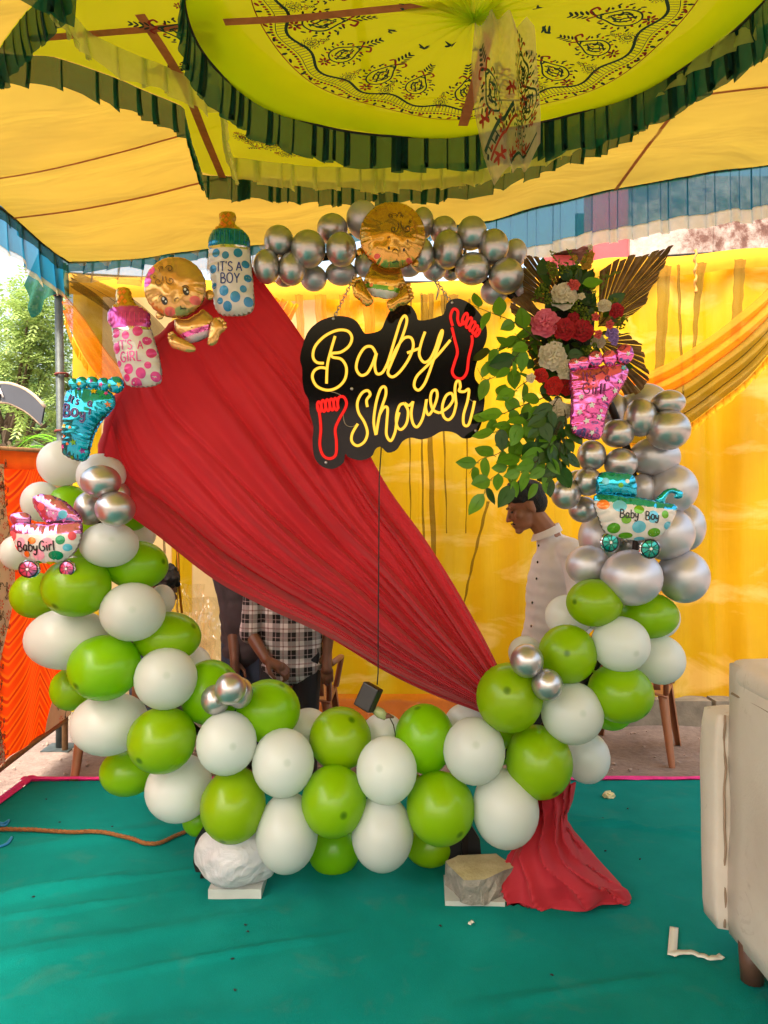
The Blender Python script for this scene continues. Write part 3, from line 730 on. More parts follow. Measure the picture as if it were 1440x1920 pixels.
def drp(s_, t_):
    """s across (0 right edge .. 1 lower edge), t down the cloth (0 ring .. 1 knot)"""
    a = CRt.u(t_); b = CLt.u(t_); o = CT.u(s_); o0 = CT.u(0); o1 = CT.u(1)
    # Coons-like blend: the top edge bulge fades with t
    base = a.lerp(b, s_); bulge = o - o0.lerp(o1, s_)
    p = base + bulge * (1 - t_) ** 1.5
    ss = s_ + .05 * math.sin(t_ * 3 + s_ * 4) + .04 * mnoise.noise((s_ * 2.5, t_ * 1.6, 3))
    amp = (.3 + 1.9 * min(1, t_ * 1.6)) * (1 - .35 * max(0, t_ - .75) / .25)
    y = 0
    for (ph, fr, am) in fl: y += am * math.sin(ss * fr * 3.0 + ph) * amp
    y += .022 * amp * (abs(math.sin(ss * 9 + 1)) ** .5 - .6)
    y += .03 * math.sin(math.pi * s_) * math.sin(math.pi * t_)       # belly
    y -= .05 * max(0, .12 - t_) / .12 * (1 if True else 0)           # wraps over the front of the ring
    for (sc0, wd, dp, wn_) in CREASE:
        q = (ss - sc0 - .03 * math.sin(t_ * 4 + wn_)) / wd
        if abs(q) < 3: y += dp * math.exp(-q * q) * min(1, .15 + t_ * 2.0) * (1 - .5 * max(0, t_ - .8) / .2)
    d = 3.0 + y
    q = P(p.x, p.y, d); return q
m = MB(); m.grid(300, 120, drp); m.build('swept_cloth', M_red, drape)
# roll of cloth round the hoop at the top edge
m = MB(); pts = [P(*CT.u(k / 40)[:2], 3.0) for k in range(41)]; m.tube(pts, [.026 + .004 * math.sin(k * 1.7) for k in range(41)], 10); m.build('hoop_roll', M_red, drape)
# knot behind the balloons and the tail falling to the carpet
m = MB(); m.tube([P(930, 1310, 3.02), P(960, 1340, 3.03), P(1000, 1385, 3.04), P(1030, 1430, 3.04), P(1042, 1475, 3.03)], [.05, .035, .04, .045, .05], 14); m.build('tied_knot', M_red, drape)
sec_old = [(1040, 1470, 2.99, 34, .05), (1040, 1500, 2.98, 32, .05), (1030, 1530, 2.96, 30, .05), (1020, 1560, 2.94, 38, .065), (1022, 1590, 2.92, 58, .09), (1038, 1618, 2.90, 82, .115), (1056, 1645, 2.88, 100, .12), (1063, 1668, 2.86, 104, .11), (1066, 1686, 2.85, 100, .10)]
sec = [(1042, 1468, 2.99, 33, .05), (1040, 1500, 2.98, 30, .05), (1034, 1528, 2.96, 27, .05), (1030, 1552, 2.94, 32, .06), (1030, 1576, 2.92, 50, .08), (1034, 1600, 2.91, 74, .10), (1046, 1626, 2.89, 92, .115), (1058, 1650, 2.87, 106, .12), (1062, 1672, 2.86, 108, .115), (1064, 1684, 2.85, 104, .11)]
NS = len(sec)
def tailp(u, v):
    k = v * (NS - 1); i = min(int(k), NS - 2); q = k - i
    cx, cy_, d, hw, dp = [sec[i][j] * (1 - q) + sec[i + 1][j] * q for j in range(5)]
    th = u * 2 * math.pi
    w = M2(hw, d); c_ = P(cx, cy_, d)
    fold = 1 + (.16 * math.sin(th * 3 + v * 5.0 + 1.2) + .09 * math.sin(th * 7 - v * 8) + .05 * math.sin(th * 13 + v * 3)) * (1 if v < .93 else .4)
    fold += .3 * mnoise.noise((math.cos(th) * 1.7, math.sin(th) * 1.7, v * 3.2))
    x = c_.x + w * math.cos(th) * (1 + (fold - 1) * .35); y = c_.y - dp * math.sin(th) * fold; z = c_.z + .02 * math.sin(th * 2 + v * 6) * (v > .2)
    fold2 = .05 * (abs(math.sin(th * 4.5 + v * 6 + 1 + 1.5 * mnoise.noise((th, v * 3, 2)))) ** .45 - .7) * (v < .95) ; y += fold2; x += fold2 * .6
    z = max(z, .004)
    return Vector((x, y, z))
M_tail = M_red
m = MB(); m.grid(140, 90, tailp, closeu=True); 
m.build('floor_tail', M_tail, drape)
m = MB(); m.grid(40, 24, lambda u, v: Vector((P(1118, 1665, 2.84).x + .115 * (u - .5) * 2 * (1 - .4 * v) - .02 * v, 2.83 - .05 * math.sin(v * 3) + .07 * (v - .5) + .01 * math.sin(u * 15), .006 + .085 * math.sin(math.pi * u) ** .7 * (1 - v * .25) * (.75 + .25 * math.sin(u * 9 + v * 3)))))
m.build('tail_end', M_tail, drape)
# ================================================================== LATEX BALLOONS
def latex(name, c1, c2, transl, rough, spot=None, scol=None):
    t = NT(name); at_ = t.n('Attribute'); at_.attribute_name = 'crown'
    nz = t.noise(2.5, 2)
    c = t.ramp(nz, [(.35, c1), (.65, c2)])
    oi = t.n('ObjectInfo'); hs = t.n('HueSaturation'); t.l(c, hs.inputs['Color']); t.l(t.math('ADD', t.math('MULTIPLY', oi.outputs['Random'], .035), .478), hs.inputs['Hue']); t.l(t.math('ADD', t.math('MULTIPLY', oi.outputs['Random'], .16), .9), hs.inputs['Value']); c = hs.outputs[0]
    if spot:
        c = t.mixc(t.ramp(at_.outputs['Fac'], [(.9900, (0, 0, 0)), (.9993, (.75, .75, .75))]), c, spot)
    a = t.pbsdf(c, rough, 0, None, Coat_Weight=.35, Coat_Roughness=.07, Specular_IOR_Level=.5)
    tr = t.n('BsdfTranslucent'); t.l(c, tr.inputs[0])
    return t.done(t.mixs(transl, a, tr.outputs[0]))
M_bg = latex('lime_latex', srgb(146, 206, 2), srgb(158, 214, 4), .5, .34, srgb(12, 96, 6))
M_bw = latex('white_latex', srgb(226, 232, 230), srgb(232, 236, 234), .4, .45, srgb(204, 214, 206))
t = NT('chrome_latex'); nz = t.noise(4, 2)
M_bs = t.done(t.pbsdf(t.ramp(nz, [(.3, srgb(172, 170, 172)), (.7, srgb(188, 184, 184))]), .33, .85, None, Coat_Weight=.3, Coat_Roughness=.1))
t = NT('satin_latex')
M_bp = t.done(t.pbsdf(t.ramp(t.noise(4, 2), [(.3, srgb(186, 184, 192)), (.7, srgb(198, 196, 204))]), .42, .62, None, Coat_Weight=.25, Coat_Roughness=.25))
BM = {'G': M_bg, 'W': M_bw, 'S': M_bs, 'P': M_bp}
CN = {'G': ('lime green', 'lime_balloon'), 'W': ('white', 'white_balloon'), 'S': ('shiny silver', 'silver_balloon'), 'P': ('pearly silver', 'silver_balloon')}

def balloon(kind, px, py, rx, ry, d, axis, label, group):
    c = P(px, py, d); X, Z = M2(rx, d), M2(ry, d); Y = (X + Z) / 2 * 1.06
    ax = Vector(axis).normalized(); q = Vector((0, 0, 1)).rotation_difference(ax).to_matrix()
    prof = []
    ths = [0.0, .05, .1, .16, .25] + [.25 + (math.pi - .25) * k / 15 for k in range(1, 16)]
    for th in ths:
        z = math.cos(th); r = math.sin(th)
        if z < 0: r *= (1 - .16 * z * z * (1 + .5 * z)); z *= 1.10          # slimmer towards the neck
        prof.append((r, z * .985, th))
    nu = 26; vs_ = []; crown = []
    for (r, z, th) in prof:
        for i in range(nu):
            a = 2 * math.pi * i / nu
            p = q @ Vector((r * math.cos(a), r * math.sin(a), z)); vs_.append((p.x * X, p.y * Y, p.z * Z)); crown.append(math.cos(th))
    n = len(prof); fs = [(j * nu + i, (j + 1) * nu + i, (j + 1) * nu + (i + 1) % nu, j * nu + (i + 1) % nu) for j in range(n - 1) for i in range(nu)]
    o = thing(CN[kind][1], c, label, 'balloon', group)
    me = bpy.data.meshes.new('balloon_body'); me.from_pydata(vs_, [], fs); me.materials.append(BM[kind])
    me.polygons.foreach_set('use_smooth', [True] * len(fs))
    at_ = me.attributes.new('crown', 'FLOAT', 'POINT'); at_.data.foreach_set('value', crown)
    b = bpy.data.objects.new('body', me); COL.objects.link(b); b.parent = o
    nk = Vector((-ax.x * X, -ax.y * Y, -ax.z * Z)) * 1.09
    dn = nk.normalized(); m = MB()
    m.tube([nk * .97, nk * 1.02, nk * 1.02 + dn * .012, nk * 1.02 + dn * .026], [.012, .007, .006, .012], 8)
    k = bpy.data.objects.new('knot', bpy.data.meshes.new('knot')); k.data.from_pydata([tuple(v) for v in m.v], [], m.f); k.data.materials.append(BM[kind])
    k.data.polygons.foreach_set('use_smooth', [True] * len(m.f)); COL.objects.link(k); k.parent = o
    return o

# kind, px, py, rx, ry, layer (0 front, 1 middle, 2 back, -1 small ones in front), crown spot offset or None, zone, own label
LAYD = {-1: 2.74, 0: 2.86, 1: 2.98, 2: 3.12, 3: 3.2}
DATA = [
 # left arm, top to bottom
 ('W', 115, 869, 43, 43, 2, None, 'L', 'white balloon just under the blue foot balloon beside the orange panel'),
 ('W', 190, 892, 45, 42, 1, None, 'L', 'white balloon ringed behind the silver trio under the blue foot balloon'),
 ('W', 78, 941, 37, 38, 2, None, 'L', 'white balloon behind the hood of the pink pram balloon'),
 ('G', 130, 952, 42, 42, 2, None, 'L', 'green balloon peeking between the pink pram hood and the silver trio'),
 ('G', 250, 968, 28, 27, 2, None, 'L', 'green balloon peeking out under the drape behind the silver trio'),
 ('W', 262, 1002, 30, 30, 3, None, 'L', 'white balloon mostly hidden at the lower edge of the red drape'),
 ('W', 205, 1021, 54, 43, 0, None, 'L', 'white balloon directly below the silver trio beside the pink pram'),
 ('W', 32, 1036, 31, 33, 2, None, 'L', 'white balloon behind the handle end of the pink pram balloon'),
 ('G', 158, 1006, 44, 40, 2, None, 'L', 'green balloon tucked behind the white one beside the pink pram'),
 ('W', 150, 1046, 30, 36, 3, None, 'L', 'white balloon almost hidden behind the pink pram bowl'),
 ('G', 258, 1060, 57, 46, 1, None, 'L', None),
 ('G', 143, 1101, 63, 56, 0, (-.32, -.55), 'L', 'green balloon directly under the wheels of the pink pram balloon'),
 ('G', 66, 1116, 45, 43, 2, None, 'L', None),
 ('W', 249, 1147, 60, 55, 0, (.3, .2), 'L', 'white balloon beside the dark hair of the seated person'),
 ('W', 304, 1125, 24, 29, 2, None, 'L', None),
 ('W', 124, 1198, 76, 57, 1, None, 'L', None),
 ('G', 315, 1194, 62, 47, 1, None, 'L', None),
 ('G', 195, 1252, 66, 61, 0, (-.5, -.38), 'L', 'green balloon in front of the orange panel, between two white ones'),
 ('W', 311, 1272, 58, 58, 0, (.3, .3), 'L', 'white balloon beside the green one behind the small silver trio'),
 ('W', 366, 1246, 30, 34, 3, None, 'L', None),
 ('G', 134, 1292, 39, 40, 2, None, 'L', None),
 ('W', 203, 1358, 70, 57, 1, None, 'L', None),
 ('G', 395, 1297, 56, 60, 1, None, 'L', 'green balloon behind the small silver trio on the garland beside the drape'),
 ('G', 303, 1388, 63, 61, 0, (-.4, -.35), 'L', 'green balloon beside the white balloon under the small silver trio'),
 ('W', 425, 1393, 56, 59, 0, None, 'L', 'white balloon directly under the small silver trio'),
 ('G', 240, 1447, 52, 44, 2, None, 'L', None),
 # bottom
 ('W', 335, 1480, 62, 60, 1, None, 'B', None),
 ('G', 437, 1512, 61, 67, 0, (-.17, -.72), 'B', 'green balloon resting over the white plastic bag'),
 ('G', 372, 1537, 30, 30, 2, None, 'B', None),
 ('G', 503, 1331, 60, 57, 1, None, 'B', 'green balloon in front of the man in the checked shirt'),
 ('W', 531, 1430, 58, 63, 0, None, 'B', 'round white balloon directly above the pear shaped white balloon by the bag'),
 ('W', 578, 1365, 40, 37, 2, None, 'B', None),
 ('W', 538, 1564, 58, 71, 0, (0, -.9), 'B', 'pear shaped white balloon touching the white plastic bag'),
 ('G', 466, 1570, 42, 36, 2, None, 'B', None),
 ('G', 638, 1384, 58, 58, 1, (.4, .75), 'B', 'green balloon below the black power adapter on the garland'),
 ('G', 626, 1502, 61, 66, 0, (.36, -.05), 'B', 'green front balloon midway between the white bag and the concrete'),
 ('G', 626, 1590, 50, 50, 2, None, 'B', None),
 ('W', 725, 1444, 57, 62, 0, None, 'B', 'round white balloon just under the dangling adapter cord'),
 ('W', 717, 1564, 58, 68, 0, (.1, -.9), 'B', 'elongated low white balloon midway between the white bag and the concrete'),
 ('W', 718, 1375, 40, 38, 2, None, 'B', None),
 ('G', 796, 1383, 56, 63, 1, None, 'B', None),
 ('G', 826, 1516, 64, 67, 0, (.5, -.42), 'B', 'green balloon just above the broken concrete lump'),
 ('G', 806, 1583, 48, 40, 2, None, 'B', None),
 ('W', 889, 1408, 58, 62, 0, None, 'B', 'round white balloon beside the green one at the tied drape end'),
 ('W', 874, 1353, 40, 34, 2, None, 'B', None),
 ('W', 948, 1518, 62, 71, 0, (.3, -.75), 'B', 'white balloon hanging over the broken concrete block'),
 ('G', 945, 1390, 42, 42, 2, None, 'B', None),
 # right arm
 ('G', 955, 1308, 62, 65, 0, (-.22, .42), 'R', 'green balloon covering the tied end of the red drape'),
 ('G', 1011, 1430, 62, 67, 0, (.32, -.62), 'R', 'green balloon touching the top of the red floor tail'),
 ('W', 1073, 1337, 58, 58, 0, None, 'R', None),
 ('W', 1100, 1420, 43, 48, 2, None, 'R', None),
 ('G', 1064, 1226, 54, 55, 0, (-.26, .2), 'R', 'green balloon beside the upper of the two small silver balloons'),
 ('W', 985, 1224, 32, 32, 2, None, 'R', 'white balloon behind the pair of small silver balloons'),
 ('G', 1165, 1301, 60, 54, 0, (.6, -.55), 'R', 'green balloon just above the plastic chair legs'),
 ('G', 1146, 1338, 38, 31, 2, None, 'R', None),
 ('G', 1105, 1290, 40, 45, 2, None, 'R', None),
 ('W', 1164, 1208, 54, 52, 0, None, 'R', None),
 ('W', 1238, 1237, 46, 46, 1, None, 'R', None),
 ('G', 1114, 1130, 52, 45, 0, (-.85, .1), 'R', 'green balloon under the pearly silver ones in front of the white shirt'),
 ('G', 1216, 1154, 56, 43, 1, None, 'R', None),
 ('W', 1230, 1158, 44, 40, 2, None, 'R', None),
 ('W', 1064, 1155, 42, 40, 2, None, 'R', None),
 # silver column
 ('P', 1184, 1083, 57, 53, 0, None, 'C', 'big pearly silver balloon under the wheels of the blue pram'),
 ('P', 1282, 1081, 47, 50, 1, None, 'C', 'pearly silver balloon lowest in the column on its sofa side'),
 ('P', 1102, 1060, 41, 38, 1, None, 'C', 'pearly silver balloon touching the white shirt below the blue pram'),
 ('P', 1248, 1000, 53, 51, 1, None, 'C', 'big pearly silver balloon behind the handle end of the blue pram'),
 ('P', 1286, 988, 35, 45, 2, None, 'C', None),
 ('P', 1122, 1008, 37, 46, 2, None, 'C', None),
 ('P', 1190, 1020, 40, 42, 3, None, 'C', None),
 ('P', 1262, 916, 45, 46, 1, None, 'C', 'pearly silver balloon above the curled handle of the blue pram'),
 ('P', 1205, 916, 26, 28, 1, None, 'C', 'pearly silver balloon framed between the blue pram hood and its handle'),
 ('P', 1228, 857, 47, 38, 1, None, 'C', 'pearly silver balloon between the pink foot cluster and the blue pram handle'),
 ('P', 1210, 755, 43, 36, 2, None, 'C', None),
 ('P', 1152, 771, 24, 34, 2, None, 'C', 'pearly silver balloon behind the pink foot balloon'),
 ('P', 1160, 960, 34, 40, 3, None, 'C', None),
 ('S', 1061, 926, 28, 29, 0, None, 'C', None),
 ('S', 1102, 903, 27, 27, 0, None, 'C', None),
 ('S', 1082, 903, 20, 22, 1, None, 'C', None),
 ('S', 1094, 955, 28, 25, 1, None, 'C', None),
 ('S', 1164, 869, 31, 29, 0, None, 'C', 'small shiny silver balloon directly above the blue pram hood'),
 ('S', 1109, 854, 27, 29, 0, None, 'C', None),
 ('S', 1158, 813, 31, 27, 0, None, 'C', 'small shiny silver balloon touching the heel of the pink foot balloon'),
 ('S', 1253, 806, 41, 38, 0, None, 'C', None),
 ('S', 1254, 755, 31, 24, 0, None, 'C', None),
 ('S', 1201, 783, 30, 36, 0, None, 'C', None),
 # silver arch
 ('S', 523, 452, 28, 29, 0, None, 'T', None), ('S', 500, 500, 25, 32, 0, None, 'T', 'silver arch balloon beside the blue bottle balloon'), ('S', 578, 467, 33, 35, 0, None, 'T', None),
 ('S', 547, 504, 26, 31, 0, None, 'T', None), ('P', 588, 522, 25, 24, 1, None, 'T', None), ('S', 534, 522, 20, 16, 2, None, 'T', None), ('S', 623, 429, 29, 28, 1, None, 'T', None), ('S', 640, 468, 29, 32, 0, None, 'T', None),
 ('P', 640, 513, 30, 22, 1, None, 'T', None), ('P', 680, 411, 31, 34, 1, None, 'T', 'silver arch balloon behind the crown of the gold baby balloon'), ('P', 684, 497, 20, 23, 1, None, 'T', None),
 ('S', 793, 418, 21, 29, 1, None, 'T', None), ('S', 790, 478, 24, 32, 0, None, 'T', None), ('S', 832, 432, 26, 26, 1, None, 'T', None), ('S', 840, 468, 29, 36, 0, None, 'T', None),
 ('S', 885, 437, 28, 31, 0, None, 'T', None), ('S', 886, 504, 33, 30, 0, None, 'T', None), ('P', 814, 505, 22, 21, 1, None, 'T', None), ('P', 846, 508, 18, 18, 2, None, 'T', None), ('P', 766, 505, 22, 14, 2, None, 'T', None),
 ('S', 925, 463, 29, 33, 0, None, 'T', None), ('S', 949, 518, 33, 33, 0, None, 'T', None), ('P', 966, 475, 22, 27, 1, None, 'T', None), ('P', 927, 547, 26, 24, 1, None, 'T', None), ('P', 981, 536, 24, 33, 1, None, 'T', 'silver arch balloon touching the dried palm leaf'),
 ('S', 735, 440, 30, 30, 2, None, 'T', None),
 # small clusters
 ('S', 189, 903, 37, 31, -1, None, 'L', 'top silver balloon of the trio under the blue foot balloon'), ('S', 216, 954, 37, 33, -1, None, 'L', 'lower silver balloon of the trio, nearer the red drape'), ('S', 168, 953, 28, 32, 0, None, 'L', 'lower silver balloon of the trio, nearer the pink pram'), ('S', 222, 927, 22, 24, 1, None, 'L', 'small silver balloon half hidden behind the silver trio'),
 ('S', 432, 1291, 29, 30, -1, None, 'L', 'front silver balloon of the small trio over the white balloon'), ('S', 404, 1312, 27, 28, 0, None, 'L', 'lower silver balloon of the small trio, away from the checked shirt'), ('S', 450, 1299, 24, 29, 0, None, 'L', 'rear silver balloon of the small trio, toward the checked shirt'),
 ('S', 988, 1239, 31, 32, -1, None, 'R', 'upper of two small silver balloons beside the drape end'), ('S', 1026, 1284, 29, 30, -1, None, 'R', 'lower of two small silver balloons beside the drape end'),
]
ZONE = {'L': 'on the garland arm beside the orange panel', 'B': 'along the bottom of the garland', 'R': 'on the garland arm toward the sofa', 'C': 'in the silver column round the blue pram', 'T': 'in the arch between blue bottle and gold baby', 'U': 'in the arch between gold baby and flowers'}
rb = random.Random(5)
for (k, px, py, rx, ry, lay, spot, zn, lab) in DATA:
    if zn == 'T' and px > 740: zn = 'U'
    d = LAYD[lay] + rb.uniform(-.012, .012)
    if k in 'SP' and lay >= 0: d += .03 if zn in 'TU' else 0
    if spot: ax = (spot[0], -math.sqrt(max(.05, 1 - min(.95, spot[0] ** 2 + spot[1] ** 2))), spot[1])
    else:
        c = P(px, py, d) - RC; r = math.hypot(c.x, c.z); out = (r - RR) / .16
        if lay <= 0: ax = (c.x / r * out * .8 + rb.uniform(-.3, .3), -1, c.z / r * out * .8 + rb.uniform(-.3, .3))
        elif lay == 1: ax = (c.x / r * out * 1.6, -.4, c.z / r * out * 1.6)
        else: ax = (c.x / r * out * 1.6 + .01, .5, c.z / r * out * 1.6)
    where = 'half hidden ' if lay >= 2 else ('' if lay == 0 else 'partly covered ')
    label = lab or f"{CN[k][0]} balloon {where}{ZONE[zn]}"
    balloon(k, px, py, rx, ry, d, ax, label, f"{CN[k][0]} balloons {ZONE[zn]}")
# ================================================================== NEON SIGN
SD = 2.93
Z4 = lambda x, y, d=SD: P(450 + x / 3.0, 360 + y / 3.0, d)
sign = thing('neon_sign', Z4(860, 1000), 'black acrylic neon sign reading Baby Shower in yellow with red feet', 'sign')
BO = [(365, 830), (400, 770), (460, 725), (540, 703), (610, 708), (660, 735), (695, 790), (720, 799), (790, 780), (820, 720), (850, 665), (900, 636), (960, 648), (990, 690), (1003, 725), (1060, 722), (1110, 706), (1145, 690), (1160, 635), (1200, 608), (1250, 613), (1310, 650), (1360, 710), (1387, 780), (1380, 850), (1345, 920), (1322, 1000), (1324, 1050), (1352, 1090), (1378, 1150), (1372, 1230), (1355, 1320), (1310, 1376), (1260, 1384), (1220, 1358), (1180, 1345), (1130, 1347), (1080, 1375), (1020, 1390), (960, 1380), (915, 1402), (880, 1450), (830, 1464), (792, 1432), (762, 1445), (740, 1485), (680, 1508), (612, 1492), (590, 1472), (580, 1520), (540, 1550), (500, 1557), (450, 1537), (415, 1490), (404, 1400), (410, 1320), (390, 1240), (385, 1170), (360, 1120), (350, 1050), (349, 990), (338, 930)]
bo = [tuple(p) for p in cr(BO, 4, True)]
t = NT('black_acrylic'); M_acr = t.done(t.pbsdf(t.ramp(t.noise(3, 3), [(.3, (.004, .004, .005, 1)), (.7, (.007, .007, .008, 1))]), .06, 0, t.bump(t.noise(2.2, 2), .02, .05), Specular_IOR_Level=.3))
m = MB(); n = len(bo)
vs_ = [Z4(x, y, SD - .003) for x, y in bo] + [Z4(x, y, SD - .003) + Vector((0, .006, 0)) for x, y in bo]
tri = mgeo.tessellate_polygon([[Vector((x, y, 0)) for x, y in bo]])
m.add(vs_, [tuple(f) for f in tri] + [tuple(n + i for i in reversed(f)) for f in tri] + [(i, n + i, n + (i + 1) % n, (i + 1) % n) for i in range(n)], 0, False)
m.build('backboard', M_acr, sign)
def neon(name, col, st):
    t = NT(name); e = t.n('Emission'); lw = t.n('LayerWeight'); lw.inputs[0].default_value = .35
    c = t.mixc(lw.outputs['Facing'], col[0], col[1]); t.l(c, e.inputs[0]); e.inputs[1].default_value = st
    return t.done(e.outputs[0])
M_ny = neon('neon_yellow', ((1.0, .64, .07, 1), (1.0, .36, .0, 1)), .32); M_nr = neon('neon_red', ((1.0, .03, .02, 1), (.9, .0, .0, 1)), .27)
M_neoff = plain('cut_silicone', srgb(210, 190, 150), .5)
def tube_(name, strokes, mat, r=.0054):
    for st in strokes:
        pts = cr(st, 7); m = MB(); m.tube([Z4(x, y, SD - .012) for x, y in pts], r, 8)
        m.build(name, mat, sign)
L_ = {
 'letter_b': [[(536, 812), (515, 880), (492, 970), (486, 1075)], [(472, 962), (432, 957), (411, 925), (424, 868), (478, 812), (548, 780), (606, 784), (630, 820), (614, 866), (568, 900), (516, 908), (522, 928), (570, 940), (598, 986), (590, 1050), (548, 1096), (490, 1112), (432, 1090), (407, 1042), (418, 1004), (452, 986), (492, 992)]],
 'letter_a': [[(768, 915), (742, 872), (702, 876), (666, 930), (654, 990), (678, 1028), (714, 1018), (744, 968), (768, 905), (758, 965), (768, 1018), (800, 1014), (828, 965), (848, 905)]],
 'letter_small_b': [[(824, 990), (850, 900), (880, 800), (904, 728), (926, 700), (938, 728), (918, 800), (884, 885), (848, 968), (832, 1016), (858, 1038), (900, 1008), (948, 940), (974, 870), (962, 822), (922, 824), (880, 880), (846, 950)], [(940, 905), (975, 892), (1008, 880)]],
 'letter_y': [[(1040, 788), (1018, 852), (1008, 915), (1034, 956), (1068, 940), (1098, 880), (1120, 810), (1136, 780), (1134, 812), (1108, 890), (1086, 950), (1062, 1020), (1036, 1080), (1004, 1112), (980, 1088), (994, 1036), (1048, 980), (1116, 912), (1182, 834)]],
 'letter_s': [[(716, 1206), (712, 1168), (732, 1136), (716, 1114), (684, 1130), (660, 1180), (666, 1236), (700, 1294), (716, 1352), (698, 1402), (658, 1424), (628, 1400), (630, 1356), (662, 1300)]],
 'letter_h': [[(764, 1364), (752, 1290), (762, 1200), (780, 1130), (798, 1096), (818, 1098), (820, 1138), (800, 1200), (782, 1262), (766, 1360)], [(784, 1252), (808, 1210), (830, 1214), (826, 1290), (824, 1362), (848, 1396), (872, 1350), (882, 1288), (896, 1236)]],
 'letter_o': [[(926, 1186), (898, 1198), (880, 1258), (884, 1314), (908, 1332), (938, 1296), (946, 1228), (926, 1186), (950, 1198), (974, 1178)]],
 'letter_w': [[(974, 1174), (964, 1240), (974, 1298), (998, 1318), (1026, 1276), (1042, 1210), (1050, 1164), (1046, 1214), (1062, 1250), (1088, 1216), (1110, 1150), (1104, 1112), (1080, 1122), (1072, 1170), (1088, 1222), (1124, 1240)]],
 'letter_e': [[(1124, 1240), (1172, 1208), (1200, 1164), (1190, 1130), (1160, 1144), (1140, 1200), (1146, 1256), (1174, 1278), (1202, 1250), (1218, 1190)]],
 'letter_r': [[(1218, 1190), (1210, 1110), (1218, 1066), (1234, 1062), (1240, 1092), (1234, 1116), (1262, 1120), (1288, 1108), (1282, 1170), (1260, 1250), (1262, 1304), (1288, 1306), (1308, 1240), (1322, 1172)]],
}
for nm, st in L_.items(): tube_(nm, st, M_ny)
def toe(cx, cy, rx, ry, a):
    return [(cx + rx * math.cos(q) * math.cos(a) - ry * math.sin(q) * math.sin(a), cy + rx * math.cos(q) * math.sin(a) + ry * math.sin(q) * math.cos(a)) for q in [2 * math.pi * k / 10 + .3 for k in range(11)]]
tube_('foot_outline', [[(1194, 756), (1182, 704), (1198, 664), (1222, 676), (1222, 722), (1236, 752), (1256, 726)], [(1190, 764), (1206, 830), (1222, 900), (1206, 960), (1194, 1010), (1214, 1042), (1250, 1046), (1276, 1010), (1286, 930), (1304, 850), (1302, 808)]], M_nr, .0055)
tube_('toe_loop', [toe(1262, 716, 12, 32, .35), toe(1285, 738, 12, 30, .4), toe(1305, 758, 11, 28, .45), toe(1321, 776, 10, 25, .5), toe(1334, 793, 9, 22, .5)], M_nr, .005)
tube_('foot_outline', [[(432, 1190), (446, 1250), (452, 1330), (446, 1420), (464, 1478), (502, 1497), (536, 1474), (540, 1400), (534, 1330), (560, 1268), (590, 1216), (598, 1180), (582, 1150), (556, 1152), (548, 1184), (552, 1216)]], M_nr, .0055)
tube_('toe_loop', [toe(444, 1206, 11, 30, -.1), toe(468, 1200, 11, 32, -.1), toe(492, 1196, 11, 32, -.1), toe(515, 1192, 11, 32, -.1), toe(538, 1190, 11, 34, -.1)], M_nr, .005)
# thin leads between tubes, fixing screws
M_lead = plain('clear_lead', srgb(150, 140, 124), .4)
for st in ([(490, 1116), (540, 1128), (585, 1150)], [(598, 1180), (580, 1240), (590, 1300), (625, 1318), (660, 1300)], [(1182, 834), (1196, 800), (1190, 760)], [(1290, 1160), (1312, 1176), (1322, 1172)]):
    m = MB(); m.tube([Z4(x, y, SD - .010) for x, y in [tuple(p) for p in cr(st, 5)]], .0016, 5); m.build('lead_wire', M_lead, sign)
M_screw = plain('screw_steel', srgb(190, 190, 190), .3, 1)
for (x, y) in ((526, 716), (1190, 628), (1330, 1340), (628, 1105), (480, 1520)):
    m = MB(); m.ell(Z4(x, y, SD - .006), (.006, .004, .006), None, 10, 6); m.build('fixing_screw', M_screw, sign)
# chains
def chain(a, b, label):
    a, b = Vector(a), Vector(b); L = (b - a).length; n = int(L / .014); root = thing('hanging_chain', a, label, 'chain', 'sign chains'); d = (b - a).normalized()
    sd_ = d.cross(Vector((0, 1, 0))).normalized(); fw = d.cross(sd_)
    for i in range(n):
        c = a + d * (L * (i + .5) / n); w = sd_ if i % 2 else fw; m = MB()
        m.tube([c + d * .0105 * math.cos(q) + w * .0055 * math.sin(q) for q in [2 * math.pi * k / 10 for k in range(10)]], .0017, 5, closed=True); m.build('link', M_screw, root)
chain(Z4(526, 712), P(668, 512, 2.99), 'thin steel chain from the gold baby balloon down to the sign')
chain(Z4(1190, 625), P(808, 512, 2.99), 'thin steel chain from the silver arch down to the red foot of the sign')
m = MB(); m.tube([P(811, 520, 2.97), P(824, 545, 2.96), P(818, 562, 2.96), P(822, 540, 2.95), P(812, 522, 2.96)], .0022, 5); m.build('ribbon_tie', plain('blue_ribbon', srgb(150, 200, 206), .4), at=P(811, 520, 2.97), label='pale blue ribbon knotted on the chain below the silver arch', cat='ribbon')
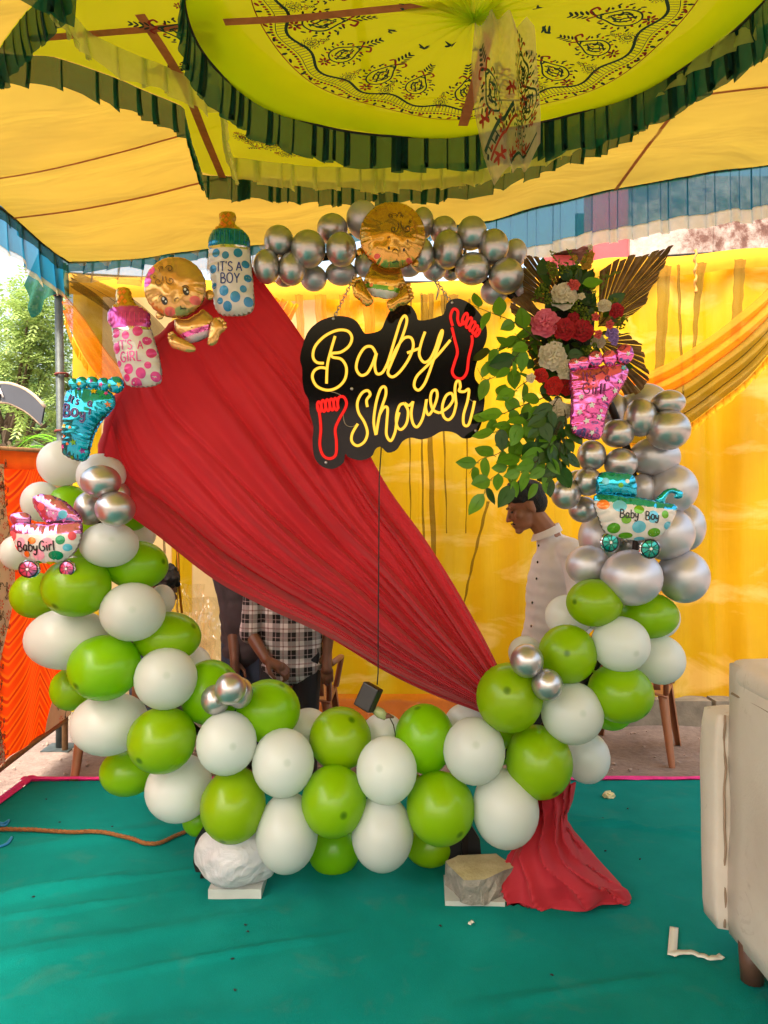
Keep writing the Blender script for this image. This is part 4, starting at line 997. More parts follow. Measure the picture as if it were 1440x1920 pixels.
# power cord and adapter
cord = thing('power_adapter', P(690, 1308, 2.9), 'black power adapter dangling on its cord below the red drape', 'adapter')
sign.rotation_euler.x = R(5)
m = MB(); m.tube([P(715, 838, 2.94), P(711, 900, 2.93), P(710, 1060, 2.93), P(709, 1200, 2.92), P(709, 1262, 2.91), P(707, 1284, 2.90)], .0024, 6); m.build('cord', M_black, cord)
rot = Matrix.Rotation(R(24), 3, 'Y') @ Matrix.Rotation(R(-28), 3, 'Z')
M_adp = plain('adapter_plastic', srgb(26, 24, 24), .38)
m = MB(); m.box(P(691, 1307, 2.9), (.036, .024, .048), rot=rot); o = m.build('adapter_body', M_adp, cord)
bv = o.modifiers.new('b', 'BEVEL'); bv.width = .006; bv.segments = 3
m = MB(); m.box(P(697, 1308, 2.9) + rot @ Vector((.004, -.0255, 0)), (.006, .0008, .008), rot=rot); m.build('white_sticker', plain('sticker', srgb(200, 190, 190), .5), cord)
m = MB(); m.tube([P(703, 1330, 2.9), P(713, 1337, 2.9), P(724, 1345, 2.9)], [.016, .02, .013], 10); m.build('taped_plug', plain('clear_tape', srgb(150, 160, 110), .25, var=.3), cord)
m = MB(); m.tube([P(718, 1346, 2.9), P(728, 1342, 2.89), P(738, 1345, 2.9)], [.007, .01, .004], 8); m.build('tape_end', plain('brown_tape', srgb(96, 58, 40), .5), cord)
m = MB(); m.tube([P(730, 1344, 2.91), P(738, 1360, 2.92), P(741, 1376, 2.94), P(742, 1400, 3.0)], .0022, 5); m.build('mains_cord', M_black, cord)
# ================================================================== FOIL BALLOONS
def foilmat(name, col, metal=.75, rough=.2, var=.15, col2=None, coat=.6):
    t = NT(name); nz = t.noise(14, 3)
    c = t.ramp(nz, [(.35, col), (.65, col2 or tuple(min(1, x * (1 + var)) for x in col[:3]) + (1,))])
    return t.done(t.pbsdf(c, rough, metal, t.bump(t.noise(38, 3, .6), .10, .008), Coat_Weight=coat, Coat_Roughness=.06))
M_fsilver = foilmat('foil_silver', srgb(196, 196, 200), .95, .14)
M_fwhite = foilmat('foil_white_print', srgb(206, 200, 198), .08, .3)
M_fteal = foilmat('foil_teal', srgb(0, 120, 160), .7, .2); M_fblue = foilmat('foil_cyan', srgb(10, 150, 190), .85, .13, col2=srgb(30, 180, 205))
M_fpink = foilmat('foil_pink', srgb(190, 60, 150), .6, .2); M_fmag = foilmat('foil_magenta', srgb(206, 76, 156), .85, .13, col2=srgb(224, 110, 180))
M_flil = foilmat('foil_lilac', srgb(190, 110, 176), .85, .14, col2=srgb(214, 140, 190))
M_fgold = foilmat('foil_gold', srgb(196, 140, 30), .7, .2, col2=srgb(214, 168, 60)); M_fskin = foilmat('foil_skin', srgb(206, 156, 90), .6, .17, col2=srgb(206, 160, 86)); M_fskin2 = foilmat('foil_skin_gold', srgb(196, 146, 50), .75, .16, col2=srgb(204, 154, 66))
M_pbk = plain('print_black', srgb(16, 14, 16), .4); M_pbl = foilmat('print_blue', srgb(16, 122, 176), .3, .3); M_pnv = plain('print_navy', srgb(24, 50, 130), .35); M_ppk = foilmat('print_pink', srgb(210, 56, 140), .3, .3)
M_plp = plain('print_light_pink', srgb(236, 150, 176), .4); M_prs = plain('print_rose', srgb(222, 74, 84), .5); M_pgr = foilmat('print_green', srgb(96, 160, 20), .4, .25); M_pgd = foilmat('print_deep_green', srgb(10, 128, 80), .4, .25); M_por = foilmat('print_orange', srgb(226, 120, 40), .4, .25)
M_pye = foilmat('print_yellow', srgb(226, 190, 30), .4, .25); M_ppu = foilmat('print_purple', srgb(130, 40, 140), .4, .25); M_pwh = plain('print_white', (.8, .8, .8, 1), .4); M_psk = foilmat('print_sky', srgb(90, 178, 206), .3, .3)

class Lobe:
    """pillow inflated from a flat outline (pixels -> metres at depth d): Poisson height field + seam puckers"""
    def __init__(s, outline, d, depth=.6, smooth=True, pucker=.5, res=None, npk=None, yaw=0.0, dy=0.0, scal=.012):
        s.d = d; s.dy = dy
        pts = [tuple(p) for p in cr(outline, 6, True)] if smooth else outline
        s.poly = np.array(pts, float); lo = s.poly.min(0); hi = s.poly.max(0); sz = max(hi - lo)
        s.h = h = sz / (res or 62); s.lo = lo - 2 * h; nx, ny = [int(v) + 5 for v in (hi - lo) / h]
        gx, gy = np.meshgrid(s.lo[0] + h * np.arange(nx), s.lo[1] + h * np.arange(ny)); s.nx, s.ny = nx, ny
        ins = s.inside(gx.ravel(), gy.ravel()).reshape(ny, nx)
        u = np.zeros((ny, nx)); hh = 1.0
        for _ in range(900):
            v = .25 * (np.roll(u, 1, 0) + np.roll(u, -1, 0) + np.roll(u, 1, 1) + np.roll(u, -1, 1) + hh); u = np.where(ins, v, 0)
        s.u = np.sqrt(np.maximum(u, 0)) * h; s.um = s.u.max(); s.k = depth * math.sqrt(2.0)
        seg = np.linalg.norm(np.diff(np.vstack([s.poly, s.poly[:1]]), axis=0), axis=1); s.arc = np.concatenate([[0], np.cumsum(seg)])[:-1]; s.per = seg.sum()
        s.pk = pucker; s.npk = npk or int(s.per / 9.0); s.scal = scal; s.ph = (lo[0] * 13.7) % 6
    def inside(s, X, Y):
        p = s.poly; q = np.roll(p, -1, 0); c = np.zeros(X.shape, bool)
        for (x0, y0), (x1, y1) in zip(p, q):
            if y0 == y1: continue
            k = ((y0 > Y) != (y1 > Y)) & (X < (x1 - x0) * (Y - y0) / (y1 - y0) + x0); c ^= k
        return c
    def samp(s, x, y):
        fx = (x - s.lo[0]) / s.h; fy = (y - s.lo[1]) / s.h; i = int(fx); j = int(fy)
        if i < 0 or j < 0 or i >= s.nx - 1 or j >= s.ny - 1: return 0.0
        a, b = fx - i, fy - j
        return (s.u[j, i] * (1 - a) + s.u[j, i + 1] * a) * (1 - b) + (s.u[j + 1, i] * (1 - a) + s.u[j + 1, i + 1] * a) * b
    def height(s, x, y, raw=False):
        z = s.samp(x, y)
        if z <= 0: return 0.0
        q = (s.poly[:, 0] - x) ** 2 + (s.poly[:, 1] - y) ** 2; k = int(q.argmin()); dist = math.sqrt(q[k])
        a = s.arc[k] / s.per * 2 * math.pi * s.npk
        w = math.exp(-dist / (s.per * .02)) * s.pk
        rip = (math.sin(a + s.ph) * .55 + math.sin(a * .53 + 1.3) * .35 + math.sin(a * 1.9) * .2) * w
        return z * s.k * (1 + .30 * rip) + .05 * s.um * mnoise.noise((x * .06, y * .06, s.ph))* min(1, z / s.um * 2)
    def pt(s, x, y, side=1, off=0.0):
        z = s.height(x, y); return P(x, y, s.d) + Vector((0, s.dy - side * M2(z, s.d) - side * off, 0))
    def mesh(s, regions, parent):
        """regions: list of (name, mat, pred(x,y)); first match wins"""
        b = s.poly; n = len(b); ctr = b.mean(0); q = resample(b, max(70, int(s.per / 3)), True)
        bd = []
        for i, p in enumerate(q):
            a = i / len(q) * 2 * math.pi * s.npk; w = 1 - s.scal * (1 + math.sin(a + s.ph)); bd.append((ctr[0] + (p[0] - ctr[0]) * w, ctr[1] + (p[1] - ctr[1]) * w))
        nb = len(bd); stp = s.h * 1.05; lo = s.poly.min(0); hi = s.poly.max(0); inn = []
        Y = lo[1]; row = 0
        while Y < hi[1]:
            xs = np.arange(lo[0] + (stp / 2 if row % 2 else 0), hi[0], stp)
            if len(xs):
                ok = s.inside(xs, np.full(xs.shape, Y))
                for x, o in zip(xs, ok):
                    if o and ((b[:, 0] - x) ** 2 + (b[:, 1] - Y) ** 2).min() > (stp * .75) ** 2: inn.append((float(x), float(Y)))
            Y += stp * .87; row += 1
        vv = [Vector(p) for p in bd] + [Vector(p) for p in inn]
        r = mgeo.delaunay_2d_cdt(vv, [(i, (i + 1) % nb) for i in range(nb)], [], 1, 1e-5)
        V, Fc = r[0], r[2]; parts = {}
        hcache = [s.height(v.x, v.y) for v in V]
        # rim vertices stay flat
        isb = [((b[:, 0] - v.x) ** 2 + (b[:, 1] - v.y) ** 2).min() < (stp * .3) ** 2 for v in V]
        for f in Fc:
            cx = sum(V[i].x for i in f) / len(f); cy_ = sum(V[i].y for i in f) / len(f)
            for (nm, mt, pr) in regions:
                if pr(cx, cy_): break
            parts.setdefault(nm, (mt, [[], []]))[1]
            for sd_ in (0, 1): parts[nm][1][sd_].append(f)
        objs = {}
        for nm, (mt, fss) in parts.items():
            m = MB()
            for sd_, sg in ((0, 1), (1, -1)):
                idx = {}; vs_ = []; fs = []
                for f in fss[sd_]:
                    g = []
                    for i in f:
                        if i not in idx:
                            idx[i] = len(vs_); v = V[i]; hgt = 0 if isb[i] else hcache[i]; vs_.append(P(v.x, v.y, s.d) + Vector((0, s.dy - sg * M2(hgt, s.d), 0)))
                        g.append(idx[i])
                    fs.append(tuple(g) if sg > 0 else tuple(reversed(g)))
                m.add(vs_, fs)
            objs[nm] = m.build(nm, mt, parent)
        return objs
    # ---- printed marks lying on the front face
    def rib(s, pts, w, mat, name, parent, n=5, off=.0014):
        q = cr(pts, n) if len(pts) > 2 else resample(pts, 8); q = resample(q, max(6, int(len(q)))); k = len(q); m = MB(); vs_ = []
        for i in range(k):
            tn = q[min(i + 1, k - 1)] - q[max(i - 1, 0)]; L = np.linalg.norm(tn) + 1e-9; a, b = -tn[1] / L * w / 2, tn[0] / L * w / 2
            vs_ += [s.pt(q[i][0] - a, q[i][1] - b, 1, off), s.pt(q[i][0] + a, q[i][1] + b, 1, off)]
        m.add(vs_, [(2 * i, 2 * i + 1, 2 * i + 3, 2 * i + 2) for i in range(k - 1)]); return m
    def ribs(s, strokes, w, mat, name, parent, off=.0028):
        M_ = MB()
        for st in strokes:
            m = s.rib(st, w, mat, name, parent, off=off); M_.add(m.v, m.f)
        return M_.build(name, mat, parent)
    def disc(s, cx, cy, rx, ry, mat, name, parent, a=0.0, off=.001, star=0):
        m = MB(); nr, nt = 4, 20; idx = []; vs_ = []; 
        for j in range(nr + 1):
            for i in range(nt):
                th = 2 * math.pi * i / nt; k = j / nr
                if star: k *= (1 if i % 4 == 0 else (.45 if i % 4 == 2 else .66)) if star == 5 else (.55 + .45 * abs(math.cos(th * star / 2)))
                x = rx * k * math.cos(th); y = ry * k * math.sin(th); X = cx + x * math.cos(a) - y * math.sin(a); Y_ = cy + x * math.sin(a) + y * math.cos(a)
                vs_.append((X, Y_))
        zs = [s.samp(*v) for v in vs_]; fs = []
        for j in range(nr):
            for i in range(nt):
                f = (j * nt + i, j * nt + (i + 1) % nt, (j + 1) * nt + (i + 1) % nt, (j + 1) * nt + i)
                if min(zs[g] for g in f) > .04 * s.um: fs.append(f)
        if not fs: return None
        m.add([s.pt(x, y, 1, off) for x, y in vs_], fs); return m.build(name, mat, parent)

GL = {
 'I': ([[(.1, 0), (.1, 1)]], .3), 'T': ([[(0, 1), (.6, 1)], [(.3, 1), (.3, 0)]], .68), "'": ([[(.06, 1.05), (.05, .8)]], .2), 'S': ([[(.55, .85), (.35, 1), (.1, .88), (.1, .65), (.35, .5), (.55, .32), (.5, .08), (.25, 0), (.02, .14)]], .72),
 'A': ([[(0, 0), (.3, .96)], [(.3, .96), (.64, 0)], [(.13, .36), (.52, .36)]], .76), 'B': ([[(.05, 0), (.05, 1)], [(.05, 1), (.38, .97), (.5, .76), (.38, .55), (.05, .52)], [(.05, .52), (.45, .48), (.6, .26), (.45, .02), (.05, 0)]], .72),
 'O': ([[(.36, 1), (.1, .85), (.02, .5), (.1, .14), (.36, 0), (.62, .14), (.7, .5), (.62, .85), (.36, 1)]], .84), 'Y': ([[(0, 1), (.3, .48)], [(.3, .48), (.3, 0)], [(.6, 1), (.3, .48)]], .7),
 'G': ([[(.62, .82), (.4, 1), (.15, .85), (.03, .5), (.15, .12), (.4, 0), (.62, .15), (.62, .42)], [(.62, .44), (.4, .44)]], .78), 'R': ([[(.05, 0), (.05, 1)], [(.05, 1), (.42, .97), (.54, .75), (.42, .53), (.05, .5)], [(.25, .5), (.6, 0)]], .74), 'L': ([[(.05, 1), (.05, 0)], [(.05, 0), (.5, 0)]], .6),
 'a': ([[(.42, .55), (.25, .64), (.07, .5), (.05, .2), (.2, .02), (.36, .14), (.43, .4)], [(.44, .62), (.43, .2), (.52, .02)]], .6), 'b': ([[(.06, 1), (.06, .05)], [(.06, .45), (.25, .63), (.46, .5), (.46, .15), (.25, 0), (.06, .1)]], .56),
 'y': ([[(.03, .62), (.1, .25), (.25, .15), (.42, .3)], [(.46, .62), (.42, 0), (.3, -.3), (.1, -.3), (.05, -.16)]], .56), 'i': ([[(.08, .6), (.08, 0)], [(.08, .82), (.085, .88)]], .24), 'r': ([[(.06, .62), (.06, 0)], [(.06, .4), (.2, .6), (.36, .58)]], .42), 'l': ([[(.08, 1), (.08, 0)]], .22),
 'o': ([[(.26, .64), (.06, .5), (.04, .16), (.26, 0), (.48, .16), (.46, .5), (.26, .64)]], .58), 't': ([[(.15, .95), (.15, .1), (.3, 0)], [(0, .65), (.32, .65)]], .4), 's': ([[(.36, .55), (.2, .64), (.06, .5), (.2, .34), (.36, .2), (.2, 0), (.03, .1)]], .46), '!': ([[(.08, 1), (.08, .3)], [(.08, .06), (.085, .02)]], .26), ' ': ([], .35), 'n': ([[(.06, .62), (.06, 0)], [(.06, .4), (.22, .62), (.4, .5), (.42, 0)]], .54),
}
def write(lb, text, x, y, h, w, mat, parent, ang=0.0, sx=1.0, track=.06, off=.002, jit=0.0, name='lettering'):
    """single-stroke print; (x, y) = baseline start in pixels, y grows downwards; every letter is a part"""
    cx = 0.0; ca_, sa_ = math.cos(ang), math.sin(ang)
    for ch in text:
        st, adv = GL[ch]; jy = rng.uniform(-jit, jit)
        if st:
            T = [[(x + ((cx + a) * sx * h) * ca_ + ((b + jy) * h) * sa_, y + ((cx + a) * sx * h) * sa_ - ((b + jy) * h) * ca_) for a, b in s_] for s_ in st]
            lb.ribs(T, w, mat, 'letter', parent, off)
        cx += adv + track
al = lambda x, y: True
# ---------------- bottles
def bottle(ox, oy, sc_, OUT, d, label, axis, capm, dotm, txtm, l1, l2, dots, tl, yb):
    q = [(ox + x / sc_, oy + y / sc_) for x, y in OUT]; root = thing('bottle_balloon', P(*q[0], d), label, 'foil balloon', 'foil baby bottle balloons')
    lb = Lobe(q, d, .62, True, .55)
    ca_, sa_ = math.cos(axis), math.sin(axis)
    along = lambda x, y: (x - ox) * sc_ * sa_ * -1 + (y - oy) * sc_ * ca_
    b = sorted(yb)
    ob = lb.mesh([('teat', M_fgold, lambda x, y: along(x, y) < b[0]), ('cap', capm, lambda x, y: along(x, y) < b[1]), ('collar', M_fsilver, lambda x, y: along(x, y) < b[2]), ('bottle', M_fwhite, al)], root)
    body = ob['bottle']
    for (x, y, r) in dots: lb.disc(ox + x / sc_, oy + y / sc_, r / sc_, r * 1.08 / sc_, dotm, 'dot', body)
    # cap ribs and teat checks
    for (tx, x, y, h) in tl: write(lb, tx, ox + x / sc_, oy + y / sc_, h / sc_, h * .13 / sc_, txtm, body, axis, .86)
    return lb, ob, root
BB = [(1040, 90), (1110, 70), (1168, 84), (1184, 128), (1174, 178), (1232, 226), (1292, 290), (1302, 380), (1310, 520), (1330, 700), (1332, 890), (1272, 948), (1150, 962), (1050, 946), (1003, 880), (984, 720), (956, 560), (948, 400), (948, 312), (988, 240), (1036, 190), (1040, 140)]
lb, ob, root = bottle(180, 380, 4.5, BB, 2.84, 'blue and white foil bottle balloon printed IT\'S A BOY', 0.0, M_fteal, M_pbl, M_pnv, '', '',
    [(1032, 455, 34), (1114, 478, 30), (1216, 455, 36), (1274, 545, 30), (1004, 585, 32), (1292, 660, 30), (1012, 720, 24), (1098, 768, 40), (1258, 752, 28), (1192, 818, 42), (1062, 848, 26), (1296, 855, 38), (1124, 892, 38)],
    [("IT'S", 1046, 610, 76), ("A", 1205, 605, 76), ("BOY", 1072, 706, 80)], [238, 385, 408])
for k in range(8): lb.ribs([[(180 + (985 + 40 * k) / 4.5, 380 + 262 / 4.5), (180 + (985 + 40 * k) / 4.5, 380 + 372 / 4.5)]], .9, M_pbl, 'cap_groove', ob['cap'])
for (x, y) in ((1085, 130), (1125, 120), (1110, 165), (1075, 195), (1140, 195), (1100, 215)): lb.disc(180 + x / 4.5, 380 + y / 4.5, 4, 5, M_por, 'diamond', ob['teat'], star=4)
PB = [(180, 725), (236, 709), (286, 728), (304, 790), (340, 858), (412, 896), (458, 950), (458, 1040), (492, 1150), (532, 1290), (552, 1420), (548, 1512), (482, 1552), (380, 1562), (270, 1547), (232, 1480), (188, 1360), (152, 1200), (138, 1080), (103, 1010), (98, 940), (140, 880), (176, 840), (164, 780)]
lb, ob, root = bottle(180, 380, 4.5, PB, 2.82, 'pink and white foil bottle balloon printed IT\'S A GIRL', -.06, M_fpink, M_ppk, M_ppk, '', '',
    [(196, 1122, 36), (282, 1140, 32), (380, 1105, 40), (452, 1182, 34), (190, 1245, 42), (486, 1285, 38), (215, 1372, 24), (302, 1418, 40), (404, 1452, 42), (462, 1386, 28), (280, 1488, 28), (358, 1536, 46), (518, 1478, 40)],
    [("IT'S", 214, 1262, 74), ("A", 388, 1256, 70), ("GIRL", 236, 1362, 82)], [905, 1085, 1108])
for k in range(9): lb.ribs([[(180 + (135 + 36 * k) / 4.5, 380 + 945 / 4.5), (180 + (140 + 36 * k) / 4.5, 380 + 1030 / 4.5)]], .9, M_ppk, 'cap_groove', ob['cap'])
for (x, y) in ((215, 770), (250, 760), (235, 815), (215, 850), (265, 850)): lb.disc(180 + x / 4.5, 380 + y / 4.5, 4, 5, M_por, 'diamond', ob['teat'], star=4)
# ---------------- babies
def circ(cx, cy, rx, ry, n=14, a=0): return [(cx + rx * math.cos(2 * math.pi * k / n), cy + ry * math.sin(2 * math.pi * k / n)) for k in range(n)]
def spiral(cx, cy, r0, turns, a0, dirn=1, n=14):
    return [(cx + r0 * (1 - .8 * k / n) * math.cos(a0 + dirn * turns * 6.28 * k / n), cy + r0 * (1 - .8 * k / n) * math.sin(a0 + dirn * turns * 6.28 * k / n)) for k in range(n + 1)]
T6 = lambda x, y: (180 + x / 4.5, 380 + y / 4.5)
g = thing('baby_balloon', P(*T6(800, 1180), 2.84), 'foil baby girl balloon with a pink bow and pink waistband', 'foil balloon', 'foil baby balloons')
lb = Lobe([T6(*p) for p in circ(668, 716, 262, 258)], 2.80, .5, True, .6, npk=26); head = lb.mesh([('head', M_fskin, al)], g)['head']
for (x, y, r) in ((948, 765, 40), (525, 936, 36)):
    l2 = Lobe([T6(*p) for p in circ(x, y, r, r * 1.1, 10)], 2.80, .5, True, .5, res=16, npk=6, dy=.02); l2.mesh([('ear', M_fskin, al)], g)
l2 = Lobe([T6(*p) for p in [(672, 975), (760, 985), (860, 930), (905, 900), (995, 980), (975, 1060), (972, 1110), (880, 1165), (795, 1185), (740, 1150), (680, 1092), (662, 1030)]], 2.83, .5, True, .6, res=36)
line = lambda x, y: (y - 380) * 4.5 - (1133 - ((x - 180) * 4.5 - 730) * .33)
ob = l2.mesh([('tummy', M_fskin, lambda x, y: line(x, y) < -22), ('waistband', M_fmag, lambda x, y: line(x, y) < 22), ('nappy', foilmat('foil_lilac_white', srgb(190, 164, 176), .3, .25), al)], g)
l2.disc(*T6(820, 1064), 1.3, 1.1, M_pbk, 'navel', ob['tummy'])
for o_ in ([(610, 1112), (640, 1092), (672, 1108), (692, 1132), (760, 1160), (832, 1212), (838, 1252), (780, 1264), (700, 1242), (640, 1222), (612, 1172)], [(962, 1052), (985, 985), (1020, 968), (1060, 990), (1094, 1030), (1088, 1080), (1050, 1112), (1022, 1180), (982, 1208), (940, 1192), (950, 1120)]):
    l3 = Lobe([T6(*p) for p in o_], 2.80, .55, True, .8, res=26); l3.mesh([('foot', M_fskin, al)], g)
for (tx, ty) in ((622, 1112), (640, 1100), (620, 1140), (1040, 980), (1064, 992), (1086, 1018), (1090, 1050)):
    l3 = Lobe([T6(*p) for p in circ(tx, ty, 17, 15, 8)], 2.78, .6, True, .3, res=12, npk=4); l3.mesh([('toe', M_fskin, al)], g)
def rb(strokes, w, m=M_pbk, nm='curl_print', T=T6):
    for s_ in strokes: lb.ribs([[T(*p) for p in s_]], w * 1.35, m, nm, head, .005)
rb([spiral(572, 578, 26, .7, 3.0), [(556, 608), (562, 575), (585, 562)], spiral(640, 582, 34, 1.1, 3.4, 1), spiral(516, 650, 16, .8, -1.2, -1), spiral(548, 690, 34, 1.1, 0.2, 1), [(582, 690), (588, 645)], spiral(650, 682, 34, 1.1, 2.9, -1), [(616, 682), (612, 648)]], .9)
rb([[(552, 846), (556, 815), (580, 802)], [(748, 736), (775, 722), (803, 738)], [(684, 856), (690, 830), (718, 826)], [(730, 888), (738, 908), (775, 910)], [(726, 918), (738, 908)]], 1.0, nm='face_print')
for (x, y) in ((596, 846), (778, 768)):
    lb.disc(*T6(x, y), 5.6, 8, M_pbk, 'eye', head, -.3, .0025); lb.disc(*T6(x - 6, y - 14), 2.2, 2.6, M_pwh, 'eye_glint', head, 0, .005); lb.disc(*T6(x + 14, y + 8), 1.6, 1.8, M_pwh, 'eye_glint', head, 0, .005)
for (x, y) in ((848, 838), (635, 930)): lb.disc(*T6(x, y), 10, 8, foilmat('blush', srgb(214, 90, 80), .3, .3), 'blush', head)
for (x, y, a_) in ((470, 580, .9), (440, 680, -.9)): lb.disc(*T6(x, y), 10, 8.5, foilmat('bow_pink', srgb(236, 90, 190), .4, .25), 'bow_loop', head, a_)
lb.disc(*T6(452, 632), 4, 5, M_ppk, 'bow_knot', head, .3)
T5 = lambda x, y: (640 + x / 8.0, 370 + y / 8.0)
g = thing('baby_balloon', P(*T5(650, 1540), 2.82), 'golden foil baby balloon seated on the silver arch above the sign', 'foil balloon', 'foil baby balloons')
lb = Lobe([T5(*p) for p in circ(768, 578, 496, 508)], 2.76, .52, True, .75, npk=34); head = lb.mesh([('head', M_fskin2, al)], g)['head']
for (x, y, rx, ry) in ((282, 790, 56, 66), (1110, 960, 55, 60)):
    l2 = Lobe([T5(*p) for p in circ(x, y, rx, ry, 10)], 2.77, .5, True, .5, res=14, npk=6, dy=.02); l2.mesh([('ear', M_fskin2, al)], g)
l2 = Lobe([T5(*p) for p in [(470, 985), (600, 1050), (750, 1075), (880, 1062), (925, 1180), (965, 1300), (885, 1400), (832, 1482), (700, 1530), (580, 1505), (470, 1488), (400, 1400), (335, 1262), (400, 1110)]], 2.80, .55, True, .7, res=36)
ln = lambda x, y: (y - 370) * 8 - (1335 + ((x - 640) * 8 - 430) * .16)
ob = l2.mesh([('tummy', M_fskin2, lambda x, y: ln(x, y) < -20), ('waistband', M_pgr, lambda x, y: ln(x, y) < 45), ('nappy', M_fwhite, al)], g)
l2.disc(*T5(672, 1318), 1.4, 1.1, M_pbk, 'navel', ob['tummy']); l2.disc(*T5(450, 1338), 3.4, 3.4, M_por, 'waist_check', ob['waistband']); l2.disc(*T5(745, 1388), 6, 3.4, M_pye, 'waist_check', ob['waistband'])
for o_ in ([(150, 1290), (200, 1218), (290, 1198), (335, 1262), (390, 1390), (480, 1540), (462, 1602), (372, 1640), (290, 1562), (190, 1480), (168, 1380)], [(1000, 1296), (1050, 1390), (1082, 1490), (1022, 1582), (940, 1622), (850, 1642), (770, 1712), (700, 1672), (688, 1560), (830, 1480), (900, 1370), (952, 1288)]):
    l3 = Lobe([T5(*p) for p in o_], 2.77, .55, True, .9, res=26); l3.mesh([('foot', M_fskin2, al)], g)
for (tx, ty) in ((170, 1300), (190, 1250), (230, 1225), (275, 1215), (1010, 1310), (1030, 1380), (1050, 1440), (1060, 1500)):
    l3 = Lobe([T5(*p) for p in circ(tx, ty, 34, 32, 8)], 2.75, .6, True, .3, res=12, npk=4); l3.mesh([('toe', M_fskin2, al)], g)
rb([spiral(745, 335, 46, 1.1, -.6, -1), [(782, 308), (815, 305), (840, 348)], spiral(880, 302, 34, .8, 2.6, 1), [(880, 340), (915, 320), (925, 345)], spiral(785, 540, 52, 1.2, .2, 1), [(837, 540), (856, 490), (846, 440)], spiral(985, 520, 52, 1.2, 2.8, -1), [(930, 540), (898, 480), (890, 410)], spiral(1025, 408, 26, 1, 2.5, -1)], .9, T=T5)
rb([[(690, 668), (708, 652), (732, 655)], [(986, 690), (998, 712), (996, 735)], [(762, 862), (785, 832), (822, 830), (856, 856)], [(758, 1010), (800, 1010), (832, 992)], [(832, 962), (832, 992), (850, 1014)]], .95, nm='face_print', T=T5)
for (x, y) in ((712, 812), (938, 836)): lb.disc(*T5(x, y), 2.0, 3.1, M_pbk, 'eye', head, .1, .004)
for (x, y) in ((538, 918), (1015, 975)): lb.disc(*T5(x, y), 6, 4.6, foilmat('blush2', srgb(206, 70, 50), .3, .3), 'blush', head)
# ---------------- feet
def foot(T, sole, toes, d, label, m1, txt, tcol, marks, tl, sc_, yaw):
    g = thing('foot_balloon', P(*T(*sole[len(sole) // 2]), d), label, 'foil balloon', 'foil footprint balloons')
    lb = Lobe([T(*p) for p in sole], d, .62, True, .8); so = lb.mesh([('sole', m1, al)], g)['sole']
    tb_ = []
    for (x, y, rx, ry) in toes:
        l2 = Lobe([T(*p) for p in circ(x, y, rx, ry, 12)], d - .012, .75, True, 1.5, res=22, npk=7, scal=.04); o = l2.mesh([('toe', m1, al)], g)['toe']; tb_.append((l2, o, x, y, rx))
    for (x, y, r, mt, st) in marks:
        tgt = min(tb_, key=lambda q: math.hypot(q[2] - x, q[3] - y)); 
        if math.hypot(tgt[2] - x, tgt[3] - y) < tgt[4] * .8: tgt[0].disc(*T(x, y), r / sc_, r / sc_, mt, 'star', tgt[1], rng.random(), star=st)
        else: lb.disc(*T(x, y), r / sc_, r / sc_, mt, 'star', so, rng.random(), .003, star=st)
    for (tx, x, y, h, a_) in tl: 
        if tcol[1]: write(lb, tx, *T(x, y), h / sc_, h * .20 / sc_, tcol[1], so, a_, 1.0, .08, .0036)
        write(lb, tx, *T(x, y), h / sc_, h * .14 / sc_, tcol[0], so, a_, 1.0, .08, .0052)
T0 = lambda x, y: (x / 6.0, 640 + y / 6.0)
foot(T0, [(760, 560), (830, 532), (960, 515), (1120, 518), (1232, 556), (1294, 630), (1296, 720), (1222, 822), (1132, 922), (1062, 1050), (1022, 1200), (1002, 1300), (940, 1354), (830, 1338), (740, 1292), (698, 1240), (698, 1120), (708, 950), (718, 760), (730, 640)],
     [(826, 478, 58, 66), (920, 466, 66, 72), (1040, 468, 74, 76), (1165, 484, 74, 80), (1302, 490, 98, 98)], 2.82, 'shiny turquoise foil footprint balloon printed It\'s a Boy', M_fblue, '', (M_pnv, M_plp),
     [(1085, 572, 36, M_pye, 5), (905, 480, 30, M_pye, 5), (1040, 450, 30, M_ppu, 5), (1150, 490, 30, M_ppk, 5), (1352, 495, 34, M_pye, 5), (1245, 500, 30, M_pgr, 5), (1240, 720, 36, M_por, 5), (750, 960, 32, M_pye, 5), (865, 1145, 40, M_pgr, 5), (725, 1190, 34, M_ppk, 5), (955, 1240, 38, M_ppu, 5), (750, 1075, 20, M_por, 3), (830, 978, 18, M_por, 3), (795, 1160, 18, M_por, 3), (1215, 592, 26, M_ppk, 5), (910, 540, 26, M_ppu, 5), (830, 1310, 26, M_pgr, 5)],
     [("It's", 795, 690, 88, .32), ("a", 1030, 745, 88, .15), ("Bo", 742, 855, 135, .02), ("y", 948, 880, 112, .0), ("!", 1042, 870, 100, .1)], 6.0, 0)
T4 = lambda x, y: (1020 + x / 4.0, 640 + y / 4.0)
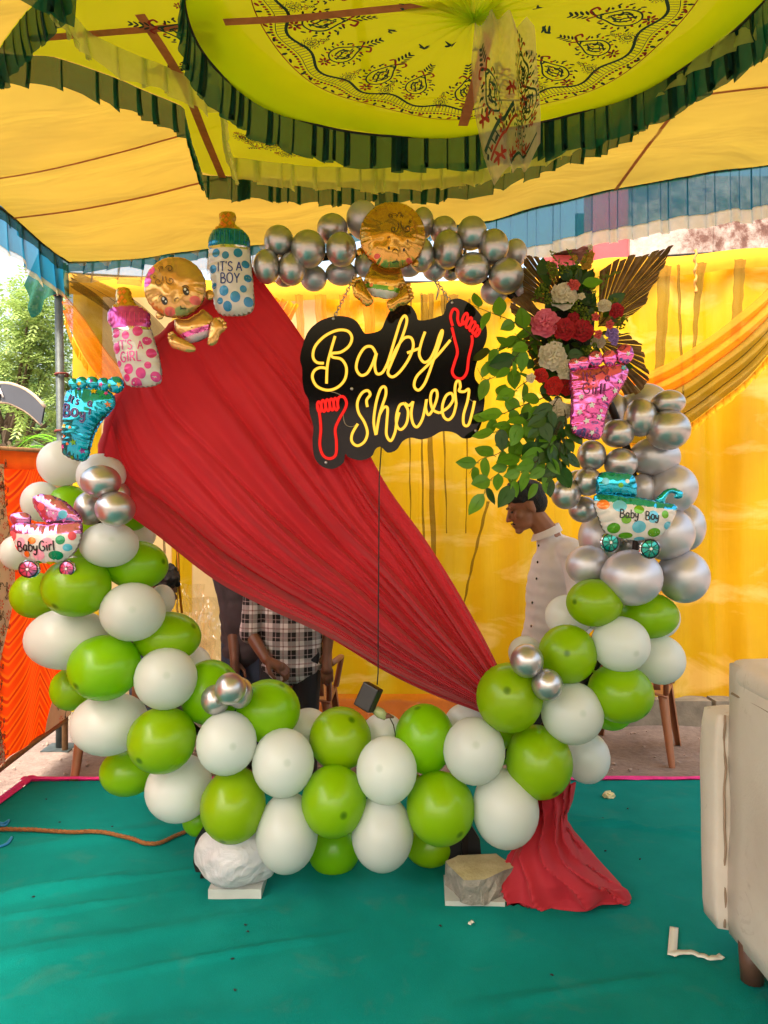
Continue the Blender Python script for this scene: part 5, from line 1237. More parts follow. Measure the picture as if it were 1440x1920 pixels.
foot(T4, [(194, 222), (260, 200), (400, 188), (560, 165), (616, 190), (627, 250), (565, 380), (492, 480), (458, 600), (442, 690), (400, 742), (300, 732), (220, 702), (198, 640), (200, 440), (194, 330)],
     [(606, 96, 66, 78), (492, 126, 56, 62), (386, 132, 58, 62), (294, 164, 50, 52), (226, 176, 46, 50)], 2.78, 'shiny magenta foil footprint balloon printed It\'s a Girl', M_fmag, '', (plain('print_plum', srgb(130, 50, 116), .4), None),
     [(332, 178, 22, M_pwh, 5), (470, 172, 24, M_pwh, 5), (585, 205, 26, M_psk, 5), (260, 425, 22, M_pwh, 5), (335, 490, 26, M_pwh, 5), (250, 540, 24, M_pwh, 5), (395, 578, 28, M_pwh, 5), (300, 606, 26, M_pwh, 5), (220, 655, 20, M_pwh, 5), (430, 440, 26, M_pwh, 5), (515, 380, 26, M_pwh, 5), (345, 690, 22, M_pwh, 5), (550, 310, 20, M_pwh, 5), (410, 530, 18, M_pwh, 5), (620, 100, 20, M_pwh, 5), (390, 115, 20, M_pwh, 5), (240, 160, 18, M_pwh, 5)],
     [("It's", 268, 306, 62, .03), ("a", 436, 312, 62, .03), ("Girl!", 266, 404, 80, .03)], 4.0, 0)
# ---------------- prams
def pram(T, sc_, d, label, hood, body, rimf, handle, wheels, m1, wm, dots, tl, hooddots):
    g = thing('pram_balloon', P(*T(wheels[0][0], wheels[0][1] + wheels[0][3]), d), label, 'foil balloon', 'foil pram balloons')
    lb = Lobe([T(*p) for p in body], d, .62, True, .7); ob = lb.mesh([('rim', m1, lambda x, y: rimf(x, y)), ('bowl', M_fwhite, al)], g)
    l2 = Lobe([T(*p) for p in hood], d + .015, .65, True, 1.0, res=36, npk=14, scal=.02); ho = l2.mesh([('hood', m1, al)], g)['hood']
    for (x, y, r, mt) in hooddots: l2.disc(*T(x, y), r / sc_, r / sc_, mt, 'dot', ho)
    l3 = Lobe([T(*p) for p in handle], d + .01, .7, True, .9, res=26, npk=10); l3.mesh([('handle', m1, al)], g)
    for (x, y, rx, ry) in wheels:
        lw = Lobe([T(*p) for p in circ(x, y, rx * 1.22, ry * 1.18, 16)], d - .002, .5, True, 1.0, res=24, npk=9, scal=.05); w = lw.mesh([('wheel', M_fsilver, al)], g)['wheel']
        lw.disc(*T(x, y), rx / sc_, ry / sc_, wm, 'rim_disc', w, 0, .0016)
        lw.ribs([[T(x + rx * math.cos(q) , y + ry * math.sin(q)) for q in [k * math.pi / 9 for k in range(19)]]], .14 * rx / sc_, M_pbk, 'tyre', w, .003)
        for k in range(8):
            a_ = k * math.pi / 4 + .2; lw.ribs([[T(x + .15 * rx * math.cos(a_), y + .15 * ry * math.sin(a_)), T(x + .95 * rx * math.cos(a_), y + .95 * ry * math.sin(a_))]], .06 * rx / sc_ + .2, M_pbk, 'spoke', w, .003)
        lw.disc(*T(x, y), .16 * rx / sc_, .16 * ry / sc_, M_pwh, 'hub', w, 0, .004)
    bw_ = ob['bowl']
    for (x, y, rx, ry, mt) in dots: lb.disc(*T(x, y), rx / sc_, ry / sc_, mt, 'dot', bw_)
    for (tx, x, y, h, a_) in tl: write(lb, tx, *T(x, y), h / sc_, h * .14 / sc_, M_pbk, bw_, a_, .86, .05, .003, jit=.03)
T3 = lambda x, y: (x / 4.235, 700 + y / 4.235)
pram(T3, 4.235, 2.76, 'pink and white foil pram balloon printed Baby Girl', [(258, 992), (300, 962), (350, 956), (430, 975), (520, 1018), (592, 1080), (656, 1168), (622, 1196), (520, 1190), (380, 1196), (322, 1132), (276, 1062)],
     [(78, 1240), (100, 1205), (160, 1185), (240, 1190), (360, 1195), (500, 1188), (640, 1186), (658, 1232), (642, 1330), (602, 1412), (540, 1472), (450, 1508), (330, 1506), (220, 1474), (150, 1412), (110, 1322)],
     lambda x, y: (y - 700) * 4.235 < 1272, [(72, 1152), (90, 1120), (150, 1103), (215, 1110), (247, 1145), (240, 1200), (190, 1215), (120, 1212), (90, 1190)], [(234, 1553, 74, 64), (537, 1550, 56, 58)], M_flil, foilmat('wheel_pink', srgb(206, 90, 140), .7, .18),
     [(290, 1325, 32, 28, M_por), (195, 1345, 38, 44, M_plp), (410, 1340, 46, 40, M_plp), (510, 1320, 36, 36, M_pgd), (470, 1442, 56, 38, M_pgd), (338, 1436, 48, 44, M_plp), (240, 1432, 26, 26, M_por), (560, 1380, 34, 30, M_psk), (120, 1290, 36, 40, M_prs), (595, 1290, 30, 34, M_prs), (420, 1505, 40, 14, M_pye), (320, 1500, 30, 12, M_pgr), (138, 1390, 24, 30, M_prs)],
     [("Baby", 165, 1408, 78, .02), ("Girl", 352, 1408, 78, -.06)], [(350, 1060, 30, M_prs), (420, 1010, 8, M_pwh), (460, 1050, 8, M_pwh), (400, 1090, 8, M_pwh), (520, 1120, 34, M_psk), (450, 1110, 8, M_pwh), (370, 1020, 8, M_pwh)])
pram(T4, 4.0, 2.74, 'turquoise and white foil pram balloon printed Baby Boy', [(392, 1085), (402, 1010), (450, 975), (560, 985), (660, 1000), (694, 1080), (690, 1168), (600, 1165), (500, 1160), (400, 1160)],
     [(368, 1215), (385, 1150), (480, 1140), (600, 1160), (720, 1170), (860, 1200), (990, 1228), (992, 1280), (945, 1380), (860, 1462), (720, 1492), (570, 1480), (460, 1440), (405, 1330)],
     lambda x, y: (y - 640) * 4 < 1195 + ((x - 1020) * 4 - 380) * .12, [(830, 1200), (868, 1150), (905, 1115), (975, 1100), (1035, 1128), (1042, 1165), (1005, 1182), (972, 1168), (985, 1148), (945, 1140), (915, 1180), (900, 1230)], [(492, 1507, 60, 68), (790, 1555, 68, 68)], M_fblue, foilmat('wheel_teal', srgb(10, 140, 130), .7, .18),
     [(545, 1235, 52, 42, M_psk), (685, 1262, 38, 32, M_pgr), (885, 1298, 28, 30, M_pgr), (590, 1335, 36, 32, M_pgr), (790, 1315, 44, 46, M_psk), (685, 1390, 52, 46, M_psk), (505, 1400, 46, 40, M_pgr), (805, 1432, 50, 34, M_pgr), (430, 1225, 44, 36, M_por), (595, 1455, 50, 24, M_pgr), (700, 1480, 40, 16, M_psk), (910, 1380, 30, 30, M_psk)],
     [("Baby", 542, 1320, 62, .06), ("Boy", 730, 1335, 62, .04)], [(450, 1050, 26, M_psk), (560, 1080, 20, M_pgr), (610, 1050, 16, M_pwh)])
# ================================================================== FLOWER ARRANGEMENT
fa = thing('flower_arrangement', P(1060, 640, 2.92), 'silk rose arrangement with dried palm fans tied to the ring', 'flowers')
def flower_mat(name, c1, c2):
    t = NT(name); at_ = t.n('Attribute'); at_.attribute_name = 'tip'
    c = t.mixc(at_.outputs['Fac'], c1, c2); a = t.pbsdf(c, .7, 0, None, Sheen_Weight=.2); tr = t.n('BsdfTranslucent'); t.l(c, tr.inputs[0]); return t.done(t.mixs(.25, a, tr.outputs[0]))
MF = {'pink': flower_mat('rose_pink', srgb(206, 40, 84), srgb(236, 128, 160)), 'red': flower_mat('rose_red', srgb(120, 8, 20), srgb(196, 18, 40)), 'white': flower_mat('rose_white', srgb(190, 176, 140), srgb(232, 222, 206)), 'scarlet': flower_mat('rose_scarlet', srgb(150, 10, 12), srgb(222, 30, 22)),
      'purple': flower_mat('bloom_purple', srgb(90, 60, 150), srgb(170, 140, 220)), 'coral': flower_mat('bud_coral', srgb(160, 30, 30), srgb(230, 96, 96)), 'yellow': flower_mat('bloom_yellow', srgb(150, 120, 20), srgb(200, 150, 40))}
rf = random.Random(21)
def rose(px, py, r_px, d, kind, name='rose', npet=30, label=None, face=(0, -1, .1)):
    c = P(px, py, d); r = M2(r_px, d); face = Vector(face) + Vector((rf.uniform(-.25, .25), 0, rf.uniform(-.25, .25))); face.normalize()
    q = Vector((0, 0, 1)).rotation_difference(face).to_matrix(); m = MB(); tip = []
    for i in range(npet):
        f = i / npet; lay = f ** .8; a = i * 2.399 + rf.uniform(-.2, .2); rr = r * (.22 + .78 * lay); w = r * (.42 + .5 * lay); tilt = 1.4 - 1.0 * lay   # inner upright, outer spread
        nu, nv = 5, 5; base = len(m.v)
        def pf(u, v):
            s_ = (u - .5) * 2; prof = (math.sin(math.pi * (.12 + .74 * v)) ** .6) ; wd = w * prof * (1 - .12 * abs(s_) ** 3)
            out = rr * v; up = r * .55 * (1 - lay) + rr * .35 * v * tilt
            x = out * math.cos(tilt * .7) + .12 * r * s_ * s_; y = s_ * wd; z = up + .16 * r * s_ * s_ - .18 * r * lay * v * v + .05 * r * math.sin(s_ * 5 + i) * v
            x, y = x * math.cos(a) - y * math.sin(a), x * math.sin(a) + y * math.cos(a)
            return c + q @ Vector((x, y, z - r * .35))
        m.grid(nu, nv, pf); tip += [j / (nv - 1) for j in range(nv) for k in range(nu)]
    m.ell(c - face * r * .35, (r * .35,) * 3, None, 8, 5); tip += [0] * (len(m.v) - len(tip))
    o = m.build(name, MF[kind], fa, label=label); at_ = o.data.attributes.new('tip', 'FLOAT', 'POINT')
    if len(o.data.vertices) == len(tip): at_.data.foreach_set('value', tip)
    return o
FD = 2.80
rose(1022, 604, 27, FD, 'pink', label='big pink rose'); rose(1059, 616, 21, FD - .01, 'red'); rose(1092, 618, 21, FD, 'red'); rose(1076, 598, 13, FD + .02, 'red')
rose(1058, 554, 25, FD, 'white', 'peony'); rose(1036, 667, 26, FD, 'white', 'peony'); rose(1062, 692, 19, FD, 'white', 'peony'); rose(1043, 770, 22, FD + .02, 'white', 'peony'); rose(1122, 640, 14, FD + .06, 'white', 'peony'); rose(1060, 770, 14, FD + .03, 'white', 'peony')
rose(1015, 703, 14, FD, 'scarlet'); rose(1038, 724, 17, FD, 'scarlet'); rose(1062, 722, 18, FD + .02, 'scarlet')
rose(1157, 582, 14, FD, 'red', 'carnation', 26); rose(1134, 572, 13, FD, 'white', 'carnation', 26); rose(1076, 533, 12, FD - .01, 'coral', 'daisy', 14); rose(1148, 626, 15, FD, 'purple', 'orchid', 12); rose(1153, 640, 8, FD, 'purple', 'orchid', 8)
for (x, y) in ((1117, 593), (1144, 608), (1122, 626)): rose(x, y, 9, FD - .02, 'coral', 'bud', 8)
rose(996, 708, 10, FD - .02, 'white', 'bud', 8); rose(1100, 492, 14, FD + .02, 'yellow', 'bloom', 12); rose(1108, 478, 9, FD + .02, 'yellow', 'bloom', 8); rose(1090, 555, 8, FD, 'white', 'bud', 9); rose(1107, 464, 6, FD, 'white', 'bud', 7); rose(1078, 484, 6, FD, 'yellow', 'bud', 7)
# leaves
def leafm(name, c1, c2, rough=.4):
    t = NT(name); nz = t.noise(9, 3); oi = t.n('ObjectInfo'); 
    c = t.mixc(nz, c1, c2); c = t.mixc(t.math('MULTIPLY', oi.outputs['Random'], .5), c, tuple(x * .55 for x in c1[:3]) + (1,))
    a = t.pbsdf(c, rough); tr = t.n('BsdfTranslucent'); t.l(c, tr.inputs[0]); return t.done(t.mixs(.3, a, tr.outputs[0]))
M_lf = leafm('silk_leaf', srgb(86, 146, 30), srgb(130, 182, 44)); M_lfd = leafm('silk_leaf_dark', srgb(40, 80, 22), srgb(66, 108, 30)); M_fil = leafm('filler_green', srgb(86, 110, 14), srgb(140, 156, 30), .7)
M_twig = plain('twig', srgb(70, 56, 34), .8)
def leaf_mesh(name, L, W, mat, cup=.12, point=1.0):
    m = MB(); nv, nu = 8, 5
    def fn(u, v):
        s_ = (u - .5) * 2; w = W * (math.sin(math.pi * v ** .8) ** .85) * (1 if v < .98 else .0); return Vector((s_ * w, L * v, -cup * L * v * v + .10 * W * abs(s_) + .015 * L * math.sin(v * 9)))
    m.grid(nu, nv, fn); m.tube([Vector((0, -.12 * L, 0)), Vector((0, .5 * L, -cup * L * .25 + .0005)), Vector((0, .95 * L, -cup * L * .9))], [.0012, .0009, .0004], 4, 0)
    me = bpy.data.meshes.new(name); me.from_pydata([tuple(v) for v in m.v], [], m.f); me.materials.append(mat); me.polygons.foreach_set('use_smooth', [True] * len(m.f)); return me
LM = [leaf_mesh('leaf', .064 * s_, .019 * w_ * s_, M_lf, c_) for (s_, w_, c_) in ((1, 1, .15), (1.15, 1.1, .05), (.9, 1.2, .25), (1.05, .95, .35))]
LMD = [leaf_mesh('leaf', .066 * s_, .019 * w_ * s_, M_lfd, c_) for (s_, w_, c_) in ((1, 1, .15), (1.15, 1.1, .3), (.9, 1.2, .25))]
def put_leaf(me, loc, dirv, parent, roll=0.0, s_=1.0, name='leaf'):
    y = dirv.normalized(); ref = Vector((0, -1, .25)) ; x = y.cross(ref).normalized(); z = x.cross(y)
    mt = Matrix((x, y, z)).transposed().to_4x4(); mt = mt @ Matrix.Rotation(roll, 4, 'Y') ; o = bpy.data.objects.new(name, me); COL.objects.link(o); o.parent = parent
    o.matrix_local = Matrix.Translation(Vector(loc) - wloc(parent)) @ mt @ Matrix.Scale(s_, 4); return o
STR = [([(1012, 640), (965, 605), (930, 590), (884, 572)], 0, 8), ([(1015, 655), (965, 650), (930, 655), (905, 668)], 0, 7), ([(1020, 680), (970, 690), (940, 700), (910, 712), (895, 690)], 0, 8),
       ([(1025, 700), (980, 720), (950, 750), (930, 740)], 0, 8), ([(1035, 740), (980, 760), (945, 775), (905, 792)], 0, 10), ([(1040, 760), (985, 790), (950, 800), (915, 816)], 0, 10), ([(1045, 780), (990, 800), (960, 825), (935, 850), (900, 862), (880, 888)], 0, 14),
       ([(1048, 780), (1010, 820), (985, 850), (945, 880), (915, 905), (905, 938)], 0, 16), ([(1050, 790), (1020, 850), (985, 880), (960, 900), (965, 922)], 0, 13), ([(1052, 790), (1030, 850), (1020, 885), (1005, 918)], 0, 11),
       ([(1055, 780), (1050, 840), (1048, 880), (1020, 900)], 1, 12), ([(1058, 760), (1062, 820), (1060, 870)], 1, 11), ([(1050, 740), (1025, 780), (1005, 820), (1010, 860)], 1, 13), ([(1052, 745), (1035, 800), (1030, 840)], 1, 11), ([(1010, 600), (985, 640), (965, 625)], 0, 6), ([(1000, 640), (975, 660), (960, 680), (955, 700)], 0, 7)]
for si, (pl, dk, nl) in enumerate(STR):
    d0 = 2.90 - .12 * rf.random(); wp = cr([(*p, 0) for p in pl], 8); C = Curve([P(p[0], p[1], d0 - .03 * math.sin(3 * i / len(wp))) for i, p in enumerate(wp)])
    vine = bpy.data.objects.new('leaf_spray', None); 
    m = MB(); m.tube([C.u(k / 24) for k in range(25)], [.0022 * (1 - .6 * k / 24) for k in range(25)], 5); st = m.build('leaf_spray', M_twig, fa)
    bpy.data.objects.remove(vine)
    nl = int(nl * .72)
    for k in range(nl):
        t_ = .18 + .82 * (k + rf.uniform(0, .6)) / nl; t_ = min(t_, 1); tn = C.tan(t_ * C.L); sd_ = tn.cross(Vector((0, 1, 0))).normalized() * (1 if k % 2 else -1)
        dv = tn * rf.uniform(.2, .9) + sd_ * rf.uniform(.5, 1.0) + Vector((0, rf.uniform(-.5, .3), -.35)); 
        if t_ > .97: dv = tn + Vector((0, -.2, -.2))
        me = rf.choice(LMD if (dk or (rf.random() < .12)) else LM); put_leaf(me, C.u(t_), dv, st, rf.uniform(-.8, .8), rf.uniform(.95, 1.35))
# filler mass: dark leaves and yellow-green sprigs behind the blooms
m = MB(); m.ell(P(1065, 620, 2.95), (.10, .06, .24), Matrix.Rotation(.12, 3, 'Y'), 14, 10); m.build('foam_core', plain('dark_moss', srgb(18, 26, 12), .95, var=.4, vscale=40, bump=.8, bscale=60), fa)
for k in range(110):
    x = 1068 + rf.gauss(0, 34); y = rf.uniform(505, 745); 
    if y > 690: x -= 18
    a = rf.uniform(0, 6.28); put_leaf(rf.choice(LMD), P(x, y, 2.86 + rf.uniform(-.04, .04)), Vector((math.cos(a), rf.uniform(-.9, -.1), math.sin(a))), fa, rf.uniform(-.7, .7), rf.uniform(.6, 1.05), 'filler_leaf')
for (x, y) in ((1020, 540), (1012, 552), (1028, 562), (1048, 508), (1036, 512), (1100, 600), (1094, 585), (1040, 638), (1046, 652), (1112, 652), (1104, 660), (1080, 575), (1160, 612), (1165, 600), (1034, 498), (1062, 500)):
    m = MB(); c_ = P(x, y, FD + .01)
    for j in range(34):
        dv = Vector((rf.gauss(0, 1), rf.gauss(0, .8), rf.gauss(0, 1))) * .011; r_ = rf.uniform(.0025, .0045); m.ell(c_ + dv, (r_, r_, r_), None, 6, 4)
    m.build('filler_sprig', M_fil, fa)
for (x, y, x2, y2) in ((1075, 520, 1107, 464), (1085, 520, 1078, 482), (1120, 560, 1140, 512), (1060, 520, 1030, 470), (1120, 580, 1160, 560), (1075, 500, 1065, 470), (1100, 530, 1165, 508), (1110, 560, 1108, 535)):
    m = MB(); C = Curve([P(x, y, 2.83), P((x + x2) / 2 + 4, (y + y2) / 2, 2.81), P(x2, y2, 2.82)]); m.tube([C.u(k / 8) for k in range(9)], .0015, 4)
    for k in range(10):
        p = C.u(.4 + .06 * k); sd_ = Vector((rf.uniform(-1, 1), rf.uniform(-.6, .2), rf.uniform(-.2, 1))).normalized() * .016; w_ = sd_.cross(Vector((0, 1, 0))) * .2
        m.add([p, p + sd_ * .5 + w_, p + sd_, p + sd_ * .5 - w_], [(0, 1, 2, 3)])
    m.build('grass_sprig', M_fil, fa)
put_leaf(leaf_mesh('leaf', .075, .022, M_lf, .1), P(1092, 532, 2.80), Vector((1, -.2, .1)), fa, 0, 1, 'broad_leaf')
# dried palm fans
t = NT('dried_palm'); nz = t.noise(18, 4); c = t.ramp(nz, [(.3, srgb(86, 62, 36)), (.7, srgb(134, 104, 64))]); a = t.pbsdf(c, .8); tr = t.n('BsdfTranslucent'); t.l(c, tr.inputs[0]); M_palm = t.done(t.mixs(.15, a, tr.outputs[0]))
def palm(base, edge, d, nfold=22, gap=.05):
    """pleated fan: rays from the base to points along the cut edge"""
    B = P(*base, d); E = Curve([P(x, y, d) for x, y in edge]); root = None; ob_ = thing_part('palm_fan', fa)
    for k in range(nfold):
        u0, u1 = k / nfold, (k + 1 - gap * rf.uniform(.3, 1.6)) / nfold; m = MB(); cut = rf.uniform(.96, 1.02)
        a0, a1 = E.u(u0), E.u(u1); am = (a0 + a1) / 2
        lift = Vector((0, -.007, 0)); zz = Vector((0, rf.uniform(-.006, .006) , 0))
        for (p, q) in ((a0, am + lift), (am + lift, a1)):
            b0 = B + (p - B) * .03; m.add([b0, B + (p - B) * .5 * cut + zz, B + (p - B) * cut + zz * 2, B + (q - B) * cut + zz * 2, B + (q - B) * .5 * cut + zz, B + (q - B) * .03], [(0, 1, 4, 5), (1, 2, 3, 4)], 0, False)
        m.build('palm_blade', M_palm, ob_)
    m = MB(); m.tube([B, B + (E.u(.5) - B) * .96], [.003, .001], 5); m.build('midrib', M_palm, ob_)
def thing_part(name, parent):
    m = MB(); c = wloc(parent); m.ell(P(1090, 640, 2.93), (.01, .01, .01), None, 8, 5); return m.build(name, M_palm, parent)
palm((1122, 612), [(1128, 540), (1124, 510), (1150, 492), (1172, 482), (1205, 478), (1235, 470), (1262, 461), (1248, 488), (1236, 520), (1222, 540), (1208, 575), (1195, 583), (1184, 592), (1172, 600), (1166, 612)], 2.90, 24)
palm((1060, 580), [(984, 560), (980, 520), (983, 478), (995, 482), (1005, 478), (1016, 486), (1030, 486), (1045, 492)], 2.94, 12)
palm((1120, 640), [(1160, 628), (1180, 624), (1192, 640), (1207, 645), (1206, 662), (1214, 690), (1220, 715), (1205, 735), (1190, 742), (1170, 745)], 2.93, 16)
palm((1030, 610), [(985, 548), (960, 560), (954, 572), (960, 594), (972, 602), (990, 620)], 2.93, 9)
palm((1050, 640), [(1000, 600), (985, 620), (978, 645), (990, 665), (1000, 690), (1012, 720)], 2.95, 12)
# ================================================================== PEOPLE
def skinmat(name, c):
    t = NT(name); nz = t.noise(20, 3); cc = t.ramp(nz, [(.3, tuple(x * .88 for x in c[:3])), (.7, tuple(min(1, x * 1.1) for x in c[:3]))]); return t.done(t.pbsdf(cc, .5, 0, t.bump(t.noise(160, 2), .06, .002), Subsurface_Weight=.08, Subsurface_Radius=(.01, .004, .002)))
M_skin = skinmat('skin', srgb(150, 98, 68)); M_skin2 = skinmat('skin_dark', srgb(104, 64, 44))
M_hair = plain('black_hair', srgb(9, 7, 7), .7, bump=.6, bscale=130); M_eye = plain('eye_dark', srgb(30, 22, 18), .2)
def remesh(o, vox, smooth=3, fac=.5):
    r = o.modifiers.new('remesh', 'REMESH'); r.mode = 'VOXEL'; r.voxel_size = vox; r.use_smooth_shade = True
    s_ = o.modifiers.new('smooth', 'SMOOTH'); s_.iterations = smooth; s_.factor = fac
def head_parts(m, c, f, up, sc_=1.0):
    f = Vector(f).normalized(); up = Vector(up); up = (up - f * up.dot(f)).normalized(); s_ = up.cross(f).normalized(); rot = Matrix((f, s_, up)).transposed()
    W = lambda x, y, z: Vector(c) + rot @ Vector((x * sc_, y * sc_, z * sc_))
    E = lambda p, r, extra=None: m.ell(W(*p), tuple(q * sc_ for q in r), rot if extra is None else rot @ extra, 18, 12)
    E((-.018, 0, .034), (.098, .077, .088)); E((.028, 0, -.022), (.060, .058, .084)); E((.03, 0, -.07), (.055, .05, .036)); E((.070, 0, -.097), (.022, .024, .018))
    m.caps(W(.084, 0, .012), W(.108, 0, -.030), .008 * sc_, .0115 * sc_, 10); E((.100, .010, -.035), (.010, .008, .008)); E((.100, -.010, -.035), (.010, .008, .008))
    for sg in (-1, 1): E((.074, sg * .028, .024), (.016, .026, .009)); E((.058, sg * .044, -.02), (.022, .018, .022)); E((-.008, sg * .077, -.006), (.019, .009, .032), Matrix.Rotation(.25, 3, 'Y'))
    E((.086, 0, -.060), (.013, .022, .0065)); E((.083, 0, -.073), (.012, .019, .007))
    return W, rot
def hand(m, wr, dirv, palm_n, curl=.5, sc_=1.0):
    d = Vector(dirv).normalized(); n = Vector(palm_n); n = (n - d * n.dot(d)).normalized(); s_ = d.cross(n).normalized(); wr = Vector(wr)
    m.caps(wr, wr + d * .075 * sc_, .026 * sc_, .03 * sc_); 
    for k, (o, L) in enumerate(((-.027, .068), (-.009, .080), (.010, .075), (.027, .058))):
        a = wr + d * .085 * sc_ + s_ * o * sc_; q = [a]; ang = curl * .35
        for j, f_ in enumerate((.45, .32, .25)):
            dv = d * math.cos(ang) + n * math.sin(ang); q.append(q[-1] + dv * L * f_ * sc_ * 1.25); ang += curl * .7
        for j in range(3): m.caps(q[j], q[j + 1], (.0098 - .0008 * j) * sc_, (.0092 - .0008 * j) * sc_, 8)
    a = wr + d * .02 * sc_ - s_ * .026 * sc_; b_ = a - s_ * .026 * sc_ + d * .032 * sc_ + n * .012 * sc_; c_ = b_ + d * .034 * sc_ + n * .016 * sc_ - s_ * .004 * sc_; m.caps(a, b_, .0125 * sc_, .0108 * sc_, 8); m.caps(b_, c_, .0108 * sc_, .009 * sc_, 8)
def person(label, J, f, hup, skin, shirtm, trm, hair_fn, sleeve=1.0, hands=None, shirt_extra=None, hem=.0, bulge=(.105, .16), shoes=True):
    b = thing('person', (J['pelvis'][0], J['pelvis'][1], GZ), label, 'person'); V_ = {k: Vector(v) for k, v in J.items()}
    m = MB(); W, rot = head_parts(m, V_['head'], f, hup)
    m.caps(W(-.03, 0, -.05), V_['neck'], .054, .06)
    ch = V_['chest']; pe = V_['pelvis']; shd = (V_['shL'] - V_['shR']).normalized()
    fwd = shd.cross(Vector((0, 0, 1))); fwd.normalize()
    rt = Matrix((fwd, shd, fwd.cross(shd))).transposed()
    for q in range(7):
        t_ = q / 6; m.ell(ch.lerp(pe, t_), (bulge[0] * (1 - .1 * math.sin(t_ * 3)), bulge[1] * (1 - .12 * math.sin(t_ * 3)), .12), rt, 16, 10)
    m.caps(V_['shL'], V_['shR'], .06, .06); m.caps(V_['neck'], ch, .06, .1)
    for s_ in 'LR':
        m.caps(V_['sh' + s_], V_['el' + s_], .05, .04); m.caps(V_['el' + s_], V_['wr' + s_], .04, .027)
        m.caps(V_['hip' + s_], V_['kn' + s_], .078, .055); m.caps(V_['kn' + s_], V_['an' + s_], .052, .038); m.caps(V_['an' + s_], V_['an' + s_] + Vector(V_['toe' + s_] - V_['an' + s_]) * .9, .036, .028)
        hd = (hands or {}).get(s_, ((V_['wr' + s_] - V_['el' + s_]), (0, -1, 0), .5)); hand(m, V_['wr' + s_], hd[0], hd[1], hd[2])
    o = m.build('body', skin, b); remesh(o, .0055, 2, .4)
    for sg in (-1, 1):
        m = MB(); m.ell(W(.082, sg * .029, .004), (.006, .011, .006), rot, 10, 6); m.build('eye', M_eye, b)
        m = MB(); m.caps(W(.090, sg * .015, .026), W(.080, sg * .045, .027), .0035, .0025, 6); m.build('eyebrow', M_hair, b)
    # shirt
    m = MB(); g_ = .016
    for q in range(8):
        t_ = q / 7; e_ = ch.lerp(pe + Vector((0, 0, -hem)), t_); m.ell(e_, (bulge[0] + g_ + .008 * t_, bulge[1] + g_, .12), rt, 18, 10)
    m.caps(V_['shL'], V_['shR'], .074, .074); m.caps(V_['neck'] + Vector((0, 0, -.01)), ch, .068, .11)
    for s_ in 'LR':
        L_e = V_['sh' + s_].lerp(V_['el' + s_], min(1, sleeve)); m.caps(V_['sh' + s_], L_e, .068, .058)
        if sleeve > 1: m.caps(V_['el' + s_], V_['el' + s_].lerp(V_['wr' + s_], sleeve - 1), .058, .046)
    o = m.build('shirt', shirtm, b); remesh(o, .009, 3, .5)
    dsp = o.modifiers.new('folds', 'DISPLACE'); tx = bpy.data.textures.get('cloth_clouds') or bpy.data.textures.new('cloth_clouds', 'CLOUDS'); tx.noise_scale = .13; dsp.texture = tx; dsp.strength = .022; dsp.mid_level = .5; dsp.texture_coords = 'GLOBAL'
    m = MB(); m.ell(pe + Vector((0, 0, .01)), (bulge[0] + .006, bulge[1] + .004, .13), rt, 16, 10)
    for s_ in 'LR': m.caps(V_['hip' + s_], V_['kn' + s_], .09, .07); m.caps(V_['kn' + s_], V_['an' + s_] + Vector((0, 0, .04)), .068, .055)
    o = m.build('trousers', trm, b); remesh(o, .011, 3, .5)
    for s_ in 'LR':
        m = MB(); m.caps(V_['an' + s_] + Vector((0, 0, -.03)), V_['toe' + s_], .044, .036); o = m.build('shoe', plain('shoe_leather', srgb(36, 30, 30), .5), b); remesh(o, .008, 2)
    m = MB(); hair_fn(m, W, rot); o = m.build('hair', M_hair, b); remesh(o, .006, 1, .3)
    return b, W, rot, V_
def hair_short(seed, fringe=True):
    def fn(m, W, rot):
        r2 = random.Random(seed)
        m.ell(W(-.026, 0, .058), (.100, .084, .080), rot, 18, 12); m.ell(W(-.05, 0, .015), (.072, .080, .075), rot, 16, 10); m.ell(W(.02, 0, .098), (.072, .07, .038), rot, 16, 10)
        for k in range(70):
            a = r2.uniform(-2.0, 2.0); h = r2.uniform(.045, .135); rr = math.sqrt(max(0, 1 - ((h - .05) / .095) ** 2)) if h > .05 else 1
            p = (-.02 + .098 * rr * math.cos(a), .082 * rr * math.sin(a), h)
            if p[0] > .062 and h < .06: continue
            m.ell(W(*p), (r2.uniform(.010, .020),) * 3, rot, 8, 5)
        if fringe:
            for k in range(10): m.ell(W(.070 + r2.uniform(-.01, .024), r2.uniform(-.05, .05), .088 + r2.uniform(-.022, .02)), (r2.uniform(.012, .018),) * 3, rot, 8, 5)
    return fn
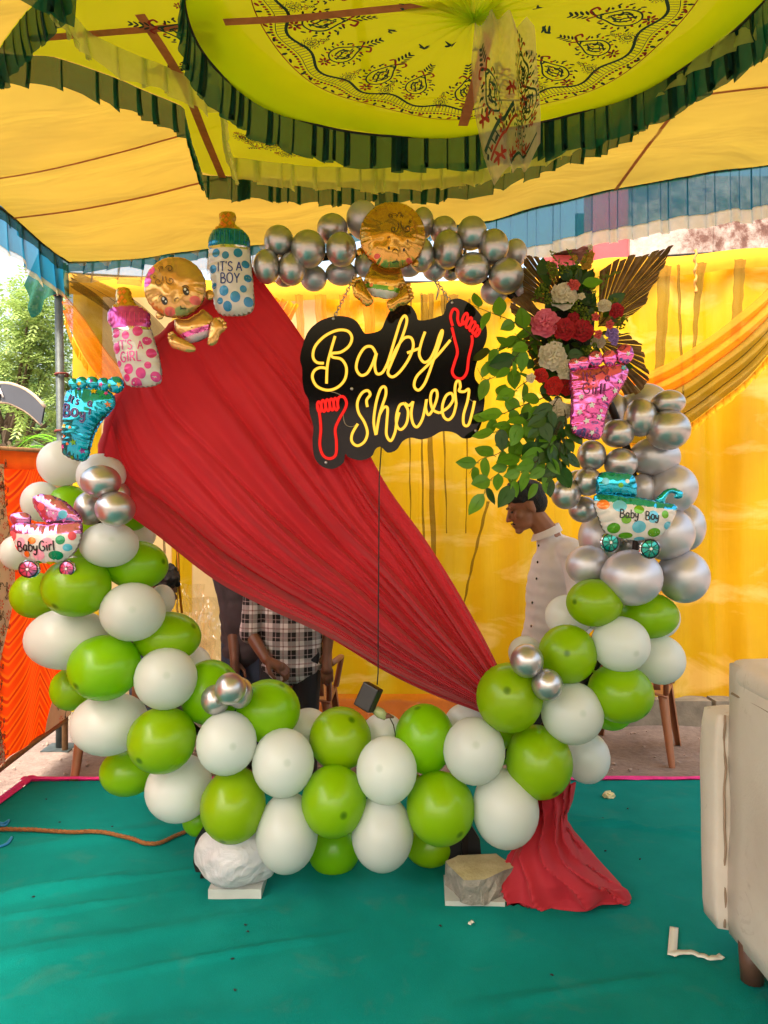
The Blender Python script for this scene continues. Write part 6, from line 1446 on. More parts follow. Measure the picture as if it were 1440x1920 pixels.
# ---- man in the white shirt, profile, looking down
t = NT('white_cotton'); nz = t.noise(6, 4); c = t.ramp(nz, [(.3, srgb(230, 224, 226)), (.7, srgb(240, 234, 236))]); a = t.pbsdf(c, .85, 0, t.bump(t.noise(300, 2), .1, .002)); tr = t.n('BsdfTranslucent'); t.l(c, tr.inputs[0]); M_wshirt = t.done(t.mixs(.15, a, tr.outputs[0]))
D = 3.78
Q = lambda px, py, dy=0.0: tuple(P(px, py, D) + Vector((0, dy, 0)))
gz = GZ
J = dict(head=Q(985, 952), neck=Q(1028, 1002), chest=Q(1047, 1062), pelvis=Q(1046, 1225), shL=tuple(Vector(Q(1062, 1030, .16))), shR=tuple(Vector(Q(1060, 1036, -.165))))
px_ = Vector(J['pelvis']).x
J.update(elL=Q(1080, 1150, .17), elR=Q(1076, 1150, -.21), wrL=Q(1010, 1215, .15), wrR=Q(1030, 1235, -.17),
         hipL=(px_, D + .08, .72), hipR=(px_, D - .08, .72), knL=(px_ + .01, D + .09, .32), knR=(px_ - .02, D - .09, .32), anL=(px_ + .03, 4.22, gz + .08), anR=(px_ + .02, 4.2, gz + .08), toeL=(px_ - .13, 4.22, gz + .04), toeR=(px_ - .14, 4.2, gz + .04))
for k in ('pelvis', 'hipL', 'hipR', 'knL', 'knR'):
    v = Vector(J[k]); v.y += {'pelvis': .18, 'hipL': .2, 'hipR': .2, 'knL': .34, 'knR': .34}[k]; J[k] = tuple(v)
for k in J:
    v = Vector(J[k])
    if k not in ('anL', 'anR', 'toeL', 'toeR', 'pelvis', 'hipL', 'hipR', 'knL', 'knR'): v.y += .12; v.x = v.x * (v.y / (v.y - .12)); v.z = CAMZ + (v.z - CAMZ) * (v.y / (v.y - .12)); J[k] = tuple(v)
fdir = (-.93, -.12, -.34)
b, W, rot, V_ = person('young man in a white shirt looking down behind the garland', J, fdir, (-.3, 0, .95), M_skin, M_wshirt, plain('dark_trousers', srgb(40, 38, 44), .8), hair_short(3), 1.6, bulge=(.130, .122))
# collar, buttons, beard shadow
m = MB(); ncl = Vector(J['neck'])
for (dx, dz, r_) in ((0, 0, .068),):
    m.grid(28, 5, lambda u, v: ncl + Vector((.064 * math.cos(u * 6.283) * (1 + .22 * v) - .012 + .004 * v, .066 * math.sin(u * 6.283) * (1 + .28 * v), .030 - .036 * v + .030 * math.cos(u * 6.283))), closeu=True)
m.build('collar', M_wshirt, b)
for (px, py) in ((1009, 1023), (1007, 1054), (1005, 1085), (997, 1130), (995, 1174)):
    p = P(px + 1, py, D - .02); m = MB(); m.ell(p, (.005, .007, .007), None, 8, 5); m.build('button', M_eye, b)
m = MB(); m.caps(W(.094, .012, -.053), W(.088, .026, -.060), .004, .003, 6); m.caps(W(.094, -.012, -.053), W(.088, -.026, -.060), .004, .003, 6); m.build('moustache', M_hair, b)

# ---- man in the checked shirt and his neighbour
def plaid(name):
    t = NT(name); sp = t.n('SeparateXYZ'); t.l(t.coord(), sp.inputs[0])
    def bands(ax, per, lo, hi): 
        f = t.math('FRACT', t.math('MULTIPLY', ax, 1 / per)); return t.math('MULTIPLY', t.math('GREATER_THAN', f, lo), t.math('LESS_THAN', f, hi))
    x, z = sp.outputs[0], sp.outputs[2]
    c = srgb(206, 198, 200)
    cc = t.mixc(t.math('MULTIPLY', t.math('ADD', bands(x, .085, .0, .5), bands(z, .095, .0, .5)), .6), c, srgb(50, 30, 34))
    cc = t.mixc(t.math('MULTIPLY', bands(x, .085, .0, .5), bands(z, .095, .0, .5)), cc, srgb(20, 14, 18))
    cc = t.mixc(t.math('MULTIPLY', t.math('ADD', bands(x, .085, .66, .74), bands(z, .095, .66, .74)), .6), cc, srgb(110, 70, 66))
    cc = t.mixc(t.math('MULTIPLY', t.math('ADD', bands(x, .085, .18, .23), bands(z, .095, .18, .23)), .5), cc, srgb(170, 150, 150))
    return t.done(t.pbsdf(cc, .85, 0, t.bump(t.noise(300, 2), .1, .002)))
M_plaid = plaid('checked_cotton'); M_jean = plain('black_jeans', srgb(20, 20, 28), .8, bump=.2, bscale=200); M_jean2 = plain('blue_jeans', srgb(44, 54, 78), .8, bump=.2, bscale=200)
D = 4.25; cx = P(545, 1200, D).x; hemz = P(545, 1252, D).z
pz = hemz + .13
J = dict(head=(cx, D - .02, pz + .78), neck=(cx, D, pz + .60), chest=(cx, D, pz + .40), pelvis=(cx, D, pz), shL=(cx + .19, D, pz + .52), shR=(cx - .19, D, pz + .52), hipL=(cx + .085, D, pz - .03), hipR=(cx - .085, D, pz - .03), knL=(cx + .09, D - .02, .33), knR=(cx - .1, D - .02, .33), anL=(cx + .09, D + .03, GZ + .08), anR=(cx - .11, D + .03, GZ + .08), toeL=(cx + .11, D - .13, GZ + .04), toeR=(cx - .14, D - .13, GZ + .04))
J['elR'] = tuple(P(470, 1188, D - .05)); J['wrR'] = tuple(P(500, 1238, D - .22)); J['elL'] = tuple(P(622, 1150, D + .02)); J['wrL'] = tuple(P(612, 1228, D - .03))
person('man in a checked shirt and black jeans, head hidden behind the red drape', J, (0, -1, -.1), (0, 0, 1), M_skin2, M_plaid, M_jean, hair_short(5), 1.0, {'R': ((.9, -.1, -.45), (0, .6, -.8), 1.1), 'L': ((.05, -.25, -1), (0, 1, 0), .7)}, hem=.11)
D = 4.5; cx = P(452, 1200, D).x; pz = P(452, 1235, D).z + .12
J = dict(head=(cx, D - .02, pz + .76), neck=(cx, D, pz + .58), chest=(cx, D, pz + .39), pelvis=(cx + .03, D, pz), shL=(cx + .18, D, pz + .5), shR=(cx - .13, D, pz + .5), hipL=(cx + .1, D, pz - .03), hipR=(cx - .03, D, pz - .03), knL=(cx + .1, D - .02, .33), knR=(cx - .04, D - .02, .33), anL=(cx + .1, D + .03, GZ + .08), anR=(cx - .05, D + .03, GZ + .08), toeL=(cx + .12, D - .13, GZ + .04), toeR=(cx - .08, D - .13, GZ + .04))
J['elR'] = tuple(P(438, 1180, D - .06)); J['wrR'] = tuple(P(440, 1240, D - .14)); J['elL'] = (cx + .24, D + .04, pz + .22); J['wrL'] = (cx + .22, D - .05, pz)
person('man in a dark grey shirt and blue jeans standing behind the checked shirt', J, (0.1, -1, -.1), (0, 0, 1), M_skin2, plain('grey_shirt', srgb(64, 52, 58), .85, bump=.2, bscale=160), M_jean2, hair_short(8), 1.12, {'R': ((0, -.1, -1), (.4, -.6, 0), .6)}, hem=.06, bulge=(.095, .13))
# ---- seated person, only hair and brow show past the balloons
D = 3.95; c0 = P(306, 1106, D); sx = c0.x; hz = c0.z
J = dict(head=tuple(c0), neck=(sx - .03, D + .02, hz - .15), chest=(sx - .05, D + .04, hz - .33), pelvis=(sx - .06, D + .06, hz - .66), shL=(sx + .10, D + .05, hz - .23), shR=(sx - .2, D + .05, hz - .23), elL=(sx + .10, D - .02, hz - .46), elR=(sx - .24, D, hz - .46), wrL=(sx + .02, D - .2, hz - .58), wrR=(sx - .18, D - .2, hz - .58),
         hipL=(sx + .03, D + .04, hz - .68), hipR=(sx - .14, D + .04, hz - .68), knL=(sx + .05, D - .2, hz - .70), knR=(sx - .16, D - .2, hz - .70), anL=(sx + .05, 4.22, GZ + .08), anR=(sx - .16, 4.22, GZ + .08), toeL=(sx + .06, 4.14, GZ + .04), toeR=(sx - .17, 4.14, GZ + .04))
for k, v in J.items():
    v = Vector(v)
    if k[:2] in ('an', 'to'): continue
    q = (v.y + .42) / v.y; J[k] = (v.x * q, v.y + .42, CAMZ + (v.z - CAMZ) * q)
person('seated dark haired person peeking past the balloons beside the clear plastic', J, (.55, -.7, -.35), (0, 0, 1), M_skin2, plain('slate_top', srgb(70, 84, 104), .85), M_jean2, hair_short(12), 1.0, bulge=(.09, .13))
# ================================================================== SOFA, CHAIRS, FLOOR THINGS
t = NT('sofa_leatherette'); n1 = t.noise(2.2, 5, .6); n2 = t.noise(9, 5, .7, dist=.6); n3 = t.noise(90, 3)
c = t.ramp(n1, [(.3, srgb(200, 184, 172)), (.7, srgb(218, 206, 196))]); c = t.mixc(t.math('MULTIPLY', t.ramp(n2, [(.6, (0, 0, 0)), (.72, (1, 1, 1))]), .45), c, srgb(140, 112, 88))
M_sofa = t.done(t.pbsdf(c, .55, 0, t.bump(t.math('ADD', t.math('MULTIPLY', n3, .3), n1), .2, .02)))
M_pipe = plain('sofa_piping', srgb(150, 124, 104), .6); M_leg = plain('sofa_leg', srgb(88, 60, 48), .5)
sofa = thing('sofa', (1.4, 1.9, 0), 'worn beige leatherette sofa with its back turned to the balloon ring', 'sofa')
def rbox(name, c, half, mat, bev=.03, seg=4, parent=sofa, wob=.012, sub=14):
    m = MB(); cx, cy_, cz = c; hx, hy, hz = half
    o = None; n = sub
    # box as 6 grids, welded later
    def face(ax, sg):
        def fn(u, v):
            a, b = -1 + 2 * u, -1 + 2 * v; p = [0, 0, 0]; p[ax] = sg; p[(ax + 1) % 3] = a; p[(ax + 2) % 3] = b * sg; return p
        return fn
    bm_v = []
    for ax in range(3):
        for sg in (-1, 1):
            def fn(u, v, f=face(ax, sg)):
                p = f(u, v); q = Vector((p[0] * hx, p[1] * hy, p[2] * hz)); r_ = bev
                inner = Vector((max(-hx + r_, min(hx - r_, q.x)), max(-hy + r_, min(hy - r_, q.y)), max(-hz + r_, min(hz - r_, q.z)))); dd = q - inner
                if dd.length > 1e-9: q = inner + dd.normalized() * r_
                nn = Vector((p[0] ** 3, p[1] ** 3, p[2] ** 3)); 
                w_ = wob * mnoise.noise(((cx + q.x) * 4, (cy_ + q.y) * 4, (cz + q.z) * 4)); bul = .012 * (1 - p[0] ** 2) * (1 - p[1] ** 2) + .012 * (1 - p[1] ** 2) * (1 - p[2] ** 2) + .012 * (1 - p[0] ** 2) * (1 - p[2] ** 2)
                nrm = (nn.normalized() if nn.length > 0 else nn); return Vector((cx, cy_, cz)) + q + nrm * (w_ + bul)
            m.grid(n, n, fn)
    o = m.build(name, mat, parent); w = o.modifiers.new('weld', 'WELD'); w.merge_threshold = .0005; return o
# back (turned to us), its padded top roll, far arm, seat
rbox('back', (1.185, 1.70, .53), (.105, .725, .43), M_sofa, .014); rbox('top_roll', (1.195, 1.70, .925), (.115, .74, .055), M_sofa, .05)
rbox('arm', (1.45, 2.487, .45), (.40, .066, .345), M_sofa, .02); rbox('arm', (1.45, .90, .45), (.40, .075, .345), M_sofa, .035); rbox('seat', (1.55, 1.70, .30), (.32, .71, .13), M_sofa, .05); rbox('cushion', (1.36, 1.70, .66), (.11, .68, .24), M_sofa, .07)
for z0, z1, y in ((.12, .79, 2.424),): 
    m = MB(); m.tube([Vector((1.074 + .002 * math.sin(k * .8), y + .004 * math.sin(k * 1.3), z0 + (z1 - z0) * k / 24)) for k in range(25)], .0042, 6); m.build('piping', M_pipe, sofa)
m = MB(); m.tube([Vector((1.081, .98 + 1.41 * k / 30, .868 + .002 * math.sin(k))) for k in range(31)], .004, 6); m.build('piping', M_pipe, sofa)
for (x, y) in ((1.12, 2.34), (1.12, 1.05), (1.75, 2.34), (1.75, 1.05)):
    m = MB(); m.tube([(x, y, .004), (x, y, .12)], [.033, .04], 14); m.build('leg', M_leg, sofa)
# ---- plastic chairs beyond the garland
M_chair = plain('brown_plastic', srgb(150, 98, 66), .4, var=.08)
def chair(loc, rz, label):
    b = thing('plastic_chair', loc, label, 'chair', 'brown moulded plastic chairs'); b.rotation_euler.z = rz; L = Vector(loc)
    def part(nm, m_): o = m_.build(nm, M_chair); o.parent = b; return o
    for sx, sy in ((-1, -1), (1, -1), (-1, 1), (1, 1)):
        m = MB(); a = Vector((sx * .19, sy * .17, .43)); c_ = Vector((sx * .25, sy * .25, 0))
        n_ = 10; m.grid(9, n_, lambda u, v: a.lerp(c_, v) + Vector((sx * (.032 - .012 * v) * math.cos(u * 4.71 - .78), sy * (.032 - .012 * v) * math.sin(u * 4.71 - .78), 0))); part('leg', m)
    m = MB(); m.grid(16, 16, lambda u, v: Vector(((u - .5) * .44, (v - .5) * .42, .44 - .02 * math.sin(math.pi * u) * math.sin(math.pi * v) - .02 * (2 * abs(u - .5)) ** 4))); o = part('seat', m); o.modifiers.new('s', 'SOLIDIFY').thickness = .012
    for k in range(5):
        x = -.16 + .08 * k; m = MB(); m.grid(4, 10, lambda u, v: Vector((x + (u - .5) * .04, .2 + .1 * v + .012 * math.cos((x) * 8), .46 + .38 * v))); o = part('back_slat', m); o.modifiers.new('s', 'SOLIDIFY').thickness = .01
    m = MB(); m.tube([Vector((-.21, .19, .43)), Vector((-.22, .28, .74)), Vector((-.17, .31, .85)), Vector((0, .33, .87)), Vector((.17, .31, .85)), Vector((.22, .28, .74)), Vector((.21, .19, .43))], .017, 8); part('back_rim', m)
    for sg in (-1, 1):
        m = MB(); m.tube([Vector((sg * .215, -.17, .43)), Vector((sg * .25, -.19, .62)), Vector((sg * .26, 0, .65)), Vector((sg * .23, .26, .66))], .018, 8); part('armrest', m)
    return b
chair((1.62, 4.98, GZ), R(155), 'brown plastic chair whose legs show between the garland and the sofa')
chair((-.53, 4.78, GZ), R(178), 'brown plastic chair under the hand of the man in the checked shirt')
chair((-1.53, 4.45, GZ), R(200), 'brown plastic chair under the seated person behind the balloons')
# ---- white printed sheet on the ground behind the ring
m = MB(); m.grid(20, 20, lambda u, v: Vector((-.36 + .78 * u + .04 * v, 4.75 + .72 * v, GZ + .03 + .012 * mnoise.noise((u * 4, v * 4, 2))))); 
t = NT('paper_sheet'); c = t.ramp(t.noise(34, 3, .6, dist=2.0), [(.42, srgb(150, 160, 190)), (.47, srgb(220, 220, 226)), (1, srgb(226, 226, 230))]); M_sheetw = t.done(t.pbsdf(c, .6))
m.build('paper_sheet', M_sheetw, at=(0, 5.1, GZ + .03), label='white printed sheet spread on the ground behind the ring', cat='sheet')
# ---- concrete lump on a tile
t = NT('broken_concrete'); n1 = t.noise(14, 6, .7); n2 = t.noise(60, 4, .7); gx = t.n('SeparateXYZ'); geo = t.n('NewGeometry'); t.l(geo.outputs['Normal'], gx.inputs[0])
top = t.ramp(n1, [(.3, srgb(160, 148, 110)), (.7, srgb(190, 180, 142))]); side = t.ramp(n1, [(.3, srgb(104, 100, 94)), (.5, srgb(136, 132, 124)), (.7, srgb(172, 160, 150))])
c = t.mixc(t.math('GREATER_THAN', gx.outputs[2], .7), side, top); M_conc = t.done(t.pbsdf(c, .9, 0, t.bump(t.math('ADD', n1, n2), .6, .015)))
M_tile = plain('white_tile', srgb(176, 180, 176), .3, var=.08)
T2 = lambda x, y, z: (lambda d: Vector(((820 + x / 3.892 - 720) / F * d, d, z)))((CAMZ - z) * F / (1450 + y / 3.892 - 960))
tops = [T2(*p, .108) for p in ((58, 645), (150, 600), (430, 585), (560, 680), (340, 775), (190, 780))]
bots = [(-.262 + .51, 2.9), ]
cen = sum(tops, Vector()) / 6
m = MB(); ring = []
lev = [(1.0, 0), (1.01, -.022), (1.0, -.055), (.97, -.092)]
for (s_, dz) in lev:
    row = []
    for i in range(6):
        for k in range(6):
            p = tops[i].lerp(tops[(i + 1) % 6], k / 6); q = cen + (p - cen) * s_; j = 1 if dz else .25; row.append(Vector((q.x, q.y, .108 + dz)) + Vector((mnoise.noise(q * 22 + Vector((dz * 50, 0, 0))), mnoise.noise(q * 22 + Vector((9, dz * 50, 0))), mnoise.noise(q * 30 + Vector((0, 5, 0))) * .6)) * .016 * j)
    ring.append(row)
nn = 36; m.add([p for r_ in ring for p in r_] + [cen, Vector((cen.x, cen.y, .015))], [(j * nn + i, (j + 1) * nn + i, (j + 1) * nn + (i + 1) % nn, j * nn + (i + 1) % nn) for j in range(3) for i in range(nn)] + [(i, (i + 1) % nn, 4 * nn) for i in range(nn)] + [(3 * nn + (i + 1) % nn, 3 * nn + i, 4 * nn + 1) for i in range(nn)], 0, False)
m.build('concrete_lump', M_conc, at=(cen.x, cen.y, .016), label='broken lump of concrete weighing down the ring foot beside the red tail', cat='concrete block')
m = MB(); m.box((cen.x - .012, cen.y + .012, .010), (.108, .10, .009), rot=Matrix.Rotation(-.05, 3, 'Z')); m.build('floor_tile', M_tile, at=(cen.x, cen.y, 0), label='white floor tile under the broken concrete lump', cat='tile')
# ---- white bag of ballast on a tile
bc = P(440, 1640, 2.9); 
t = NT('white_polythene'); c = t.ramp(t.noise(7, 3), [(.3, srgb(224, 224, 232)), (.7, srgb(236, 236, 242))]); a = t.pbsdf(c, .25, 0, t.bump(t.math('ABSOLUTE', t.math('SUBTRACT', t.noise(9, 4, .55, dist=1.5), .5)), .5, .05), Specular_IOR_Level=.6); tr = t.n('BsdfTranslucent'); t.l(c, tr.inputs[0]); M_bag = t.done(t.mixs(.45, a, tr.outputs[0]))
def bagp(u, v):
    th = u * 2 * math.pi; ph = v * math.pi; r_ = 1 + .05 * math.sin(th * 4 + 3 * v + 2 * mnoise.noise((th, v * 2, 1))) * math.sin(ph) + .06 * abs(mnoise.noise((math.cos(th) * 2, math.sin(th) * 2, v * 3))) + -.06 * (.4 - abs(mnoise.noise((math.cos(th) * 2.2 + 3, math.sin(th) * 2.2, v * 5 + 2)))) * math.sin(ph) - .0 * (.5 - abs(mnoise.noise((math.cos(th) * 8, math.sin(th) * 8 + v * 4, v * 12))))
    r_ += .12 * max(0, math.cos(th - .25)) ** 6
    x = .148 * math.sin(ph) ** .75 * math.cos(th) * r_; y = .12 * math.sin(ph) ** .75 * math.sin(th) * r_; z = .105 * math.cos(ph) * r_
    return Vector((bc.x + x, 2.91 + y, max(.135 + z, .030)))
rbg = random.Random(2); JB = {}
def bagj(u, v):
    k = (round(u * 34), round(v * 17)); j = JB.setdefault(k, Vector((rbg.uniform(-1, 1), rbg.uniform(-1, 1), rbg.uniform(-1, 1))) * .0075); return bagp(u, v) + (j if v < .82 else Vector())
m = MB(); m.grid(34, 18, bagj, closeu=True); bgo = o = m.build('plastic_bag', M_bag, at=(bc.x, 2.91, .03), label='crumpled white plastic bag of ballast set on the ring foot', cat='bag')
sb_ = bgo.modifiers.new('soft', 'SUBSURF'); sb_.levels = 2; sb_.render_levels = 2
m = MB(); m.box((P(440, 1680, 2.84).x, 2.91, .018), (.098, .07, .018)); m.build('box_tile', M_tile, at=(bc.x, 2.91, 0), label='white block under the crumpled plastic bag', cat='block')
# ---- rope across the carpet
pr = [(0, 1558), (80, 1560), (160, 1566), (240, 1574), (272, 1584), (300, 1583), (330, 1568), (368, 1555)]
def onfl(px, py, z=.006): d = (CAMZ - z) * F / (py - 960); v = P(px, py, d); return Vector((v.x, v.y, carpet_z(v.x, v.y) + z))
C = Curve([onfl(*p) for p in [tuple(q) for q in cr([(-60, 1560)] + pr, 8)]])
m = MB()
for s_ in range(3): m.tube([C.u(k / 150) + Vector((0, .0045 * math.cos(k * .8 + s_ * 2.09), .006 + .0045 * math.sin(k * .8 + s_ * 2.09))) for k in range(151)], .0052, 6)
m.build('jute_rope', plain('jute', srgb(134, 86, 44), .9, var=.25, vscale=60, bump=.5, bscale=200), at=C.u(.5), label='brown twisted rope lying across the green carpet', cat='rope')
for i, pts in enumerate(([(-8, 1538), (6, 1544), (17, 1538), (10, 1548), (-5, 1546)], [(-8, 1592), (10, 1584), (22, 1570), (16, 1582), (0, 1590)])):
    m = MB(); m.tube([onfl(*p) for p in [tuple(q) for q in cr(pts, 6)]], .0045, 6); m.build('blue_string', plain('blue_twine', srgb(30, 130, 190), .6), at=onfl(*pts[1]), label=('tangle of blue twine beyond the brown rope', 'tangle of blue twine on the near side of the brown rope')[i], cat='string', group='blue twine scraps')
# ---- tape and litter
M_tape = plain('masking_tape', srgb(206, 206, 196), .6, var=.05)
def strip_on(px_pts, w, name, label, cat, mat=M_tape, curl=0.0):
    q = [onfl(*p) for p in [tuple(x) for x in cr(px_pts, 5)]]; m = MB(); n = len(q); vs_ = []
    for i, p in enumerate(q):
        tn = q[min(i + 1, n - 1)] - q[max(i - 1, 0)]; s2 = Vector((-tn.y, tn.x, 0)).normalized() * w / 2; lift = Vector((0, 0, .001 + curl * abs(math.sin(i * .7)))); vs_ += [p - s2 + lift, p + s2 + lift * (1.4)]
    m.add(vs_, [(2 * i, 2 * i + 1, 2 * i + 3, 2 * i + 2) for i in range(n - 1)]); o = m.build(name, mat, at=q[0], label=label, cat=cat); s3 = o.modifiers.new('s', 'SOLIDIFY'); s3.thickness = .0008
strip_on([(1264, 1738), (1262, 1765), (1260, 1792)], .028, 'tape_strip', 'straight strip of white tape stuck to the carpet beside the sofa', 'tape')
strip_on([(1260, 1790), (1290, 1786), (1315, 1792), (1335, 1797), (1354, 1793)], .024, 'tape_strip', 'twisted strip of white tape running toward the sofa leg', 'tape', curl=.003)
strip_on([(946, 1692), (952, 1686), (958, 1688)], .022, 'tape_scrap', 'small white tape scrap beside the concrete lump', 'tape', curl=.006)
m = MB(); c_ = onfl(1141, 1490, .012); m.grid(14, 10, lambda u, v: c_ + Vector((.03 * math.sin(v * 3.14) * math.cos(u * 6.28), .024 * math.sin(v * 3.14) * math.sin(u * 6.28), .018 * math.cos(v * 3.14))) * (1 + .5 * mnoise.noise((u * 9, v * 9, 4))), closeu=True, smooth=False); m.build('crumpled_paper', plain('cream_paper', srgb(214, 200, 150), .7), at=c_, label='crumpled scrap of cream paper at the back of the carpet', cat='paper')
strip_on([(880, 1734), (884, 1731), (888, 1730)], .012, 'paper_scrap', 'tiny white paper scrap on the bare carpet near the concrete lump', 'paper', curl=.004)
M_speck = plain('dark_speck', srgb(24, 22, 20), .8)
for (px, py) in ((826, 1735), (465, 1746), (436, 1798), (440, 1855), (460, 1735), (1177, 1515), (1131, 1534), (1200, 1609), (1135, 1594), (112, 1542), (63, 1684), (87, 1498), (210, 1550), (1035, 1828)):
    c_ = onfl(px, py, .003); m = MB(); a_ = rng.random() * 6; m.ell(c_, (.006, .003, .0028), Matrix.Rotation(a_, 3, 'Z'), 8, 5)
    for k in range(2): m.caps(c_, c_ + Vector((math.cos(a_ + k) * .008, math.sin(a_ + k) * .008, 0)), .0012, .0006, 4)
    m.build('dirt_speck', M_speck, at=c_, label='tiny black dirt speck lying on the green carpet', cat='litter', group='dirt specks on the carpet')
# ================================================================== OUTDOORS
M_bark = plain('bark', srgb(92, 76, 62), .9, var=.3, bump=.5, bscale=30)
def leafmat(name, col, tc, var=.3):
    t = NT(name); nz = t.noise(1.1, 4); n2 = t.noise(16, 2)
    c = t.ramp(nz, [(.3, tuple(x * (1 - var) for x in col[:3])), (.7, tuple(min(1, x * (1 + var)) for x in col[:3]))])
    c = t.mixc(t.math('MULTIPLY', n2, .35), c, tc)
    a = t.pbsdf(c, .55); tr = t.n('BsdfTranslucent'); t.l(c, tr.inputs[0]); return t.done(t.mixs(.35, a, tr.outputs[0]))
M_l1 = leafmat('leaf_mid', srgb(140, 168, 90), srgb(178, 186, 110)); M_l2 = leafmat('leaf_dark', srgb(104, 140, 86), srgb(130, 158, 96)); M_l3 = leafmat('leaf_bright', srgb(110, 190, 24), srgb(176, 220, 40), .2)
def tree(base, h, cr_, n, label, lm, ls=.09, seed=1):
    r2 = random.Random(seed); b = thing('leafy_tree', base, label, 'tree', None); base = Vector(base)
    m = MB(); top = base + Vector((r2.uniform(-.2, .2), 0, h * .62)); m.tube([base - Vector((0, 0, .1)), base.lerp(top, .5) + Vector((.08, 0, 0)), top], [.16, .12, .06], 8)
    cl_ = []
    for k in range(26):
        a = r2.uniform(0, 6.28); q = r2.uniform(.25, 1); zz = r2.uniform(.32, 1.0)
        wid = math.sin(math.pi * min(1, (zz - .22) / .85)) ** .7
        c_ = base + Vector((cr_ * wid * q * math.cos(a), cr_ * wid * q * math.sin(a), h * zz)); cl_.append((c_, r2.uniform(.28, .5) * cr_ * .8))
        s_ = base.lerp(top, r2.uniform(.5, 1)); m.tube([s_, s_.lerp(c_, .5) + Vector((0, 0, -.1)), c_], [.05, .035, .012], 5)
    m.build('trunk', M_bark, b)
    m = MB()
    for k in range(n):
        c_, rr = cl_[r2.randrange(len(cl_))]
        d = Vector((r2.gauss(0, 1), r2.gauss(0, 1), r2.gauss(0, .75))); d.normalize(); p = c_ + d * rr * r2.random() ** .4
        # pinnate sprig: 5 small leaflets
        ax = Vector((r2.uniform(-1, 1), r2.uniform(-1, 1), r2.uniform(-.7, .35))).normalized(); sd_ = ax.cross(Vector((0, 0, 1))).normalized() if abs(ax.z) < .95 else Vector((1, 0, 0))
        L = ls * r2.uniform(.8, 1.5)
        for j in range(4):
            for sg in (-1, 1):
                o_ = p + ax * L * (j * .5); e_ = o_ + (sd_ * sg * .9 + ax * .5) * L * .62 + Vector((0, 0, -.15 * L)); w_ = ax * L * .16
                m.add([o_, (o_ + e_) / 2 + w_, e_, (o_ + e_) / 2 - w_], [(0, 1, 2, 3)], 0, False)
    m.build('crown', lm, b)
tree((-6.1, 12.6, GZ), 4.9, 1.7, 4600, 'light green leafy tree standing behind the tent pole', M_l1, .11, 3)
tree((-8.2, 15.5, GZ), 4.4, 2.2, 4200, 'darker green tree beyond the arched sign board', M_l2, .13, 9)
tree((-5.2, 16.5, GZ), 3.6, 1.9, 3200, 'low dark green tree in the shade behind the lighter tree', M_l2, .13, 14)
# bright fern-leaved sapling just over the orange panel
b = thing('fern_leaf_sapling', (-3.6, 7.2, GZ), 'bright green feathery sapling rising just above the orange panel', 'plant')
m = MB(); m.tube([(-3.6, 7.2, GZ), (-3.55, 7.2, 1.0), (-3.58, 7.2, 1.9)], [.03, .022, .012], 7); m.build('stem', M_bark, b)
r2 = random.Random(4)
for k in range(15):
    a = r2.uniform(0, 6.28); s0 = Vector((-3.57, 7.2, r2.uniform(1.5, 1.95))); L = r2.uniform(.55, .95)
    dv = Vector((math.cos(a), math.sin(a), 0)); m = MB(); pts = [s0 + dv * L * q + Vector((0, 0, .34 * L * math.sin(q * 2.4) - .1 * q * q)) for q in [j / 16 for j in range(17)]]
    m.tube(pts, .004, 4); sd_ = dv.cross(Vector((0, 0, 1)))
    for j in range(2, 17):
        for sg in (-1, 1):
            ll = .15 * math.sin(math.pi * (j / 17) ** .8) + .03; o_ = pts[j]
            for q in range(7):
                f_ = q / 7; c_ = o_ + sd_ * sg * ll * f_ + Vector((0, 0, -.03 * f_)) + dv * .03 * f_
                m.add([c_ - dv * .015, c_ + sd_ * sg * .008 - dv * .004, c_ + dv * .017, c_ - sd_ * sg * .006], [(0, 1, 2, 3)], 0, False)
    m.build('frond', M_l3, b)
# arched sign board of a gate
arch = thing('arched_gate_sign', (-5.3, 9.0, GZ), 'dark grey arched sheet metal gate sign with white lettering', 'gate sign')
M_sheet = plain('grey_sheet', srgb(54, 58, 68), .6, .1, var=.12, vscale=3); M_sheetedge = plain('rusty_edge', srgb(158, 140, 120), .7, var=.2)
D = 9.0
po = [(-260, 830), (-190, 775), (-100, 732), (0, 719), (40, 727), (66, 744), (84, 764)]; pi_ = [(-235, 850), (-165, 805), (-85, 766), (0, 754), (34, 763), (58, 778), (78, 797)]
A = Curve(cr([P(x, y, D) for x, y in po], 8)); B = Curve(cr([P(x, y, D) for x, y in pi_], 8))
segs = [(0, .30), (.305, .58), (.585, .745), (.75, 1)]
for (q0, q1) in segs:
    m = MB()
    m.grid(14, 4, lambda u, v: A.u(q0 + (q1 - q0) * u).lerp(B.u(q0 + (q1 - q0) * u), v) + Vector((0, -.02, 0)))
    m.grid(14, 4, lambda u, v: A.u(q0 + (q1 - q0) * (1 - u)).lerp(B.u(q0 + (q1 - q0) * (1 - u)), v) + Vector((0, .02, 0)))
    m.build('arch_plate', M_sheet, arch)
m = MB(); m.tube([A.u(k / 40) for k in range(41)], .025, 6); m.tube([B.u(k / 40) for k in range(41)], .02, 6); m.build('edge_rib', M_sheetedge, arch)
for px_, zc, hz_ in ((86, .96, 1.1), (-245, .9, 1.06)): m = MB(); m.box((P(px_, 800, D).x, D, zc), (.03, .03, hz_)); m.build('post', M_sheetedge, arch)
e = MB()
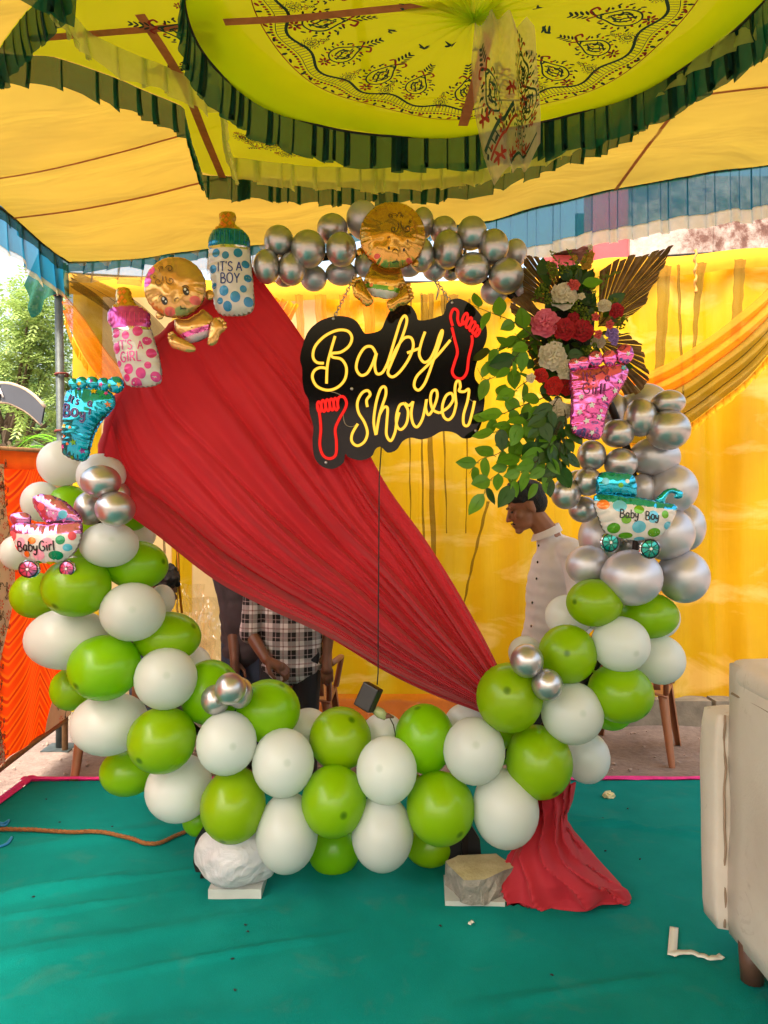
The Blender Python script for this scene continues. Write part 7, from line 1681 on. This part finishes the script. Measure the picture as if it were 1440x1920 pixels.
for st in ([(-10, 742), (-2, 726), (6, 745)], [(-6, 738), (4, 737)]):
    e.tube([P(x, y, D - .035) for x, y in st], .011, 5)
e.build('lettering', plain('white_paint', (.8, .8, .8, 1), .6), arch)

# ---- pink and grey building beyond the curtain
M_pinkw = plain('pink_wall', srgb(176, 70, 76), .85, var=.1, vscale=3, bump=.3, bscale=25)
t = NT('stained_plaster'); n1 = t.noise(.9, 6, .7, dist=.4); n2 = t.noise(7, 6, .75)
c = t.ramp(t.math('ADD', t.math('MULTIPLY', n1, .65), t.math('MULTIPLY', n2, .35)), [(.38, srgb(40, 30, 24)), (.47, srgb(92, 62, 54)), (.55, srgb(146, 134, 128)), (.68, srgb(180, 172, 168))])
M_stain = t.done(t.pbsdf(c, .9, 0, t.bump(n2, .4, .02)))
bl = thing('low_building', (4.5, 9.2, GZ), 'pink and mould stained plaster building behind the yellow curtain', 'building')
D = 8.8
def wallbox(name, x0, x1, y0, y1, d0, d1, mat):
    a = P(x0, y0, d0); c_ = P(x1, y1, d0); m = MB(); z0, z1 = min(a.z, c_.z), max(a.z, c_.z)
    m.box(((a.x + c_.x) / 2, (d0 + d1) / 2, (z0 + z1) / 2), (abs(c_.x - a.x) / 2, (d1 - d0) / 2, (z1 - z0) / 2)); m.build(name, mat, bl)
wallbox('parapet_wall', 1181, 2100, 330, 700, 8.75, 9.2, M_stain)
wallbox('pink_pillar', 1112, 1180, 330, 1300, 8.8, 9.2, M_pinkw)
wallbox('pink_wall', 1022, 1080, 478, 1300, 8.9, 9.2, M_pinkw)
wallbox('pink_wall', 1080, 1112, 520, 1300, 8.95, 9.2, M_pinkw)
wallbox('window_recess', 1080, 1112, 400, 520, 9.4, 9.45, plain('dark_room', srgb(40, 32, 30), .9))
wallbox('roof_slab', 1040, 1112, 452, 462, 8.7, 9.3, M_stain)
wallbox('plaster_crack_rib', 1338, 1342, 372, 470, 8.735, 8.76, M_stain)
wallbox('lower_wall', 1181, 2100, 700, 1300, 8.8, 9.2, M_pinkw)
